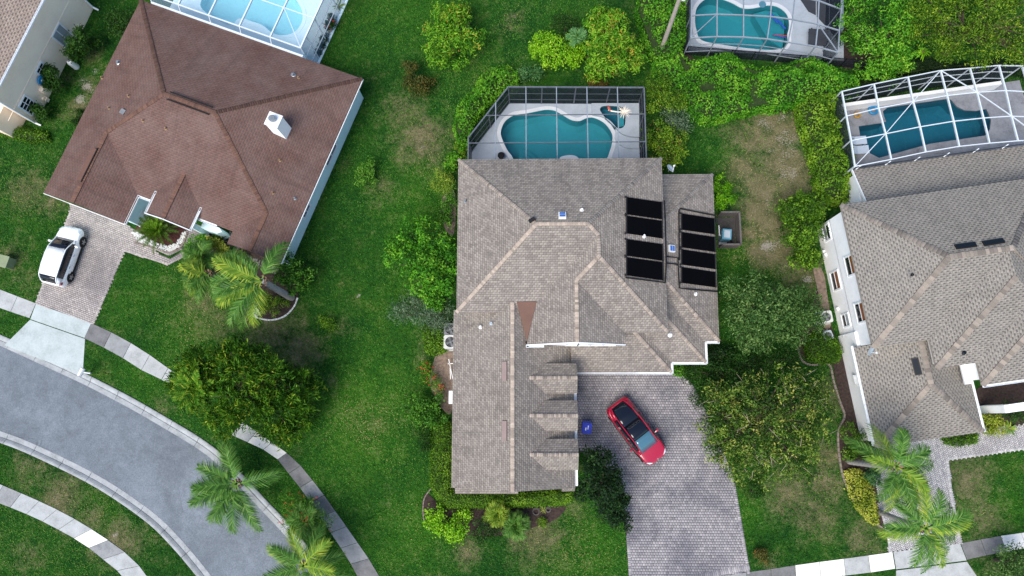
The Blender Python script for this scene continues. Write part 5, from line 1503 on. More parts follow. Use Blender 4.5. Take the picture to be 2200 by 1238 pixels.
def car(name, label, front, rear, zc_, body, spec):
    """lofted car; local x runs from tail (-) to nose (+)"""
    f, r = P(*front, zc_), P(*rear, zc_)
    d = Vector((f.x - r.x, f.y - r.y, 0)); Lc = spec['len']; d.normalize()
    mid = (f + r) / 2
    base = Vector((mid.x, mid.y, spec.get('z', 0.05)))
    s = Vector((-d.y, d.x, 0))
    W = lambda x, y, z: base + d * x + s * y + Vector((0, 0, z))
    root = thing(name, base, label, 'car')
    hw = spec['wid'] / 2
    st = spec['body']      # (x/L, half width factor, sill z, belt z, centre z)
    prof = []
    rowsn = 9
    V, F = [], []
    for (x, wf, zs, zb_, zc2) in st:
        w = hw * wf
        ring_ = [(0.80 * w, zs), (0.955 * w, zs + 0.05), (1.0 * w, zs + (zb_ - zs) * 0.45), (0.985 * w, zs + (zb_ - zs) * 0.75), (0.94 * w, zb_ - 0.03), (0.87 * w, zb_ + 0.02), (0.6 * w, zb_ + (zc2 - zb_) * 0.8), (0.3 * w, zc2 - 0.004), (0.0, zc2)]
        full = [(y, z) for y, z in ring_] + [(-y, z) for y, z in ring_[-2::-1]]
        V += [W(x * Lc, y, z) for y, z in full]
    n = 2 * rowsn - 1
    for i in range(len(st) - 1):
        for j in range(n - 1):
            F.append((i * n + j, i * n + j + 1, (i + 1) * n + j + 1, (i + 1) * n + j))
        F.append(((i) * n + n - 1, i * n, (i + 1) * n, (i + 1) * n + n - 1))
    F.append(tuple(range(n - 1, -1, -1))); F.append(tuple((len(st) - 1) * n + k for k in range(n)))
    bo = obj('body', V, F, body, root, smooth=True)
    md = bo.modifiers.new('round', 'SUBSURF'); md.levels = 1; md.render_levels = 2
    # cabin: stations of (x, half width at belt, half width at roof, z belt, z roof)
    cab = spec['cabin']
    cols = 7
    V, cells = [], {}
    for (x, wb, wr, zb_, zr2) in cab:
        pts = [(wb, zb_), (wb * 0.4 + wr * 0.6, zb_ + (zr2 - zb_) * 0.62), (wr, zr2 - 0.035), (wr * 0.72, zr2 - 0.006)]
        full = pts + [(0, zr2 + 0.012)] + [(-y, z) for y, z in pts[::-1]]
        V += [W(x * Lc, y * hw, z) for y, z in full]
    n = 9
    def grp(test):
        return [(i * n + j, i * n + j + 1, (i + 1) * n + j + 1, (i + 1) * n + j) for i in range(len(cab) - 1) for j in range(n - 1) if test(i, j)]
    ws, we = spec['glass_front'], spec['glass_rear']       # interval index sets
    side = spec['glass_side']
    parts = [('windscreen', M['car_glass_pale'] if spec.get('palews') else M['car_glass'], lambda i, j: i in ws and 2 <= j <= 5),
             ('rear_window', M['car_glass'], lambda i, j: i in we and 2 <= j <= 5),
             ('side_window', M['car_glass'], lambda i, j: i in side and j in (0, 1)),
             ('side_window', M['car_glass'], lambda i, j: i in side and j in (6, 7)),
             ('roof', M['car_glass'] if spec.get('glassroof') else body, lambda i, j: 2 <= j <= 5 and i not in ws and i not in we),
             ('pillars', body, lambda i, j: j in (0, 1, 6, 7) and i not in side)]
    for nm, mt, ts in parts:
        fs = grp(ts)
        if not fs: continue
        used = sorted({v for f_ in fs for v in f_}); mp_ = {v: k for k, v in enumerate(used)}
        o = obj(nm, [V[v] for v in used], [tuple(mp_[v] for v in f_) for f_ in fs], mt, root, smooth=True)
        md = o.modifiers.new('thick', 'SOLIDIFY'); md.thickness = 0.02; md.offset = 0
    # roof rails along the cabin edge (body colour)
    for sg in (0, 1):
        j = 2 if sg == 0 else 6
        mb = MB(); mb.tube([V[i * n + j] + Vector((0, 0, 0.01)) for i in range(len(cab))], 0.035, 6); mb.build('roof_rail', body, root)
    # wheels
    wr = spec['wheel']
    for x in spec['axles']:
        for sg in (1, -1):
            c = W(x * Lc, sg * (hw * 0.955 - 0.08), wr)
            ax_ = s * sg
            mb = MB(); mb.tube([c - ax_ * 0.12, c - ax_ * 0.11, c + ax_ * 0.09, c + ax_ * 0.115], [wr * 0.9, wr, wr, wr * 0.88], 20)
            w_ = mb.build('wheel', M['rubber'], root)
            mb = MB(); mb.tube([c + ax_ * 0.10, c + ax_ * 0.122], [wr * 0.66, wr * 0.62], 20); mb.build('rim', M['dark_trim'], w_)
            mb = MB()
            for k in range(5):
                a = 2 * math.pi * k / 5
                e = c + ax_ * 0.128 + (d * math.cos(a) + Vector((0, 0, 1)) * math.sin(a)) * wr * 0.58
                mb.bar(c + ax_ * 0.128, e, 0.07, 0.03, up=ax_)
            mb.tube([c + ax_ * 0.118, c + ax_ * 0.14], [0.07, 0.06], 10); mb.build('spokes', M['alloy'], w_)
            mb = MB(); mb.tube([W(x * Lc, sg * hw * 0.80, wr + 0.02), W(x * Lc, sg * hw * 0.985, wr + 0.02)], [wr * 1.14, wr * 1.14], 22); mb.build('wheel_arch', M['dark_trim'], root)
    # mirrors
    for sg in (1, -1):
        mx = spec['mirror']
        a = W(mx * Lc, sg * hw * 0.93, spec['belt'] + 0.05); b = W(mx * Lc - 0.03, sg * (hw + 0.14), spec['belt'] + 0.09)
        mb = MB(); mb.bar(a, b, 0.08, 0.05); mb.tube([b - s * sg * 0.09, b, b + s * sg * 0.07, b + s * sg * 0.09], [0.06, 0.085, 0.075, 0.03], 8); mb.build('wing_mirror', body, root)
    for nm, mt, fx in (('headlight', 'lamp_glass', spec['head']), ('tail_light', 'lamp_red', spec['tail'])):
        for sg in (1, -1):
            q = [W(x * Lc, sg * y * hw, z) for x, y, z in fx]
            mb = MB(); mb.add(q + [p_ - Vector((0, 0, 0.06)) for p_ in q], [(0, 1, 2, 3), (7, 6, 5, 4), (0, 4, 5, 1), (1, 5, 6, 2), (2, 6, 7, 3), (3, 7, 4, 0)]); mb.build(nm, M[mt], root)
    for sg in (1, -1):
        for x in spec['handles']:
            c = W(x * Lc, sg * hw * 0.985, spec['belt'] - 0.13)
            MB().bar(c - d * 0.09, c + d * 0.09, 0.03, 0.03).build('door_handle', body if spec.get('glassroof') else M['alloy'], root)
        MB().bar(W(-0.27 * Lc, sg * hw * 0.97, 0.24), W(0.27 * Lc, sg * hw * 0.97, 0.24), 0.06, 0.10).build('sill_trim', M['dark_trim'], root)
    c = W(spec['badge'][0] * Lc, 0, spec['badge'][1]); mb = MB(); mb.lathe(c, [(0.05, -0.01), (0.05, 0.012), (0.03, 0.014)], 12); mb.build('badge', M['steel'], root)
    return root, W, Lc, hw

red = dict(len=4.72, wid=1.92, z=0.055, wheel=0.36, axles=(0.315, -0.305), mirror=0.16, belt=0.96, handles=(0.02, -0.18), badge=(0.478, 0.70), palews=True, glassroof=True,
           body=[(-0.5, 0.70, 0.42, 0.70, 0.78), (-0.485, 0.82, 0.30, 0.86, 0.98), (-0.45, 0.92, 0.24, 0.96, 1.06), (-0.38, 0.98, 0.22, 0.99, 1.04), (-0.2, 1.0, 0.20, 0.97, 0.98), (0.0, 1.0, 0.20, 0.95, 0.96), (0.18, 0.99, 0.20, 0.93, 0.95), (0.30, 0.975, 0.22, 0.88, 0.93), (0.40, 0.93, 0.24, 0.80, 0.85), (0.455, 0.84, 0.27, 0.72, 0.76), (0.49, 0.68, 0.32, 0.62, 0.66), (0.5, 0.5, 0.40, 0.55, 0.58)],
           cabin=[(-0.455, 0.62, 0.52, 1.0, 1.05), (-0.40, 0.80, 0.60, 1.0, 1.14), (-0.30, 0.88, 0.66, 0.98, 1.36), (-0.16, 0.91, 0.69, 0.97, 1.53), (0.0, 0.92, 0.69, 0.95, 1.60), (0.08, 0.92, 0.68, 0.94, 1.57), (0.15, 0.92, 0.68, 0.94, 1.44), (0.22, 0.90, 0.70, 0.93, 1.22), (0.285, 0.84, 0.72, 0.92, 0.98)],
           glass_front={5, 6, 7}, glass_rear={0, 1, 2}, glass_side={2, 3, 4, 5, 6},
           head=[(0.42, 0.84, 0.80), (0.47, 0.70, 0.68), (0.485, 0.44, 0.68), (0.462, 0.56, 0.77)], tail=[(-0.478, 0.75, 0.93), (-0.455, 0.90, 0.93), (-0.43, 0.93, 1.0), (-0.46, 0.78, 1.02)])
car('parked_car', 'shiny red car with dark glass roof on the wide paver driveway', (1412, 984), (1324, 869), 0.7, M['paint_red'], red)
wht = dict(len=4.35, wid=1.80, z=0.055, wheel=0.35, axles=(0.30, -0.30), mirror=0.19, belt=0.98, handles=(0.04, -0.16), badge=(0.485, 0.72),
           body=[(-0.5, 0.72, 0.42, 0.80, 0.86), (-0.49, 0.86, 0.28, 0.94, 1.02), (-0.45, 0.95, 0.24, 1.0, 1.05), (-0.36, 0.99, 0.22, 1.01, 1.03), (-0.15, 1.0, 0.22, 0.99, 1.0), (0.05, 1.0, 0.22, 0.98, 0.99), (0.22, 0.99, 0.22, 0.98, 1.02), (0.34, 0.97, 0.24, 0.93, 1.00), (0.43, 0.90, 0.26, 0.84, 0.90), (0.475, 0.78, 0.30, 0.72, 0.78), (0.495, 0.62, 0.36, 0.60, 0.64), (0.5, 0.5, 0.42, 0.55, 0.57)],
           cabin=[(-0.47, 0.84, 0.64, 1.02, 1.12), (-0.42, 0.88, 0.68, 1.01, 1.42), (-0.37, 0.90, 0.71, 1.01, 1.56), (-0.2, 0.92, 0.74, 1.0, 1.63), (-0.02, 0.92, 0.74, 0.99, 1.64), (0.09, 0.92, 0.72, 0.98, 1.58), (0.16, 0.91, 0.74, 0.98, 1.40), (0.22, 0.90, 0.76, 0.99, 1.20), (0.275, 0.86, 0.78, 1.0, 1.03)],
           glass_front={5, 6, 7}, glass_rear={0, 1}, glass_side={2, 3, 4, 5, 6},
           head=[(0.40, 0.88, 0.93), (0.455, 0.74, 0.84), (0.46, 0.62, 0.88), (0.42, 0.72, 0.95)], tail=[(-0.49, 0.74, 0.94), (-0.46, 0.93, 0.92), (-0.42, 0.95, 1.0), (-0.465, 0.80, 1.06)])
_, W, Lc, hw = car('parked_car', 'white compact car parked on the left paver driveway', (157, 487), (112, 613), 0.75, M['paint_white'], wht)

# ------------------------------------------------------------------ small things
# blue recycling bin
rb_ = thing('recycling_bin', P(1258, 922), 'blue wheeled recycling bin standing by the garage on the driveway', 'bin')
c = P(1258, 920); rz = math.radians(-8)
mb = MB()
vs = []
for z, sx, sy in ((0.05, 0.44, 0.5), (0.98, 0.58, 0.64)):
    for dx, dy in ((-1, -1), (1, -1), (1, 1), (-1, 1)):
        x, y = dx * sx / 2, dy * sy / 2
        vs.append(c + Vector((x * math.cos(rz) - y * math.sin(rz), x * math.sin(rz) + y * math.cos(rz), z)))
mb.add(vs, [(3, 2, 1, 0), (4, 5, 6, 7), (0, 1, 5, 4), (1, 2, 6, 5), (2, 3, 7, 6), (3, 0, 4, 7)]); mb.build('body', M['blue_plastic'], rb_)
MB().box(c + Vector((0, 0, 1.02)), (0.64, 0.70, 0.07), rz).box(c + Vector((0, 0, 1.07)), (0.5, 0.5, 0.05), rz).build('lid', M['blue_plastic'], rb_)
MB().bar(c + Vector((-0.28, 0.42, 0.95)), c + Vector((0.28, 0.42, 0.95)), 0.05, 0.05).build('handle', M['blue_plastic'], rb_)
MB().box(c + Vector((0.09, 0.05, 1.098)), (0.05, 0.26, 0.006), rz).box(c + Vector((-0.06, -0.05, 1.098)), (0.07, 0.18, 0.006), rz).build('lid_print', M['white_plastic'], rb_)
for sx in (-0.24, 0.24):
    q = c + Vector((sx, 0.24, 0.16)); mb = MB(); mb.tube([q - Vector((0.03, 0, 0)), q + Vector((0.03, 0, 0))], 0.12, 12); mb.build('wheel', M['rubber'], rb_)

def condenser(px_, py_, label, s=0.85, h=0.8, rz=0.0, shell='ac_shell'):
    c = P(px_, py_, h); c.z = 0.06
    root = thing('air_conditioner', c, label, 'air conditioner')
    MB().box(c + Vector((0, 0, -0.01)), (s + 0.15, s + 0.15, 0.08), rz).build('pad', M['concrete'], root)
    ho = [(c.x + x * math.cos(rz) - y * math.sin(rz), c.y + x * math.sin(rz) + y * math.cos(rz)) for x, y in [(s / 2 * a, s / 2 * b) for a, b in ((-1, -.8), (-.8, -1), (.8, -1), (1, -.8), (1, .8), (.8, 1), (-.8, 1), (-1, .8))]]
    circ = [(c.x + s * 0.38 * math.cos(a), c.y + s * 0.38 * math.sin(a)) for a in np.linspace(0, 2 * math.pi, 25)[:-1]]
    holed('casing', ho, [circ], c.z + h, h, M[shell], root)
    mb = MB(); mb.lathe(c + Vector((0, 0, h - 0.16)), [(s * 0.40, 0), (s * 0.40, 0.02)], 24); mb.build('fan_well', M['ac_dark'], root)
    mb = MB()
    for k in range(4):
        a = k * math.pi / 2 + 0.4
        p_ = c + Vector((0, 0, h - 0.1)); dd = Vector((math.cos(a), math.sin(a), 0)); nn = Vector((-dd.y, dd.x, 0))
        mb.add([p_ + dd * 0.05 - nn * 0.03, p_ + dd * s * 0.35 - nn * 0.12, p_ + dd * s * 0.35 + nn * 0.1 + Vector((0, 0, 0.05)), p_ + dd * 0.05 + nn * 0.04 + Vector((0, 0, 0.03))], [(0, 1, 2, 3)])
    mb.lathe(c + Vector((0, 0, h - 0.12)), [(0.09, 0), (0.09, 0.08), (0.04, 0.1)], 12); mb.build('fan', M['grey_plastic'], root)
    mb = MB()
    for k in range(18):
        a = 2 * math.pi * k / 18; dd = Vector((math.cos(a), math.sin(a), 0))
        mb.bar(c + Vector((0, 0, h + 0.005)) + dd * 0.08, c + Vector((0, 0, h + 0.005)) + dd * s * 0.40, 0.01, 0.01)
    mb.build('grille', M['grey_plastic'], root)
condenser(968, 735, 'grey condenser beside the garage, the one nearer the street', 0.95, 0.85)
condenser(967, 708, 'dark condenser beside the garage, the one nearer the big leafy tree', 0.85, 0.75, shell='grey_plastic')
condenser(1775, 681, 'pale condenser with open fan beside the white house wall', 0.8, 0.85, math.radians(8))
condenser(1779, 721, 'smaller grey condenser half hidden by the round hedge', 0.62, 0.7, math.radians(20), shell='dish')

# satellite dishes
def dish(p, aim, label, r=0.32):
    root = thing('satellite_dish', p, label, 'satellite dish')
    p = Vector(p); aim = Vector(aim).normalized()
    c = p + Vector((0, 0, 0.45))
    s_ = aim.orthogonal().normalized(); u_ = aim.cross(s_)
    V, F = [], []
    for i, t in enumerate((0.05, 0.4, 0.7, 1.0)):
        for k in range(20):
            a = 2 * math.pi * k / 20
            V.append(c + (s_ * math.cos(a) + u_ * math.sin(a)) * r * t + aim * (0.10 * t * t))
    for i in range(3):
        for k in range(20): F.append((i * 20 + k, i * 20 + (k + 1) % 20, (i + 1) * 20 + (k + 1) % 20, (i + 1) * 20 + k))
    F.append(tuple(range(19, -1, -1)))
    o = obj('reflector', V, F, M['dish'], root, smooth=True)
    md = o.modifiers.new('t', 'SOLIDIFY'); md.thickness = 0.02
    mb = MB(); mb.tube([p, p + Vector((0, 0, 0.3)), c - aim * 0.02], 0.03, 7); mb.build('mast', M['grey_plastic'], root)
    e = c + aim * 0.42 - u_ * 0.05
    mb = MB(); mb.tube([c - u_ * r * 0.9, e], 0.018, 6); mb.build('feed_arm', M['white_plastic'], root)
    MB().bar(e - aim * 0.06, e + aim * 0.05, 0.1, 0.1).build('receiver', M['white_plastic'], root)
dish(P(1436, 368, 3.3), (0.5, 0.35, 0.7), 'small satellite dish on the upper right roof corner of the central house', 0.3)
dish(Rr(-0.1, -9.2, 4.2) + Vector((0.1, -0.1, 0)), (0.55, -0.5, 0.55), 'satellite dish on the white house between its two roofs', 0.40)

# fenced pool equipment by the east wall
bed_ = MB().prism(G([(1541, 533), (1541, 468), (1579, 468), (1579, 533)]), -0.05, 0.05).build('equipment_pad', M['joint'], label='dark bare ground inside the timber pump pen', cat='ground', kind='structure')
eq = thing('equipment_pen', P(1560, 500), 'weathered timber pen around the pool pump beside the solar panels', 'fence')
x0, x1, y0, y1 = P(1541, 500).x, P(1580, 500).x, P(1560, 534).y, P(1560, 466).y
for a, b in (((x0, y1), (x1, y1)), ((x1, y1), (x1, y0)), ((x1, y0), (x0, y0))):
    a, b = Vector((*a, 0)), Vector((*b, 0))
    n = int((b - a).length / 0.16)
    for k in range(n):
        p_ = lerp2(a, b, (k + 0.5) / n)
        dd = (b - a).normalized()
        MB().bar(p_ - dd * 0.07 + Vector((0, 0, 0.62)), p_ + dd * 0.07 + Vector((0, 0, 0.62)), 0.03, 1.2 + rng.uniform(-.03, .03)).build('board', M['wood_grey'], eq)
    MB().bar(a + Vector((0, 0, 1.24)), b + Vector((0, 0, 1.24)), 0.12, 0.05).build('top_rail', M['wood_grey'], eq)
fl = thing('pool_filter', P(1558, 500), 'teal pool heater cabinet inside the timber pen', 'pool heater')
c = P(1562, 503, 0.9); c.z = 0
MB().box(c + Vector((0, 0, 0.45)), (0.62, 0.72, 0.9), math.radians(-6)).build('casing', M['teal_plastic'], fl)
MB().box(c + Vector((0, 0, 0.92)), (0.42, 0.52, 0.06), math.radians(-6)).build('top_cover', M['dish'], fl)
pu = thing('pool_pump', P(1562, 522), 'black pool pump and pipes inside the timber pen', 'pump')
c = P(1568, 523, 0.3); c.z = 0
mb = MB(); mb.lathe(c, [(0.2, 0), (0.22, 0.3), (0.16, 0.34), (0.1, 0.36)], 14); mb.build('strainer', M['black_plastic'], pu)
mb = MB(); mb.tube([c + Vector((-0.2, 0, 0.2)), c + Vector((-0.75, 0.05, 0.2))], 0.12, 10); mb.build('motor', M['grey_plastic'], pu)
mb = MB(); mb.tube([c + Vector((-0.1, 0.3, 0.1)), c + Vector((-0.7, 0.6, 0.3)), c + Vector((-0.7, 1.3, 0.3))], 0.04, 6); mb.build('pipe', M['white_plastic'], pu)

# utility pole
ub, ut = P(1417, 118), Vector((0, 0, 0))
h_ = 9.5
ut = Vector((ub.x, ub.y, h_))
up_ = thing('utility_pole', ub, 'tall bare timber utility pole beside the top right pool', 'pole')
mb = MB(); mb.tube([ub, Vector((ub.x, ub.y, 3)), ut], [0.17, 0.155, 0.125], 12); mb.build('shaft', M['pole_wood'], up_)
MB().box((ub.x + 0.25, ub.y, 7.6), (0.22, 0.2, 0.5)).build('lamp_box', M['white_plastic'], up_)

# mailbox at the kerb, utility cabinet on the left lawn
mbx = thing('mailbox', P(176, 801), 'white mailbox on a post at the kerb by the pale apron', 'mailbox')
c = P(176, 800, 1.0); c.z = 0
MB().box(c + Vector((0, 0, 0.5)), (0.12, 0.12, 1.0), math.radians(-25)).build('post', M['white_plastic'], mbx)
mb = MB(); dv = Vector((math.cos(math.radians(-115)), math.sin(math.radians(-115)), 0)); sv_ = Vector((-dv.y, dv.x, 0))
prof = [(-0.13, 0.0), (0.13, 0.0), (0.13, 0.14), (0.08, 0.24), (0, 0.27), (-0.08, 0.24), (-0.13, 0.14)]
vs = [c + Vector((0, 0, 1.0)) + dv * e + sv_ * y + Vector((0, 0, z)) for e in (-0.28, 0.28) for y, z in prof]
mb.add(vs, [tuple(range(6, -1, -1)), tuple(range(7, 14))] + [(i, (i + 1) % 7, (i + 1) % 7 + 7, i + 7) for i in range(7)]); mb.build('box', M['white_plastic'], mbx)
MB().bar(c + Vector((0, 0, 1.05)), c + Vector((0.55, -0.08, 0.95)), 0.07, 0.06).build('newspaper_arm', M['white_plastic'], mbx)
ubx = thing('utility_cabinet', P(5, 565), 'pale green utility cabinet on the lawn at the left edge', 'cabinet')
c = P(4, 561, 0.8); c.z = 0
MB().box(c + Vector((0, 0, 0.4)), (0.85, 0.75, 0.8), math.radians(-14)).build('cabinet', M['green_box'], ubx)
MB().box(c + Vector((0, 0, 0.83)), (0.95, 0.85, 0.08), math.radians(-14)).build('lid', M['green_box'], ubx)
wt = thing('water_tank', P(152, 136), 'white upright tank by the cream house wall', 'tank')
c = P(150, 133, 0.9); c.z = 0
mb = MB(); mb.lathe(c, [(0.2, 0), (0.24, 0.1), (0.24, 0.85), (0.17, 1.0), (0.07, 1.04)], 16); mb.build('shell', M['white_plastic'], wt)
mb = MB(); mb.lathe(c + Vector((0, 0, 1.03)), [(0.08, 0), (0.08, 0.12), (0.05, 0.14)], 12); mb.build('valve', M['grey_plastic'], wt)
hz = thing('hose_reel', PP(85, 170, *CW), 'round blue disc on the cream wall under its middle window', 'hose reel')
c = PP(85, 171, *CW) + co * 0.1
mb = MB(); mb.tube([c, c + co * 0.12], [0.36, 0.34], 20); mb.build('reel', M['ring_blue'], hz)
mb = MB(); mb.tube([c + co * 0.12, c + co * 0.16], [0.12, 0.1], 12); mb.build('hub', M['dish'], hz)
# ladder and litter by the garage wall
ld = thing('plant_frame', P(971, 800), 'white pipe frame leaning by the garage wall', 'frame')
for a, b in (((964, 772), (973, 815)), ((962, 782), (976, 781)), ((968, 815), (967, 790)), ((975, 781), (975, 790))):
    MB().bar(P(*a, 0.5), P(*b, 0.5), 0.05, 0.05).build('rod', M['white_plastic'], ld)
# ------------------------------------------------------------------ foliage
LM = {}
def lm(key, cols, **k): LM[key] = leafmat('leaf_' + key, cols, **k)
lm('mango', [(40, 88, 14), (72, 130, 24), (106, 160, 34), (138, 176, 50), (172, 146, 56)])
lm('bright', [(52, 108, 10), (96, 156, 16), (132, 186, 30), (164, 206, 60)])
lm('dark', [(18, 42, 14), (30, 62, 18), (46, 84, 24), (66, 104, 34)])
lm('deep', [(12, 30, 16), (20, 44, 20), (30, 60, 24), (52, 84, 36)])
lm('mid', [(32, 72, 18), (54, 104, 26), (82, 134, 38), (112, 158, 56)])
lm('vine', [(34, 86, 14), (64, 128, 24), (100, 160, 38), (140, 186, 58)])
lm('olive', [(40, 76, 14), (76, 114, 24), (116, 150, 34), (158, 178, 54)])
lm('yellow', [(96, 120, 24), (140, 156, 44), (176, 180, 70), (204, 200, 96)])
lm('hedge', [(34, 66, 10), (64, 104, 18), (100, 142, 32), (138, 172, 50)])
lm('oak', [(28, 54, 16), (54, 88, 28), (90, 122, 42), (128, 150, 60), (170, 168, 84)])
lm('oak2', [(34, 66, 26), (62, 98, 44), (96, 132, 66), (134, 158, 92)])
lm('sage', [(60, 84, 62), (86, 112, 84), (114, 138, 108), (142, 160, 130)])
lm('casuarina', [(20, 50, 10), (38, 82, 14), (64, 112, 24), (98, 142, 34), (154, 166, 50)])
lm('reddish', [(44, 56, 20), (70, 78, 30), (104, 94, 42), (128, 92, 46)])
lm('palm', [(34, 72, 24), (58, 102, 38), (90, 134, 56), (132, 162, 78)], gloss=0.35)
lm('palm_yellow', [(62, 100, 30), (94, 134, 42), (134, 162, 58), (176, 180, 64)], gloss=0.5)
lm('palm_blue', [(36, 78, 40), (58, 104, 56), (88, 134, 76), (128, 164, 96)], gloss=0.35)
lm('cycad', [(24, 48, 14), (44, 72, 20), (68, 98, 28), (96, 118, 40)], gloss=0.3)
lm('flower_red', [(190, 52, 48), (214, 84, 72)])
lm('litter', [(96, 78, 62), (128, 104, 84), (150, 128, 104)])

def leaf_quads(C, N, length, width, r, droop=0.15, flat=0.35, spray=0.0):
    """diamond leaves at C with outward normals N"""
    n = len(C)
    N = N / (np.linalg.norm(N, axis=1)[:, None] + 1e-9)
    rd = r.normal(size=(n, 3))
    nn = N * (1 - flat) + rd * flat * 0.9
    nn[:, 2] += 0.25
    nn /= np.linalg.norm(nn, axis=1)[:, None] + 1e-9
    t = np.cross(nn, r.normal(size=(n, 3))); t /= np.linalg.norm(t, axis=1)[:, None] + 1e-9
    if spray:
        t = t * (1 - spray) + (N + r.normal(size=(n, 3)) * 0.45 + np.array([0, 0, 0.3])) * spray
        t /= np.linalg.norm(t, axis=1)[:, None] + 1e-9
        nn = nn - t * np.sum(nn * t, 1)[:, None]; nn /= np.linalg.norm(nn, axis=1)[:, None] + 1e-9
    b = np.cross(nn, t)
    L_ = (length * r.uniform(0.6, 1.3, n))[:, None]; W_ = (width * r.uniform(0.7, 1.25, n))[:, None]
    V = np.stack([C - t * L_ * 0.5 - nn * L_ * droop * 0.3, C + b * W_ * 0.5, C + t * L_ * 0.5 - nn * L_ * droop, C - b * W_ * 0.5], 1)
    F = np.arange(n * 4).reshape(n, 4)
    return V.reshape(-1, 3), F

def crown_leaves(lobes, r, clump_r, per, density, length, width, low=-0.35, flat=0.4, tint_c=0.22, tint_mu=0.45, spray=0.0):
    """lobes: (centre, radii). Clumps of leaves over the outer skin of the lobes, with some deeper ones."""
    Cs, Ns, Ts = [], [], []
    cen = np.array([l[0] for l in lobes], float); rad = np.array([l[1] for l in lobes], float)
    for c, R_ in zip(cen, rad):
        area = 4 * math.pi * ((R_[0] * R_[1]) ** 1.6 + 2 * (R_[0] * R_[2]) ** 1.6) ** (1 / 1.6) / 3 ** (1 / 1.6)
        n = max(6, int(area * density))
        d = r.normal(size=(n * 2, 3)); d /= np.linalg.norm(d, axis=1)[:, None]
        d = d[d[:, 2] > low][:n]
        s = np.where(r.random(len(d)) < 0.8, r.uniform(0.82, 1.08, len(d)), r.uniform(0.45, 0.8, len(d)))
        p = c + d * R_ * s[:, None]
        # drop what lies deep inside another lobe
        ok = np.ones(len(p), bool)
        for c2, R2_ in zip(cen, rad):
            if c2 is c: continue
            q = np.linalg.norm((p - c2) / R2_, axis=1)
            ok &= ~((q < 0.62) & (np.abs(c2 - c).sum() > 1e-6))
        p, d2 = p[ok], d[ok]
        nn = d2 / R_; nn /= np.linalg.norm(nn, axis=1)[:, None]
        Cs.append(p); Ns.append(nn)
    P0 = np.concatenate(Cs); N0 = np.concatenate(Ns)
    tc = np.clip(r.normal(tint_mu, tint_c, len(P0)), 0, 1)
    k = r.poisson(per, len(P0)) + 2
    idx_ = np.repeat(np.arange(len(P0)), k)
    off = r.normal(size=(len(idx_), 3)) * clump_r
    off -= N0[idx_] * (np.sum(off * N0[idx_], 1) * 0.35)[:, None]
    C = P0[idx_] + off
    T = np.clip(tc[idx_] + r.normal(0, 0.14, len(idx_)), 0, 1)
    nn = N0[idx_] + off / clump_r * 0.35
    C[:, 2] = np.maximum(C[:, 2], 0.04)
    V, F = leaf_quads(C, nn, length, width, r, flat=flat, spray=spray)
    return V, F, T

SEED = [100]
def lobe_px(px_, py_, z, rpx, rz=None):
    """lobe whose centre is at height z under that pixel, radius in photo pixels"""
    c = P(px_, py_, z); s = mscale(px_, py_, z)
    rx, ry = (rpx if hasattr(rpx, '__len__') else (rpx, rpx))
    rz = rz if rz is not None else min(rx, ry) * s * 0.8
    return (np.array(c), np.array([rx * s, ry * s, rz]))

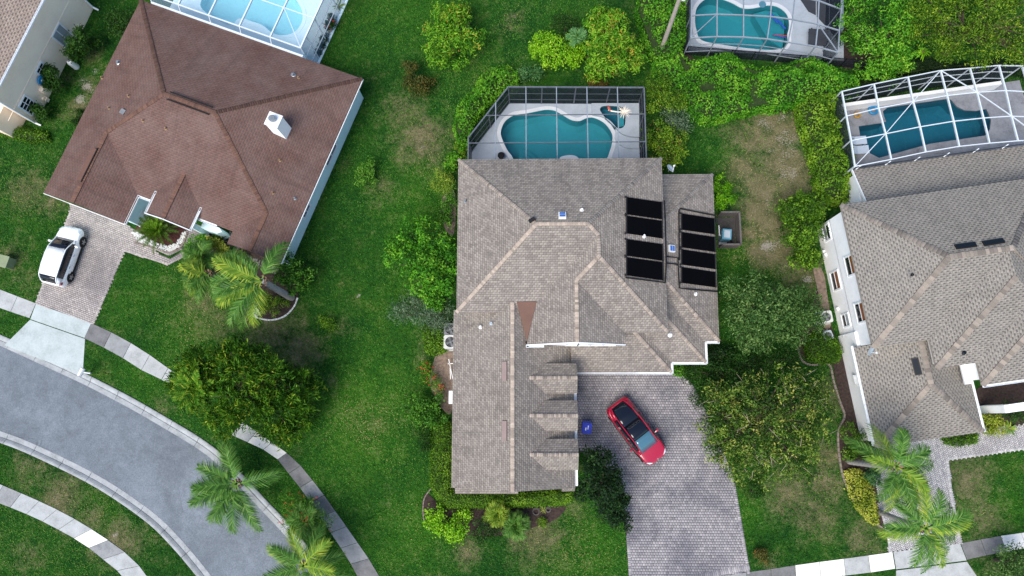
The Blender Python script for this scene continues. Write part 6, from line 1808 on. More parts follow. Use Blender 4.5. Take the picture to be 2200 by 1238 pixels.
def tree(name, label, lobes, leaf, base=None, trunk=0.14, cat='tree', length=0.26, width=0.12, density=2.2, per=9, clump=0.22, low=-0.35, flat=0.4, group=None, bark='bark', tint_c=0.22, tint_mu=0.45, accents=None, z_base=0.0, spray=0.0, fine=0.8, twigs=0):
    SEED[0] += 1
    r = np.random.default_rng(SEED[0])
    lob = [lobe_px(*l) for l in lobes]
    cen = np.mean([l[0] for l in lob], axis=0)
    b = Vector((cen[0], cen[1], z_base)) if base is None else P(*base, z_base)
    root = thing(name, b, label, cat, group)
    # trunk and limbs
    mb = MB()
    zl = min(l[0][2] for l in lob)
    hub = Vector((b.x * 0.6 + cen[0] * 0.4, b.y * 0.6 + cen[1] * 0.4, max(0.15, zl * 0.55)))
    mid_ = b.lerp(hub, 0.5) + Vector((r.uniform(-.06, .06), r.uniform(-.06, .06), 0))
    mb.tube([b - Vector((0, 0, 0.05)), mid_, hub], [trunk * 1.35, trunk, trunk * 0.85], 9)
    tr = mb.build('trunk', M[bark], root)
    for c, R_ in lob:
        e = Vector(c) + Vector((0, 0, R_[2] * 0.35))
        m_ = hub.lerp(e, 0.5) + Vector((r.uniform(-.2, .2), r.uniform(-.2, .2), 0.1)) * min(1, R_[0])
        mb = MB(); mb.tube([hub, m_, e], [trunk * 0.7, trunk * 0.42, trunk * 0.16], 7)
        for k in range(4):
            a = r.uniform(0, 6.28); q = Vector(c) + Vector((math.cos(a) * R_[0] * 0.7, math.sin(a) * R_[1] * 0.7, R_[2] * r.uniform(0, 0.5)))
            mb.tube([m_, m_.lerp(q, 0.5) + Vector((0, 0, 0.1)), q], [trunk * 0.3, trunk * 0.2, trunk * 0.07], 5)
        mb.build('limb', M[bark], root)
    subs = []
    for c, R_ in lob:
        ns = 8 if R_[0] > 0.7 else 6
        for k in range(ns):
            d = r.normal(size=3); d[2] = abs(d[2]) * 0.9 + r.uniform(-0.25, 0.1); d /= np.linalg.norm(d)
            f_ = r.uniform(0.30, 0.48)
            subs.append((c + d * R_ * (1.06 - f_ * 0.7), R_ * f_ * np.array([1, 1, 0.85])))
    length, width, per = length * fine, width * fine, per / fine ** 1.6
    V, F, T = crown_leaves(subs, r, clump * 0.8, per, density * 0.62, length, width, low, flat, tint_c, tint_mu, spray)
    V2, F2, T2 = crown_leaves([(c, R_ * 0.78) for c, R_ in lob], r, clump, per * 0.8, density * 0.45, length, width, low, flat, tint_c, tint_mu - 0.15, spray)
    V, F, T = np.concatenate([V, V2]), np.concatenate([F, F2 + len(V)]), np.concatenate([T, T2])
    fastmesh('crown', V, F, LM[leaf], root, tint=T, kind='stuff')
    if twigs:
        mb = MB()
        for k in range(twigs):
            c, R_ = lob[int(r.integers(len(lob)))]
            d = r.normal(size=3); d[2] = abs(d[2]) + 0.4; d /= np.linalg.norm(d)
            p = Vector(c + d * R_ * 0.85); e = Vector(c + (d + r.normal(0, 0.22, 3)) * R_ * 1.12)
            mb.tube([p, p.lerp(e, 0.5) + Vector((0, 0, 0.04)), e], [0.022, 0.016, 0.006], 4)
        mb.build('bare_twigs', M['twig_pale'], root, kind='stuff')
    for (lf, share, ln, wd, up) in (accents or []):
        V, F, T = crown_leaves([(c + np.array([0, 0, 0.03]), R_ * 1.03) for c, R_ in lob], r, clump * 0.6, 4, density * share, ln, wd, up, flat, 0.2, 0.5)
        fastmesh('new_growth' if lf != 'flower_red' else 'flowers', V, F, LM[lf], root, tint=T, kind='stuff')
    return root

def poly_plant(name, label, px_poly, h, leaf, cat='hedge', length=0.16, width=0.09, dens=130, rough=0.18, edge=0.5, group=None, zpix=None, core=True, flat=0.55, tint_c=0.2, tint_mu=0.45, bumps=1.2, lumps=0.35):
    """hedge or vine mass over a footprint: leaves on a lumpy top and on the sides"""
    SEED[0] += 1
    r = np.random.default_rng(SEED[0])
    poly = [tuple(P(x, y, (h * 0.7 if zpix is None else zpix))[:2]) for x, y in px_poly]
    if area2(poly) < 0: poly = poly[::-1]
    pa = np.array(poly)
    lo, hi = pa.min(0), pa.max(0)
    A = abs(area2(poly))
    dens = dens * 1.35; length, width = length * 0.84, width * 0.84
    n = int(A * dens * 1.5)
    xy = r.uniform(lo, hi, (int(n * 1.2 * (hi - lo).prod() / max(A, 0.1)) + 10, 2))
    xy = xy[inside(xy[:, 0], xy[:, 1], poly)][:n]
    ed = edge_dist(xy[:, 0], xy[:, 1], poly)
    sd_ = SEED[0]
    def hmap(x, y, ed_):
        k = np.clip(ed_ / edge, 0, 1); k = 1 - (1 - k) ** 2.2
        return h * (0.45 + 0.55 * k) * (1 - lumps * 0.5 + lumps * vnoise(x + 50, y + 50, bumps, sd_) + lumps * 0.45 * (vnoise(x + 50, y + 50, bumps * 0.35, sd_ + 1) - 0.5))
    z = hmap(xy[:, 0], xy[:, 1], ed)
    e = 0.08
    gxn = (hmap(xy[:, 0] + e, xy[:, 1], ed) - z) / e; gyn = (hmap(xy[:, 0], xy[:, 1] + e, ed) - z) / e
    N = np.stack([-gxn, -gyn, np.ones(len(z))], 1)
    C = np.stack([xy[:, 0], xy[:, 1], z - np.abs(r.normal(0, rough, len(z)))], 1)
    C[:, :2] += r.normal(0, 0.05, (len(z), 2))
    # sides
    per_ = sum(math.dist(poly[i], poly[(i + 1) % len(poly)]) for i in range(len(poly)))
    m_ = int(per_ * h * dens * 0.55)
    loop = resample([tuple(p) for p in poly] + [poly[0]], n=max(8, int(per_ / 0.05)))
    ii = r.integers(0, len(loop) - 1, m_)
    pt_ = loop[ii]; tn = loop[ii + 1] - loop[ii]; tn /= np.linalg.norm(tn, axis=1)[:, None] + 1e-9
    on = np.stack([tn[:, 1], -tn[:, 0]], 1)
    zz = r.uniform(0.03, 1, m_) * h * 0.62
    jit = r.normal(0, 0.07, m_)
    C2 = np.stack([pt_[:, 0] + on[:, 0] * jit, pt_[:, 1] + on[:, 1] * jit, zz], 1)
    N2 = np.stack([on[:, 0], on[:, 1], np.full(m_, 0.35)], 1)
    C = np.concatenate([C, C2]); N = np.concatenate([N, N2])
    cl = vnoise(C[:, 0] + 90, C[:, 1] + 90, 0.5, sd_ + 5)
    T = np.clip(tint_mu + (cl - 0.5) * tint_c * 2.4 + r.normal(0, 0.16, len(C)), 0, 1)
    C[:, 2] = np.maximum(C[:, 2], 0.03)
    V, F = leaf_quads(C, N, length, width, r, flat=flat)
    cx_, cy_ = pa.mean(0)
    root = thing(name, (cx_, cy_, 0), label, cat, group)
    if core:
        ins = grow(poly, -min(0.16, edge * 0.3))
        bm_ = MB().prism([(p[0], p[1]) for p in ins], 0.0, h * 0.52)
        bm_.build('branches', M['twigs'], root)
    fastmesh('foliage', V, F, LM[leaf], root, tint=T, kind='stuff')
    return root
M['twig_pale'] = plain('bare_twig_bark', (150, 138, 118), 0.9, 0.2, 6.0)
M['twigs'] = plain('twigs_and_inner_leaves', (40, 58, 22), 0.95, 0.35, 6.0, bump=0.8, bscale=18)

# ------------------------------------------------------------------ palms
def frond_mesh(origin, az, el, length, droop, leaflet, r, npair=34, wid=0.045, hang=0.5, twist=0.0):
    """one feather frond: rachis curve and drooping leaflets. returns V, F, tint"""
    o = np.array(origin, float)
    h = np.array([math.cos(az), math.sin(az), 0.0]); side = np.array([-math.sin(az), math.cos(az), 0.0])
    ts = np.linspace(0, 1, 16)
    pts = np.stack([o + h * (length * t * math.cos(el) * (1 - 0.12 * t * t)) + np.array([0, 0, 1]) * (length * (t * math.sin(el) - droop * t ** 2.1)) + side * (twist * t * t * length) for t in ts])
    V, F, T = [], [], []
    def quad(a, b, c, d, tn):
        k = len(V); V.extend([a, b, c, d]); F.append((k, k + 1, k + 2, k + 3)); T.append(tn)
    for i in range(15):
        w0 = 0.035 * (1 - ts[i]) + 0.008; w1 = 0.035 * (1 - ts[i + 1]) + 0.008
        quad(pts[i] - side * w0, pts[i] + side * w0, pts[i + 1] + side * w1, pts[i + 1] - side * w1, 0.8)
    for k in range(npair):
        t = 0.12 + 0.88 * (k + 0.5) / npair
        i = min(14, int(t * 15)); f = t * 15 - i
        p = pts[i] * (1 - f) + pts[i + 1] * f
        dr = pts[i + 1] - pts[i]; dr /= np.linalg.norm(dr)
        up = np.cross(side, dr); up *= -1 if up[2] < 0 else 1
        ll = leaflet * (0.45 + 0.9 * math.sin(math.pi * min(1, t * 0.92 + 0.08)) ** 0.8) * r.uniform(0.85, 1.15)
        for sg in (1, -1):
            sp = 0.95 - 0.45 * t
            d1 = side * sg * sp + dr * (0.55 + 0.5 * t) + up * r.uniform(-0.15, 0.4)
            d1 /= np.linalg.norm(d1)
            m = p + d1 * ll * 0.5
            d2 = d1 + np.array([0, 0, -hang * r.uniform(0.6, 1.5)]); d2 /= np.linalg.norm(d2)
            e = m + d2 * ll * 0.55
            wv = dr * wid * 0.5 + up * r.uniform(-0.4, 0.4) * wid * 0.5
            tn = float(np.clip(r.normal(0.5, 0.2), 0, 1))
            quad(p - wv, p + wv, m + wv * 1.1, m - wv * 1.1, tn)
            quad(m - wv * 1.1, m + wv * 1.1, e + wv * 0.2, e - wv * 0.2, min(1, tn + 0.12))
    return np.array(V), np.array(F), np.array(T)

def palm(name, label, base, crown, z, n, length, leaf='palm', trunk=0.15, droop=0.5, el=(0.1, 0.9), leaflet=0.55, hang=0.7, seed=1, npair=36, boots=True, az=None, wid=0.05, cat='palm', group=None, lean=True):
    r = np.random.default_rng(seed)
    b = P(*base); c = P(*crown, z)
    root = thing(name, b, label, cat, group)
    if trunk:
        m1 = b.lerp(c, 0.5) + Vector((0.08, -0.06, 0))
        mb = MB()
        pts = [b + Vector((0, 0, -0.05)), b.lerp(m1, 0.5), m1, m1.lerp(c, 0.6), c]
        pp = []; rr = []
        for i in range(25):
            t = i / 24 * 4; k = min(3, int(t)); pp.append(pts[k].lerp(pts[k + 1], t - k)); rr.append(trunk * (1.25 - 0.35 * i / 24) * (1.06 if i % 2 else 0.97))
        mb.tube(pp, rr, 12); mb.build('trunk', M['palm_bark'], root)
        if boots:
            for k in range(14):
                a = 2 * math.pi * k / 14 * 2.6; zz = -0.1 - 0.55 * (k / 14)
                p0 = c + Vector((math.cos(a) * trunk * 0.9, math.sin(a) * trunk * 0.9, zz)); p1 = p0 + Vector((math.cos(a) * 0.16, math.sin(a) * 0.16, 0.3))
                mb = MB(); mb.bar(p0, p1, 0.12, 0.04); mb.build('leaf_base', M['palm_boot'], root)
    for k in range(n):
        a = (2.399 * k + r.uniform(-.2, .2)) if az is None else az[k % len(az)] + r.uniform(-.12, .12)
        e = el[1] + (el[0] - el[1]) * (k / max(1, n - 1)) + r.uniform(-.08, .08)
        V, F, T = frond_mesh(c, a, e, length * r.uniform(0.85, 1.1), droop * r.uniform(0.8, 1.25) * (0.6 + 0.6 * k / n), leaflet, r, npair, wid, hang, r.uniform(-.12, .12))
        V[:, 2] = np.maximum(V[:, 2], 0.05)
        fastmesh('frond', V, F, LM[leaf if not (leaf == 'palm_mix') else ('palm' if k % 3 else 'palm_yellow')], root, tint=T)
    mb = MB(); mb.tube([c - Vector((0, 0, 0.2)), c + Vector((0, 0, 0.35))], [0.10, 0.03], 7); mb.build('spear_leaf', LM['palm_yellow'], root)
    return root

def rosette(name, label, px_, n, length, leaf, wid=0.07, el=(0.15, 1.1), seed=1, cat='plant', z=0.0, group=None, arch=0.5):
    """strappy leaves from one point"""
    r = np.random.default_rng(seed); c = np.array(P(*px_, z))
    root = thing(name, c, label, cat, group)
    V, F, T = [], [], []
    for k in range(n):
        a = 2.399 * k + r.uniform(-.2, .2); e = r.uniform(*el); L_ = length * r.uniform(0.75, 1.15)
        h = np.array([math.cos(a), math.sin(a), 0]); s_ = np.array([-h[1], h[0], 0])
        pts = [c + h * L_ * t * math.cos(e) + np.array([0, 0, L_ * (t * math.sin(e) - arch * t * t)]) for t in (0, 0.35, 0.7, 1)]
        ws = (wid * 0.5, wid * 0.6, wid * 0.45, 0.006); tn = float(np.clip(r.normal(0.5, 0.2), 0, 1))
        for i in range(3):
            q = len(V); V += [pts[i] - s_ * ws[i], pts[i] + s_ * ws[i], pts[i + 1] + s_ * ws[i + 1], pts[i + 1] - s_ * ws[i + 1]]; F.append((q, q + 1, q + 2, q + 3)); T.append(tn)
    V = np.array(V); V[:, 2] = np.maximum(V[:, 2], 0.03)
    fastmesh('leaves', V, F, LM[leaf], root, tint=T, kind='stuff')
    mb = MB(); mb.lathe(Vector(c) - Vector((0, 0, 0.02)), [(0.10, 0), (0.08, 0.12), (0.03, 0.18)], 8); mb.build('stem', M['palm_boot'], root)
    return root

# ------------------------------------------------------------------ planting beds
def bed(name, label, px_poly, mat, z=0.03):
    pts = smooth_curve(px_poly, 4, closed=True)
    return sheet(name, [tuple(P(x, y)[:2]) for x, y in pts], z, M[mat], 0.08, label=label, kind='structure')
def edging(label, px_line, n, mat='edging', w=0.14, h=0.14, closed=False):
    c = resample([tuple(P(x, y)[:2]) for x, y in smooth_curve(px_line, 5, closed=closed)], n=n)
    root = thing('bed_edging', (c[0][0], c[0][1], 0), label, 'edging')
    for i in range(n):
        a, b = Vector((*c[i], 0)), Vector((*c[i + 1], 0)); d = (b - a) * 0.04
        MB().bar(a + d + Vector((0, 0, h / 2 - 0.02)), b - d + Vector((0, 0, h / 2 - 0.02)), w * rng.uniform(.85, 1.15), h * rng.uniform(.85, 1.1)).build('edging_stone', M[mat], root)
    return root
def pebbles(name, label, px_poly, n, mat, size=(0.05, 0.11), seed=1, avoid=None):
    r = np.random.default_rng(seed)
    poly = [tuple(P(x, y)[:2]) for x, y in px_poly]; pa = np.array(poly); lo, hi = pa.min(0), pa.max(0)
    xy = r.uniform(lo, hi, (n * 6, 2)); xy = xy[inside(xy[:, 0], xy[:, 1], poly)][:n]
    n = len(xy)
    oct_ = np.array([(1, 0, 0), (0, 1, 0), (-1, 0, 0), (0, -1, 0), (0, 0, 0.8), (0, 0, -0.6)], float)
    of = np.array([(0, 1, 4), (1, 2, 4), (2, 3, 4), (3, 0, 4), (1, 0, 5), (2, 1, 5), (3, 2, 5), (0, 3, 5)])
    a = r.uniform(0, 6.28, n); s = r.uniform(*size, n)
    V = np.zeros((n, 6, 3))
    sx = s * r.uniform(0.8, 1.3, n)
    for k in range(6):
        x, y = oct_[k, 0] * sx, oct_[k, 1] * s
        V[:, k, 0] = xy[:, 0] + x * np.cos(a) - y * np.sin(a); V[:, k, 1] = xy[:, 1] + x * np.sin(a) + y * np.cos(a); V[:, k, 2] = 0.05 + oct_[k, 2] * s
    F = (np.arange(n)[:, None, None] * 6 + of[None]).reshape(-1, 3)
    return fastmesh(name, V.reshape(-1, 3), F, M[mat], label=label, kind='stuff', cat='gravel')
# ================================================================== left house garden
bed('flower_bed', 'red mulch bed in front of the brown roofed entry', [(292, 490), (330, 468), (400, 492), (402, 505), (390, 530), (364, 540), (330, 528), (286, 512)], 'mulch_red')
pebbles('white_pebbles', 'white pebbles around the cycad bed', [(284, 500), (300, 520), (340, 536), (364, 542), (388, 530), (402, 500), (396, 496), (380, 522), (362, 530), (330, 518), (300, 500)], 420, 'stone_white', seed=3)
edging('brick edging around the cycad bed', [(290, 522), (330, 532), (362, 543), (390, 532), (404, 500)], 16, w=0.1)
r_ = np.random.default_rng(5)
def cycad(label, px_, n, length, seed, z=0.5):
    r = np.random.default_rng(seed); c = P(*px_, z); root = thing('cycad', P(*px_), label, 'cycad')
    mb = MB(); mb.lathe(Vector((c.x, c.y, 0)), [(0.2, 0), (0.22, 0.3), (0.15, z), (0.05, z + 0.1)], 12); mb.build('trunk', M['bark'], root)
    for k in range(n):
        e = 1.15 - 1.0 * k / n + r.uniform(-.08, .08)
        V, F, T = frond_mesh(c, 2.399 * k, e, length * r.uniform(.85, 1.1) * (0.55 + 0.45 * k / n), 0.28, 0.20, r, 40, 0.022, 0.1)
        fastmesh('frond', V, F, LM['cycad' if k > n * 0.25 else 'hedge'], root, tint=T)
cycad('dark green cycad in the pebble bed by the brown roofed entry', (337, 494), 44, 2.1, 4, 0.8)
# mixed bed at the front corner
bed('flower_bed', 'dark mulch and stone bed below the brown roofed house corner', [(420, 500), (470, 510), (560, 545), (612, 575), (640, 620), (634, 660), (610, 682), (580, 688), (548, 682), (522, 665), (500, 620), (440, 580), (408, 548)], 'mulch')
pebbles('white_pebbles', 'white pebbles at the rim of the corner bed', [(512, 655), (530, 640), (556, 650), (560, 680), (540, 680), (522, 668)], 330, 'stone_white', seed=6)
pebbles('grey_stones', 'loose grey stones under the eave of the corner bed', [(450, 490), (500, 500), (520, 545), (560, 560), (600, 575), (596, 590), (540, 570), (500, 545), (470, 515)], 320, 'stone_grey', (0.06, 0.13), seed=7)
edging('pale edging stones around the lower rim of the corner bed', [(516, 655), (535, 674), (560, 685), (585, 688), (612, 680), (632, 660), (640, 640)], 22, 'stone_white', 0.10, 0.12)
tree('shrub', 'rounded bright green shrub left of the sand path end by the entry porch', [(425, 522, 0.7, 18), (440, 530, 0.8, 16), (412, 535, 0.5, 14)], 'vine', trunk=0.05, cat='shrub', length=0.16, width=0.10, density=7, per=8, clump=0.13)
tree('shrub', 'yellow variegated shrub between the porch and the brown roof corner', [(460, 520, 0.8, 13), (475, 532, 0.8, 13), (484, 548, 0.7, 11)], 'yellow', trunk=0.05, cat='shrub', length=0.18, width=0.10, density=6, per=7, clump=0.14)
tree('shrub', 'low dark green shrubs under the brown roof front eave', [(495, 548, 0.5, 16), (515, 558, 0.5, 16), (472, 508, 0.5, 12)], 'dark', trunk=0.04, cat='shrub', length=0.15, width=0.09, density=6, per=8, clump=0.13)
tree('shrub', 'glossy dark green round shrub at the lower corner of the aqua wall', [(632, 582, 1.3, 38), (655, 590, 1.2, 25), (610, 592, 1.0, 22), (640, 610, 0.9, 24)], 'mid', trunk=0.09, cat='shrub', length=0.2, width=0.13, density=5, per=8, clump=0.16, tint_c=0.3, tint_mu=0.4)
tree('shrub', 'loose olive green shrub inside the stone rimmed corner bed', [(580, 645, 0.45, 22), (600, 655, 0.4, 18), (565, 655, 0.35, 14)], 'olive', trunk=0.03, cat='shrub', length=0.14, width=0.07, density=6, per=8, clump=0.14)
rosette('agave', 'small spiky rosette at the lower rim of the corner bed, left one', (566, 671), 22, 0.34, 'palm_yellow', 0.04, seed=2, group='small rosettes in the corner bed')
rosette('agave', 'small spiky rosette at the lower rim of the corner bed, right one', (590, 677), 22, 0.32, 'palm_yellow', 0.04, seed=3, group='small rosettes in the corner bed')
palm('palm_tree', 'tall queen palm with leaning grey trunk at the brown roofed house corner', (627, 640), (562, 603), 5.6, 18, 3.9, 'palm_mix', trunk=0.20, droop=0.55, el=(-0.1, 0.7), leaflet=0.75, hang=1.0, seed=11, npair=54, wid=0.055,
     az=[2.9, 3.3, 2.5, 3.7, 3.0, 4.1, 2.75, 3.5, 1.2, 4.4, 3.15, 3.9, 2.3, 3.4, 4.2])
palm('palm_tree', 'small bushy palm beside the sand path near the entry shrubs', (442, 560), (432, 553), 2.0, 12, 1.6, 'palm', trunk=0.12, droop=0.5, el=(0.0, 1.1), leaflet=0.5, hang=0.8, seed=12, npair=34)
palm('palm_tree', 'arching low palm left of the leaning queen palm', (462, 596), (446, 588), 2.6, 9, 2.3, 'palm_mix', trunk=0.12, droop=0.55, el=(0.0, 0.9), leaflet=0.6, hang=0.9, seed=13, npair=40, az=[2.9, 3.4, 4.0, 3.8, 4.5, 3.1, 2.4, 5.0, 4.3])
# wall shrubs of the cream house and between the houses
tree('shrub', 'tall leafy shrub against the cream wall by its upper window', [(170, 90, 1.8, 20, 0.9), (155, 110, 1.3, 18, 0.8), (185, 105, 1.0, 16), (175, 75, 2.2, 12), (205, 90, 0.9, 9), (165, 118, 0.9, 14)], 'dark', trunk=0.05, cat='shrub', length=0.26, width=0.11, density=3.6, per=8, clump=0.2, tint_mu=0.6)
tree('shrub', 'leafy shrub against the cream wall between its two lower windows', [(115, 165, 1.4, 18, 0.8), (108, 180, 1.0, 15), (126, 180, 0.9, 16), (105, 152, 1.6, 11)], 'dark', trunk=0.05, cat='shrub', length=0.26, width=0.11, density=3.6, per=8, clump=0.2, tint_mu=0.6)
tree('shrub', 'small leafy shrub at the lower end of the cream wall', [(88, 240, 0.9, 12), (92, 252, 0.6, 11), (80, 235, 1.2, 8)], 'dark', trunk=0.04, cat='shrub', length=0.24, width=0.10, density=4, per=7, clump=0.18, tint_mu=0.6)
tree('shrub', 'dense dark shrub between the cream house and the brown roof', [(252, 45, 1.4, 22), (268, 38, 1.5, 20), (262, 68, 1.2, 20), (245, 62, 1.0, 16)], 'dark', trunk=0.07, cat='shrub', length=0.2, width=0.09, density=4, per=9, clump=0.2)
tree('shrub', 'small clump of shoots under the left eave of the brown roof', [(170, 245, 0.3, 9), (163, 260, 0.3, 7)], 'dark', trunk=0.02, cat='shrub', length=0.15, width=0.07, density=5, per=6, clump=0.12)
poly_plant('hedge', 'low clipped hedge at the foot of the cream house', [(-40, 262), (40, 272), (95, 282), (100, 300), (60, 302), (0, 288), (-40, 284)], 0.8, 'hedge', dens=150)
# shrubs by the pale blue cage
rosette('bromeliad', 'green strappy plant by the top of the white cage wall', (728, 15), 26, 0.75, 'palm_yellow', 0.08, seed=21)
tree('shrub', 'red flowering shrub along the white cage wall', [(712, 40, 0.6, 9), (706, 58, 0.6, 9), (712, 52, 0.5, 9)], 'dark', trunk=0.04, cat='shrub', length=0.16, width=0.08, density=5, per=6, clump=0.14, accents=[('flower_red', 0.8, 0.12, 0.1, 0.1)])
tree('shrub', 'low dark ground plants at the foot of the white cage wall', [(698, 82, 0.25, 9), (692, 100, 0.25, 8), (686, 112, 0.2, 7)], 'deep', trunk=0.03, cat='shrub', length=0.15, width=0.07, density=5, per=6, clump=0.12)

# ================================================================== street side
tree('conifer_tree', 'large dense dark green tree over the slab walk by the street', [(455, 790, 4.2, 60), (520, 800, 4.6, 62), (580, 830, 4.2, 62), (470, 850, 4.0, 60), (540, 870, 4.0, 62), (600, 880, 3.2, 48), (630, 850, 3.0, 48), (500, 765, 3.8, 34), (420, 800, 3.6, 40), (590, 920, 2.4, 32), (490, 900, 3.2, 38), (640, 810, 2.2, 35), (665, 850, 1.8, 34), (655, 890, 1.6, 30), (395, 815, 3.0, 30), (620, 930, 1.6, 26), (400, 850, 2.6, 28), (560, 770, 3.6, 34)], 'casuarina',
     trunk=0.24, length=0.46, width=0.09, density=4.2, per=11, clump=0.22, flat=0.6, low=-0.4, tint_c=0.26, spray=0.75)
palm('conifer_sapling', 'light green conifer with spread branches at the left of the large street tree', (462, 838), (416, 832), 4.9, 22, 1.7, 'casuarina', trunk=0.10, droop=0.12, el=(-0.1, 0.9), leaflet=0.26, hang=0.25, seed=31, npair=34, wid=0.07, boots=False, cat='conifer')
palm('palm_tree', 'feathery palm leaning over the street asphalt at the kerb', (548, 1032), (508, 1040), 3.0, 14, 3.7, 'palm', trunk=0.16, droop=0.38, el=(-0.1, 0.7), leaflet=0.65, hang=0.7, seed=41, npair=48, az=[3.0, 2.5, 3.6, 1.7, 4.2, 4.7, 5.3, 0.25, 2.0, 3.3, 4.0, 5.0, 2.75, 3.8, 4.5])
palm('palm_tree', 'yellow tipped palm on the verge at the bottom edge', (684, 1205), (652, 1216), 3.0, 14, 3.4, 'palm_mix', trunk=0.15, droop=0.42, el=(-0.1, 0.8), leaflet=0.55, hang=0.6, seed=42, npair=46)
palm('palm_plant', 'small feathery palm among the red flowers between the two street palms', (662, 1118), (655, 1118), 1.2, 14, 1.5, 'palm', trunk=0.08, droop=0.45, el=(0.0, 1.0), leaflet=0.38, hang=0.5, seed=43, npair=34, wid=0.04, boots=False)
tree('shrub', 'loose shrub with red flowers between the two street palms', [(635, 1080, 0.9, 28), (660, 1105, 1.0, 32), (685, 1125, 0.8, 26), (625, 1112, 0.7, 22), (650, 1130, 0.7, 22)], 'mid', trunk=0.05, cat='shrub', length=0.24, width=0.05, density=3.4, per=9, clump=0.24, flat=0.7, tint_mu=0.55, accents=[('flower_red', 0.12, 0.10, 0.09, 0.2)])

# ================================================================== centre lawn
tree('mango_tree', 'round mango tree with orange new leaves alone on the back lawn', [(950, 50, 2.2, 34), (985, 55, 2.3, 38), (1005, 85, 2.0, 36), (965, 95, 2.2, 40), (940, 85, 1.9, 32), (990, 115, 1.6, 30), (945, 120, 1.4, 26), (985, 30, 1.8, 22)], 'mango', trunk=0.14, length=0.34, width=0.10, density=3.2, per=9, clump=0.22)
tree('shrub', 'dark reddish green shrub below the lone mango tree', [(880, 150, 1.2, 17), (895, 170, 1.4, 24), (905, 190, 1.0, 22), (885, 180, 1.0, 18), (918, 180, 0.8, 14)], 'reddish', trunk=0.06, cat='shrub', length=0.2, width=0.09, density=3.4, per=8, clump=0.18, tint_mu=0.3)
tree('shrub', 'small green shrub alone on the lawn right of the aqua wall', [(795, 360, 0.8, 16), (785, 378, 0.7, 18), (775, 385, 0.5, 14), (795, 390, 0.5, 14)], 'mid', trunk=0.04, cat='shrub', length=0.18, width=0.10, density=4, per=7, clump=0.16, tint_mu=0.55)
tree('sapling', 'thin leafy sapling on the lawn between the houses', [(705, 690, 0.5, 13), (712, 703, 0.3, 12), (695, 692, 0.3, 9)], 'hedge', trunk=0.02, cat='shrub', length=0.14, width=0.06, density=1.6, per=5, clump=0.18)
tree('leafy_tree', 'full bright green tree against the left wall of the central house', [(890, 510, 2.4, 44), (930, 520, 2.8, 44), (870, 555, 2.2, 38), (915, 565, 3.0, 50), (950, 560, 2.6, 36), (905, 600, 2.2, 38), (945, 605, 2.4, 36), (935, 635, 1.6, 28), (855, 530, 1.6, 24)], 'vine', trunk=0.13, length=0.28, width=0.12, density=2.9, per=9, clump=0.22, tint_c=0.24, tint_mu=0.35)
tree('sage_bush', 'grey green airy bush below the bright leafy tree', [(880, 660, 0.9, 30), (915, 670, 1.0, 32), (950, 680, 1.0, 28), (855, 672, 0.6, 20), (930, 690, 0.7, 26)], 'sage', trunk=0.05, cat='bush', length=0.26, width=0.045, density=3.4, per=9, clump=0.25, flat=0.7)
poly_plant('hedge', 'clipped hedge block beside the two garage condensers', [(908, 700), (950, 695), (958, 715), (958, 752), (935, 762), (914, 752)], 1.1, 'hedge', dens=170)
tree('palm_shrub', 'yellow green palm like shrub at the left wall above the leafy tree', [(945, 385, 1.5, 16, 0.6), (955, 400, 1.2, 14), (940, 405, 1.0, 13), (965, 395, 1.2, 12)], 'palm_yellow', trunk=0.05, cat='shrub', length=0.34, width=0.05, density=3, per=8, clump=0.2, flat=0.6)
tree('shrub', 'light green shrub at the back left corner of the central house', [(970, 345, 0.8, 12), (965, 360, 0.7, 10), (978, 335, 0.8, 8)], 'vine', trunk=0.03, cat='shrub', length=0.2, width=0.11, density=3, per=6, clump=0.16)
tree('shrub', 'narrow tangle of foliage along the left wall of the central house', [(965, 440, 0.8, 14), (962, 465, 0.8, 13), (950, 460, 0.4, 12), (968, 425, 0.8, 10)], 'mid', trunk=0.04, cat='shrub', length=0.2, width=0.08, density=3, per=7, clump=0.2)
bed('soil_strip', 'bare soil and leaf litter along the left wall of the central house', [(956, 418), (978, 415), (976, 500), (960, 498), (950, 470), (948, 440)], 'soil')
bed('soil_strip', 'bare soil and leaf litter beside the garage wall', [(940, 760), (972, 745), (972, 880), (950, 878), (925, 830), (928, 790)], 'soil')
tree('shrub', 'pinkish dry shrub on the soil by the garage wall', [(915, 790, 0.4, 13), (925, 815, 0.5, 16), (945, 830, 0.5, 16)], 'hedge', trunk=0.03, cat='shrub', length=0.16, width=0.06, density=2.4, per=6, clump=0.2, accents=[('flower_red', 0.03, 0.1, 0.08, 0.2)])
tree('shrub', 'leafy green shrub where the garage hedge begins', [(890, 870, 1.0, 24), (915, 885, 1.1, 28), (935, 870, 1.0, 20), (905, 900, 0.8, 20), (940, 900, 0.9, 20)], 'mid', trunk=0.05, cat='shrub', length=0.2, width=0.11, density=3.4, per=8, clump=0.18)
tree('shrub', 'thin dark shrub between the leafy shrub and the hedge', [(905, 930, 0.7, 18), (915, 955, 0.7, 16)], 'dark', trunk=0.04, cat='shrub', length=0.18, width=0.07, density=3, per=7, clump=0.2)
poly_plant('hedge', 'long clipped yellow green hedge wrapping the garage corner', [(926, 912), (962, 905), (972, 930), (966, 1056), (1020, 1062), (1105, 1064), (1232, 1054), (1234, 1072), (1205, 1086), (1090, 1090), (960, 1092), (940, 1075), (924, 1045)], 1.15, 'hedge', dens=240, length=0.13, width=0.07, tint_mu=0.5, lumps=0.22)
bed('flower_bed', 'dark mulch bed below the garage hedge', [(915, 1060), (940, 1080), (965, 1094), (1090, 1092), (1200, 1088), (1215, 1094), (1190, 1118), (1150, 1132), (1090, 1150), (1000, 1150), (940, 1140), (912, 1120), (906, 1090)], 'mulch')
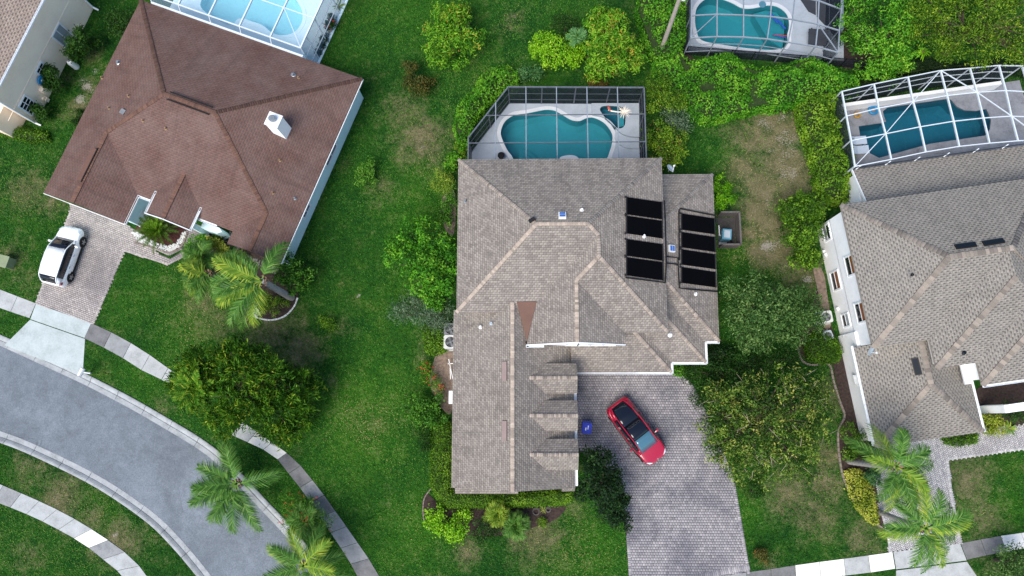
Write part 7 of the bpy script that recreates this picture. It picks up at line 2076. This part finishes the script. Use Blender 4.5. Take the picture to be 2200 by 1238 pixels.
edging('weathered edging along the left rim of the garage bed', [(926, 1050), (912, 1070), (909, 1095), (912, 1120), (924, 1138)], 12, w=0.08, h=0.1)
tree('shrub', 'light green leafy shrub at the left of the garage bed', [(935, 1105, 0.7, 20), (960, 1120, 0.8, 24), (985, 1135, 0.7, 24), (950, 1140, 0.5, 18), (995, 1112, 0.5, 18), (925, 1125, 0.4, 12), (975, 1155, 0.4, 16)], 'bright', trunk=0.04, cat='shrub', length=0.18, width=0.12, density=2.6, per=5, clump=0.16, tint_mu=0.5)
tree('shrub', 'dark green shrub at the lower rim of the garage bed', [(1045, 1130, 0.6, 26), (1070, 1145, 0.5, 22), (1030, 1150, 0.4, 18), (1060, 1110, 0.5, 22)], 'dark', trunk=0.04, cat='shrub', length=0.14, width=0.08, density=5, per=8, clump=0.16)
palm('palm_plant', 'small arching palm in the garage bed, left of the pair', (1072, 1103), (1069, 1104), 0.9, 16, 1.15, 'palm_yellow', trunk=0.08, droop=0.5, el=(0.05, 1.2), leaflet=0.32, hang=0.4, seed=51, npair=30, wid=0.04, boots=False)
palm('palm_plant', 'small arching palm in the garage bed, right of the pair', (1112, 1126), (1108, 1127), 0.9, 18, 1.2, 'palm', trunk=0.08, droop=0.5, el=(0.05, 1.2), leaflet=0.32, hang=0.4, seed=52, npair=30, wid=0.04, boots=False)
rosette('agave', 'spiky rosette among coiled hoses in the garage bed', (1168, 1095), 16, 0.4, 'palm_yellow', 0.03, seed=53)
hs = thing('garden_hose', P(1152, 1100), 'coiled dark garden hose in the garage bed', 'hose')
for k, (px_, py_, R_) in enumerate(((1152, 1099, 0.26), (1178, 1095, 0.2))):
    c = P(px_, py_, 0.06); mb = MB()
    mb.tube([c + Vector((math.cos(a) * (R_ - a * 0.006), math.sin(a) * (R_ - a * 0.006), 0.03 + 0.004 * a)) for a in np.linspace(0, 15, 60)], 0.025, 5); mb.build('coil', M['wood_grey'], hs)
tree('shrub', 'small tan grass tuft at the lower right of the garage bed', [(1163, 1122, 0.2, 11)], 'olive', trunk=0.02, cat='grass tuft', length=0.2, width=0.03, density=9, per=8, clump=0.1)
tree('magnolia_tree', 'dark glossy tree at the garage corner overhanging the driveway', [(1275, 985, 2.6, 24), (1300, 1000, 2.6, 30), (1270, 1020, 2.6, 30), (1300, 1040, 2.8, 34), (1320, 1030, 2.2, 22), (1265, 1055, 2.0, 28), (1300, 1075, 2.0, 32), (1330, 1075, 1.6, 18), (1310, 1100, 1.4, 26), (1335, 1120, 1.0, 18)], 'deep', base=(1285, 1065), trunk=0.12, length=0.24, width=0.13, density=3.4, per=8, clump=0.2, tint_c=0.26, tint_mu=0.35)

# ================================================================== behind the central pool
tree('shrub', 'bright yellow green shrub on the back lawn behind the central pool', [(1165, 95, 1.1, 22), (1195, 100, 1.3, 28), (1225, 105, 1.2, 26), (1180, 120, 1.0, 26), (1215, 130, 1.0, 26), (1240, 130, 0.9, 18), (1155, 110, 0.8, 14)], 'bright', trunk=0.06, cat='shrub', length=0.22, width=0.10, density=4, per=8, clump=0.17, tint_mu=0.55)
tree('shrub', 'dark green round shrub on the lawn behind the bright shrub', [(1205, 50, 0.9, 18), (1225, 55, 1.0, 20), (1215, 66, 0.8, 16)], 'dark', trunk=0.05, cat='shrub', length=0.18, width=0.08, density=4, per=8, clump=0.18)
palm('papaya_plant', 'thin papaya with spread leaf stalks between the bright shrub and the mango', (1238, 96), (1240, 78), 2.2, 9, 0.8, 'palm_blue', trunk=0.06, droop=0.3, el=(0.1, 0.7), leaflet=0.3, hang=0.3, seed=61, npair=14, wid=0.07, boots=False, cat='papaya')
tree('mango_tree', 'large yellow green mango tree behind the central pool cage', [(1290, 60, 2.6, 30), (1320, 65, 3.0, 38), (1345, 95, 2.8, 36), (1310, 105, 3.0, 42), (1285, 110, 2.4, 30), (1335, 135, 2.4, 36), (1300, 145, 2.0, 34), (1360, 125, 2.0, 26), (1275, 145, 1.6, 22), (1290, 40, 2.2, 20)], 'mango', trunk=0.16, length=0.34, width=0.10, density=3.2, per=9, clump=0.22, tint_mu=0.46, accents=[('reddish', 0.05, 0.2, 0.09, 0.3)])
poly_plant('hedge', 'tall shrub hedge along the slanted left side of the central cage', [(975, 268), (985, 225), (1010, 195), (1035, 160), (1062, 140), (1090, 138), (1110, 152), (1112, 168), (1088, 178), (1052, 210), (1018, 250), (1004, 300), (990, 320), (982, 300)], 2.0, 'vine', zpix=1.4, dens=110, length=0.22, width=0.11, lumps=0.6, bumps=0.9, tint_mu=0.5, edge=0.9)
tree('shrub', 'small yellow shrub at the lower end of the tall cage hedge', [(988, 315, 0.7, 11), (995, 325, 0.5, 9)], 'olive', trunk=0.03, cat='shrub', length=0.16, width=0.09, density=5, per=6, clump=0.14)
tree('shrub', 'blue green shrub at the upper left corner of the central cage', [(1135, 158, 0.8, 16), (1155, 162, 0.8, 14), (1122, 165, 0.6, 12)], 'palm_blue', trunk=0.04, cat='shrub', length=0.22, width=0.07, density=4, per=8, clump=0.18)
tree('shrub', 'dark red leaved shrub at the back of the central cage', [(1275, 178, 0.5, 11), (1295, 180, 0.5, 10)], 'reddish', trunk=0.03, cat='shrub', length=0.2, width=0.05, density=4, per=6, clump=0.14, tint_mu=0.8)
tree('bush', 'olive green bush at the right side of the central cage, upper of the two', [(1410, 180, 1.6, 26), (1435, 205, 1.8, 34), (1410, 220, 1.6, 26), (1450, 225, 1.4, 22), (1400, 200, 1.2, 18)], 'olive', trunk=0.08, cat='bush', length=0.18, width=0.09, density=4, per=9, clump=0.2, tint_mu=0.35)
tree('bush', 'olive bush with tan new leaves right of the central cage, lower of the two', [(1415, 285, 1.6, 28), (1440, 300, 1.8, 34), (1420, 325, 1.6, 32), (1450, 335, 1.4, 24), (1400, 305, 1.2, 18), (1435, 345, 1.2, 20)], 'olive', trunk=0.08, cat='bush', length=0.18, width=0.09, density=4, per=9, clump=0.2, tint_mu=0.4, accents=[('reddish', 0.25, 0.14, 0.08, 0.2)])
tree('bush', 'pale green airy bush between the two olive bushes', [(1455, 250, 0.9, 22), (1435, 255, 0.8, 20), (1470, 270, 0.6, 16)], 'sage', trunk=0.04, cat='bush', length=0.2, width=0.06, density=4, per=8, clump=0.22)

# ================================================================== vine masses and right side
poly_plant('vine_thicket', 'tangled green vines climbing beside the utility pole', [(1380, -40), (1475, -40), (1480, 60), (1462, 110), (1430, 128), (1402, 110), (1385, 60), (1370, 20)], 2.2, 'vine', cat='vines', dens=95, length=0.2, width=0.13, lumps=0.8, bumps=1.6, edge=1.2)
poly_plant('vine_thicket', 'broad thicket of vines between the two right hand pools', [(1405, 130), (1440, 120), (1462, 100), (1480, 130), (1530, 118), (1570, 108), (1596, 128), (1625, 142), (1680, 140), (1720, 125), (1745, 118), (1775, 130), (1810, 150), (1850, 165), (1850, 195), (1800, 215), (1760, 205), (1725, 212), (1690, 222), (1640, 225), (1580, 240), (1530, 250), (1495, 240), (1480, 215), (1450, 195), (1420, 170)], 2.6, 'vine', cat='vines', zpix=1.8, dens=100, length=0.2, width=0.14, lumps=0.9, bumps=1.7, edge=1.2, tint_c=0.28)
poly_plant('hedge', 'tall hedge column with yellow shoots along the white cage side', [(1718, 212), (1760, 200), (1805, 205), (1815, 240), (1830, 290), (1838, 340), (1832, 380), (1840, 420), (1815, 432), (1785, 428), (1765, 400), (1755, 350), (1742, 300), (1725, 250)], 2.3, 'hedge', zpix=1.5, dens=120, length=0.2, width=0.12, lumps=0.6, bumps=0.9, edge=0.9, tint_mu=0.55, tint_c=0.3)
tree('hedge_bush', 'large rounded dark bush at the left of the white house', [(1712, 460, 1.4, 40), (1742, 440, 1.4, 32), (1708, 500, 1.5, 38), (1735, 490, 1.6, 36), (1718, 545, 1.1, 32), (1738, 552, 0.9, 24), (1694, 450, 1.1, 22)], 'hedge', trunk=0.09, cat='bush', length=0.2, width=0.12, density=8, per=10, clump=0.17, tint_mu=0.36)
tree('shrub', 'bright green shrub at the upper right corner of the low wing roof', [(1550, 395, 1.0, 20), (1555, 420, 1.1, 22), (1548, 440, 0.9, 16)], 'bright', trunk=0.05, cat='shrub', length=0.18, width=0.09, density=4.5, per=8, clump=0.17, tint_mu=0.3)
tree('leafy_tree', 'grey green rounded tree right of the low wing roof', [(1600, 630, 3.0, 46), (1640, 640, 3.2, 46), (1585, 670, 3.0, 42), (1630, 685, 3.4, 52), (1665, 680, 2.8, 36), (1600, 712, 2.4, 42), (1650, 718, 2.4, 40), (1620, 735, 2.0, 32)], 'oak2', trunk=0.15, length=0.26, width=0.10, density=4.6, per=11, clump=0.22, flat=0.55)
tree('leafy_tree', 'smaller grey green tree next to the white house condensers', [(1715, 645, 2.2, 30), (1735, 665, 2.4, 34), (1700, 680, 2.2, 30), (1730, 695, 2.0, 32), (1705, 715, 1.6, 26)], 'oak2', trunk=0.10, length=0.26, width=0.10, density=4.4, per=10, clump=0.22, flat=0.55, tint_mu=0.35)
tree('oak_tree', 'largest round tree with yellowing crown right of the paver driveway', [(1590, 850, 3.4, 46), (1665, 832, 3.8, 52), (1725, 838, 3.4, 46), (1565, 880, 3.2, 48), (1640, 870, 4.4, 66), (1710, 880, 4.0, 60), (1560, 930, 3.0, 44), (1620, 940, 3.8, 60), (1690, 950, 3.6, 58), (1745, 930, 3.0, 38), (1600, 990, 2.6, 44), (1660, 1000, 2.6, 46), (1720, 1000, 2.2, 38), (1755, 870, 2.6, 30), (1535, 905, 2.4, 34), (1540, 855, 2.4, 30), (1545, 965, 2.2, 30)], 'oak', trunk=0.24, length=0.26, width=0.10, density=3.2, per=10, clump=0.24, flat=0.55, tint_mu=0.38, tint_c=0.32, twigs=110)
tree('shrub', 'dark shrubs at the top right edge of the paver driveway', [(1500, 810, 1.0, 26), (1525, 830, 1.2, 32), (1510, 855, 0.9, 24), (1545, 800, 1.2, 30), (1480, 800, 0.7, 14), (1575, 790, 1.6, 30), (1615, 782, 1.6, 28), (1690, 770, 1.4, 26), (1650, 778, 1.5, 26)], 'dark', trunk=0.06, cat='shrub', length=0.2, width=0.09, density=4, per=8, clump=0.2)
poly_plant('hedge', 'low bright hedge strip under the stepped wing roof', [(1444, 788), (1470, 782), (1500, 778), (1512, 790), (1490, 805), (1462, 808), (1446, 802)], 0.7, 'vine', dens=170)
tree('shrub', 'dark foliage in the corner beside the stepped wing roof', [(1530, 750, 1.0, 20), (1552, 760, 1.0, 22), (1535, 775, 0.9, 22)], 'deep', trunk=0.05, cat='shrub', length=0.2, width=0.1, density=4, per=8, clump=0.2)
poly_plant('hedge', 'dome clipped dark hedge below the white house condensers', [(1735, 745), (1748, 720), (1770, 712), (1800, 728), (1812, 752), (1805, 775), (1775, 780), (1745, 772)], 1.4, 'hedge', dens=190, edge=1.0, tint_mu=0.3)
tree('shrub', 'small dark shrub on the lawn below the largest tree', [(1610, 1050, 0.4, 18), (1625, 1060, 0.3, 12)], 'dark', trunk=0.03, cat='shrub', length=0.16, width=0.07, density=4, per=7, clump=0.16)
tree('shrub', 'small brownish shrub near the lower edge beside the driveway', [(1632, 1185, 0.4, 12), (1640, 1198, 0.35, 12)], 'reddish', trunk=0.02, cat='shrub', length=0.15, width=0.07, density=4, per=6, clump=0.14)
# bed along the white house
bed('flower_bed', 'dark mulch bed along the white house garage wall', [(1762, 620), (1785, 700), (1820, 790), (1845, 900), (1870, 960), (1890, 1050), (1905, 1140), (1890, 1132), (1862, 1110), (1838, 1080), (1818, 1040), (1806, 980), (1802, 930), (1812, 890), (1796, 820), (1782, 770), (1740, 775), (1715, 750), (1728, 700)], 'mulch')
bed('soil_strip', 'pale soil strip along the white house wall', [(1745, 565), (1768, 585), (1778, 640), (1785, 700), (1768, 700), (1760, 640)], 'soil', 0.035)
edging('curved stone edging of the white house bed', [(1712, 745), (1722, 775), (1745, 785), (1780, 782), (1790, 820), (1806, 870), (1814, 895), (1800, 925), (1802, 980), (1812, 1030), (1835, 1078), (1862, 1112), (1895, 1134)], 44, w=0.12)
tree('shrub', 'clipped dark shrub at the lower left corner of the white garage', [(1825, 935, 0.9, 24), (1850, 960, 0.9, 28), (1835, 975, 0.7, 20), (1875, 970, 0.6, 18)], 'hedge', trunk=0.05, cat='shrub', length=0.15, width=0.08, density=6, per=9, clump=0.17, tint_mu=0.3)
poly_plant('hedge', 'yellow leaved hedge in the leaf shaped bed by the right driveway', [(1822, 1012), (1845, 1010), (1862, 1022), (1876, 1050), (1886, 1090), (1890, 1128), (1872, 1122), (1846, 1092), (1828, 1055)], 0.9, 'yellow', dens=170, length=0.15, width=0.10, tint_c=0.3)
tree('shrub', 'grey green strappy shrub between the two right hand palms', [(1870, 1015, 0.6, 14), (1880, 1030, 0.5, 13)], 'palm_blue', trunk=0.03, cat='shrub', length=0.3, width=0.06, density=4, per=7, clump=0.14)
palm('palm_tree', 'palm with long leaning trunk near the white garage', (1824, 992), (1925, 1003), 6.4, 13, 3.0, 'palm_mix', trunk=0.15, droop=0.55, el=(-0.1, 0.8), leaflet=0.6, hang=0.9, seed=71, npair=48, az=[3.0, 1.5, 0.6, 5.6, 4.9, 4.3, 5.2, 1.2, 0.0, 4.6, 2.7, 5.9, 1.8])
palm('palm_tree', 'palm with spread crown over the lower right driveway', (1888, 1100), (1988, 1136), 6.2, 14, 3.0, 'palm_mix', trunk=0.14, droop=0.45, el=(-0.1, 0.7), leaflet=0.55, hang=0.6, seed=72, npair=48, az=[0.1, 0.5, 1.0, 1.6, 2.4, 2.9, 3.3, 4.3, 4.8, 5.2, 5.9, 0.3, 2.0, 5.5])
tree('shrub', 'yellow green shrub at the right corner of the white garage', [(2125, 905, 0.9, 22), (2145, 915, 0.8, 20), (2120, 920, 0.6, 16)], 'yellow', trunk=0.04, cat='shrub', length=0.18, width=0.08, density=5, per=8, clump=0.16, tint_mu=0.3)
rosette('bromeliad', 'yellow green strappy plant beside the corner shrub of the white garage', (2168, 920), 34, 0.7, 'palm_yellow', 0.07, seed=75)
tree('shrub', 'dark clipped shrub at the right edge below the porch beam', [(2165, 880, 0.9, 24), (2195, 885, 0.9, 24)], 'dark', trunk=0.05, cat='shrub', length=0.15, width=0.08, density=6, per=8, clump=0.16)
poly_plant('hedge', 'low clipped hedge along the front of the white garage', [(2028, 942), (2060, 938), (2105, 932), (2104, 950), (2070, 958), (2040, 956)], 0.7, 'hedge', dens=180, tint_mu=0.35)
bed('flower_bed', 'near black mulch bed by the porch of the white house', [(2095, 840), (2140, 820), (2230, 815), (2230, 905), (2120, 925), (2108, 880)], 'mulch')
tree('oak_tree', 'tree crown reaching in at the lower right corner', [(2170, 1210, 2.0, 34), (2200, 1225, 2.4, 40), (2150, 1232, 1.6, 26), (2190, 1190, 1.6, 22)], 'oak2', trunk=0.10, length=0.24, width=0.08, density=2.6, per=8, clump=0.24, flat=0.55)
# upper right trees
tree('leafy_tree', 'dark green tree right of the top right cage', [(1830, 20, 3.2, 42), (1840, 60, 2.6, 40), (1850, -10, 3.2, 40), (1825, 90, 1.6, 24)], 'vine', trunk=0.15, length=0.26, width=0.09, density=3, per=9, clump=0.24, tint_mu=0.3)
tree('leafy_tree', 'bright green tree between the dark and the yellow crowns', [(1900, 70, 3.4, 46), (1930, 40, 3.6, 46), (1890, 110, 2.8, 44), (1930, 105, 2.8, 40), (1880, 145, 2.0, 36), (1920, 150, 1.8, 34), (1945, 0, 3.4, 40)], 'vine', trunk=0.16, length=0.26, width=0.12, density=3, per=9, clump=0.24, tint_mu=0.5)
tree('oak_tree', 'big yellow green tree crown filling the upper right corner', [(2000, 20, 4.4, 54), (2060, 40, 4.8, 60), (2130, 30, 5.0, 64), (2190, 40, 4.6, 60), (2030, 85, 3.8, 46), (2090, 95, 3.8, 50), (2150, 90, 3.8, 50), (2050, -20, 4.6, 60), (2150, -30, 4.8, 60), (1985, 60, 3.6, 40), (2200, 105, 3.4, 44), (2230, 70, 4.0, 50)], 'olive', trunk=0.25, length=0.24, width=0.08, density=3.4, per=11, clump=0.26, flat=0.6, tint_mu=0.42)
poly_plant('vine_thicket', 'dark undergrowth in front of the white cage under the yellow tree', [(1850, 160), (1900, 165), (1985, 120), (2050, 135), (2140, 125), (2230, 140), (2230, 160), (2100, 142), (2020, 148), (1950, 160), (1880, 178), (1850, 190)], 1.0, 'deep', cat='vines', dens=90, length=0.2, width=0.11, lumps=0.8)
rosette('bromeliad', 'light green star shaped plant under the yellow tree', (1983, 112), 26, 0.6, 'bright', 0.08, seed=81, z=1.2)
bed('soil_strip', 'dark soil under the trees right of the top right cage', [(1800, 60), (1870, 60), (1880, 140), (1800, 140)], 'mulch')
bed('soil_strip', 'dark soil strip between the utility pole and the top right cage', [(1462, 0), (1486, 0), (1480, 110), (1500, 130), (1450, 130)], 'mulch')
bed('soil_strip', 'reddish leaf litter strip along the lower rim of the vine thicket', [(1535, 250), (1600, 238), (1700, 218), (1722, 222), (1745, 300), (1762, 400), (1775, 440), (1755, 440), (1735, 320), (1712, 232), (1640, 238), (1560, 256)], 'soil')
# chain link fence behind the pool at the top right
fn = thing('mesh_fence', P(1640, 128), 'black mesh fence between the top right pool and the vines', 'fence')
fa, fb_ = P(1470, 118), P(1900, 152)
for k in range(10):
    p_ = fa.lerp(fb_, k / 9); MB().bar(p_, p_ + Vector((0, 0, 1.3)), 0.05, 0.05).build('post', M['black_plastic'], fn)
    if k < 9:
        q_ = fa.lerp(fb_, (k + 1) / 9)
        panel(fn, [p_ + Vector((0, 0, .05)), q_ + Vector((0, 0, .05)), q_ + Vector((0, 0, 1.25)), p_ + Vector((0, 0, 1.25))], M['screen_wall'], 'mesh_panel')
        MB().bar(p_ + Vector((0, 0, 1.27)), q_ + Vector((0, 0, 1.27)), 0.04, 0.04).build('rail', M['black_plastic'], fn)

# ------------------------------------------------------------------ grass blades that give the turf its grain
def grass_blades(n):
    r = np.random.default_rng(77)
    xy = np.stack([r.uniform(-42, 38, n), r.uniform(-12, 33, n)], 1)
    x, y = xy[:, 0], xy[:, 1]
    v = np.stack([x, y, np.full(n, -CAMH)], 1) @ RC
    u_, v_ = FPX * v[:, 0] / -v[:, 2], FPX * v[:, 1] / -v[:, 2]
    ok = (np.abs(u_) < 1150) & (np.abs(v_) < 670)
    ok &= ~inside(x, y, road_poly)
    ok &= np.minimum(edge_dist(x, y, [tuple(p) for p in outer_r[40:-40]], False), edge_dist(x, y, [tuple(p) for p in inner_r[40:-40]], False)) > 0.72
    for pl in EXCL:
        pa = np.array(pl)
        bb = ok & (x > pa[:, 0].min() - .1) & (x < pa[:, 0].max() + .1) & (y > pa[:, 1].min() - .1) & (y < pa[:, 1].max() + .1)
        k = np.where(bb)[0]
        if len(k): ok[k] &= ~(inside(x[k], y[k], pl) | (edge_dist(x[k], y[k], pl) < 0.05))
    for pl in ([(-4.6, -4), (2.6, -4), (2.6, 6.6), (12.1, 5.3), (12.1, 16), (-4.2, 16.3)], [tuple(L(a, b)[:2]) for a, b in ((0.4, -0.4), (17.1, -0.4), (17.1, -13.8), (0.4, -15))], [tuple(Rr(a, b)[:2]) for a, b in ((0.3, 2), (14, 2), (14, -15), (0.3, -15))]):
        ok &= ~inside(x, y, pl)
    x, y = x[ok], y[ok]
    ix = np.clip(np.searchsorted(gx, x), 0, len(gx) - 1); iy = np.clip(np.searchsorted(gy, y), 0, len(gy) - 1)
    d_, s_, l_ = dry[iy, ix], sand[iy, ix], lush[iy, ix]
    keep = r.random(len(x)) > np.clip(d_ * 0.85 + s_, 0, 0.95)
    x, y, d_, l_, z_ = x[keep], y[keep], d_[keep], l_[keep], Z[iy, ix][keep]
    n = len(x)
    a = r.uniform(0, 6.283, n); tilt = r.uniform(0.25, 1.1, n); ln = r.uniform(0.05, 0.13, n); w = r.uniform(0.012, 0.03, n)
    t = np.stack([np.cos(a) * np.cos(tilt), np.sin(a) * np.cos(tilt), np.sin(tilt)], 1); b = np.stack([-np.sin(a), np.cos(a), np.zeros(n)], 1)
    o = np.stack([x, y, np.maximum(z_, -0.02) + 0.005], 1)
    V = np.stack([o - b * w[:, None], o + b * w[:, None], o + t * ln[:, None] + b * w[:, None] * 0.6, o + t * ln[:, None] - b * w[:, None] * 0.6], 1).reshape(-1, 3)
    T = np.clip(0.27 + 0.22 * l_ + 0.22 * (vnoise(x + 99, y + 99, 1.6, 31) - 0.5) + 0.30 * (vnoise(x + 199, y + 99, 6.5, 33) - 0.5) + 0.55 * d_ * (r.random(n) < 0.75) + r.normal(0, 0.12, n), 0, 1)
    return V, np.arange(4 * n).reshape(n, 4), T
lm('grass', [(17, 53, 17), (38, 92, 24), (76, 130, 36), (138, 136, 80), (164, 152, 114)])
V, F, T = grass_blades(420000)
fastmesh('grass_blades', V, F, LM['grass'], tint=T, kind='stuff', label='short grass blades over all the lawns', cat='grass')
bpy.context.view_layer.update()
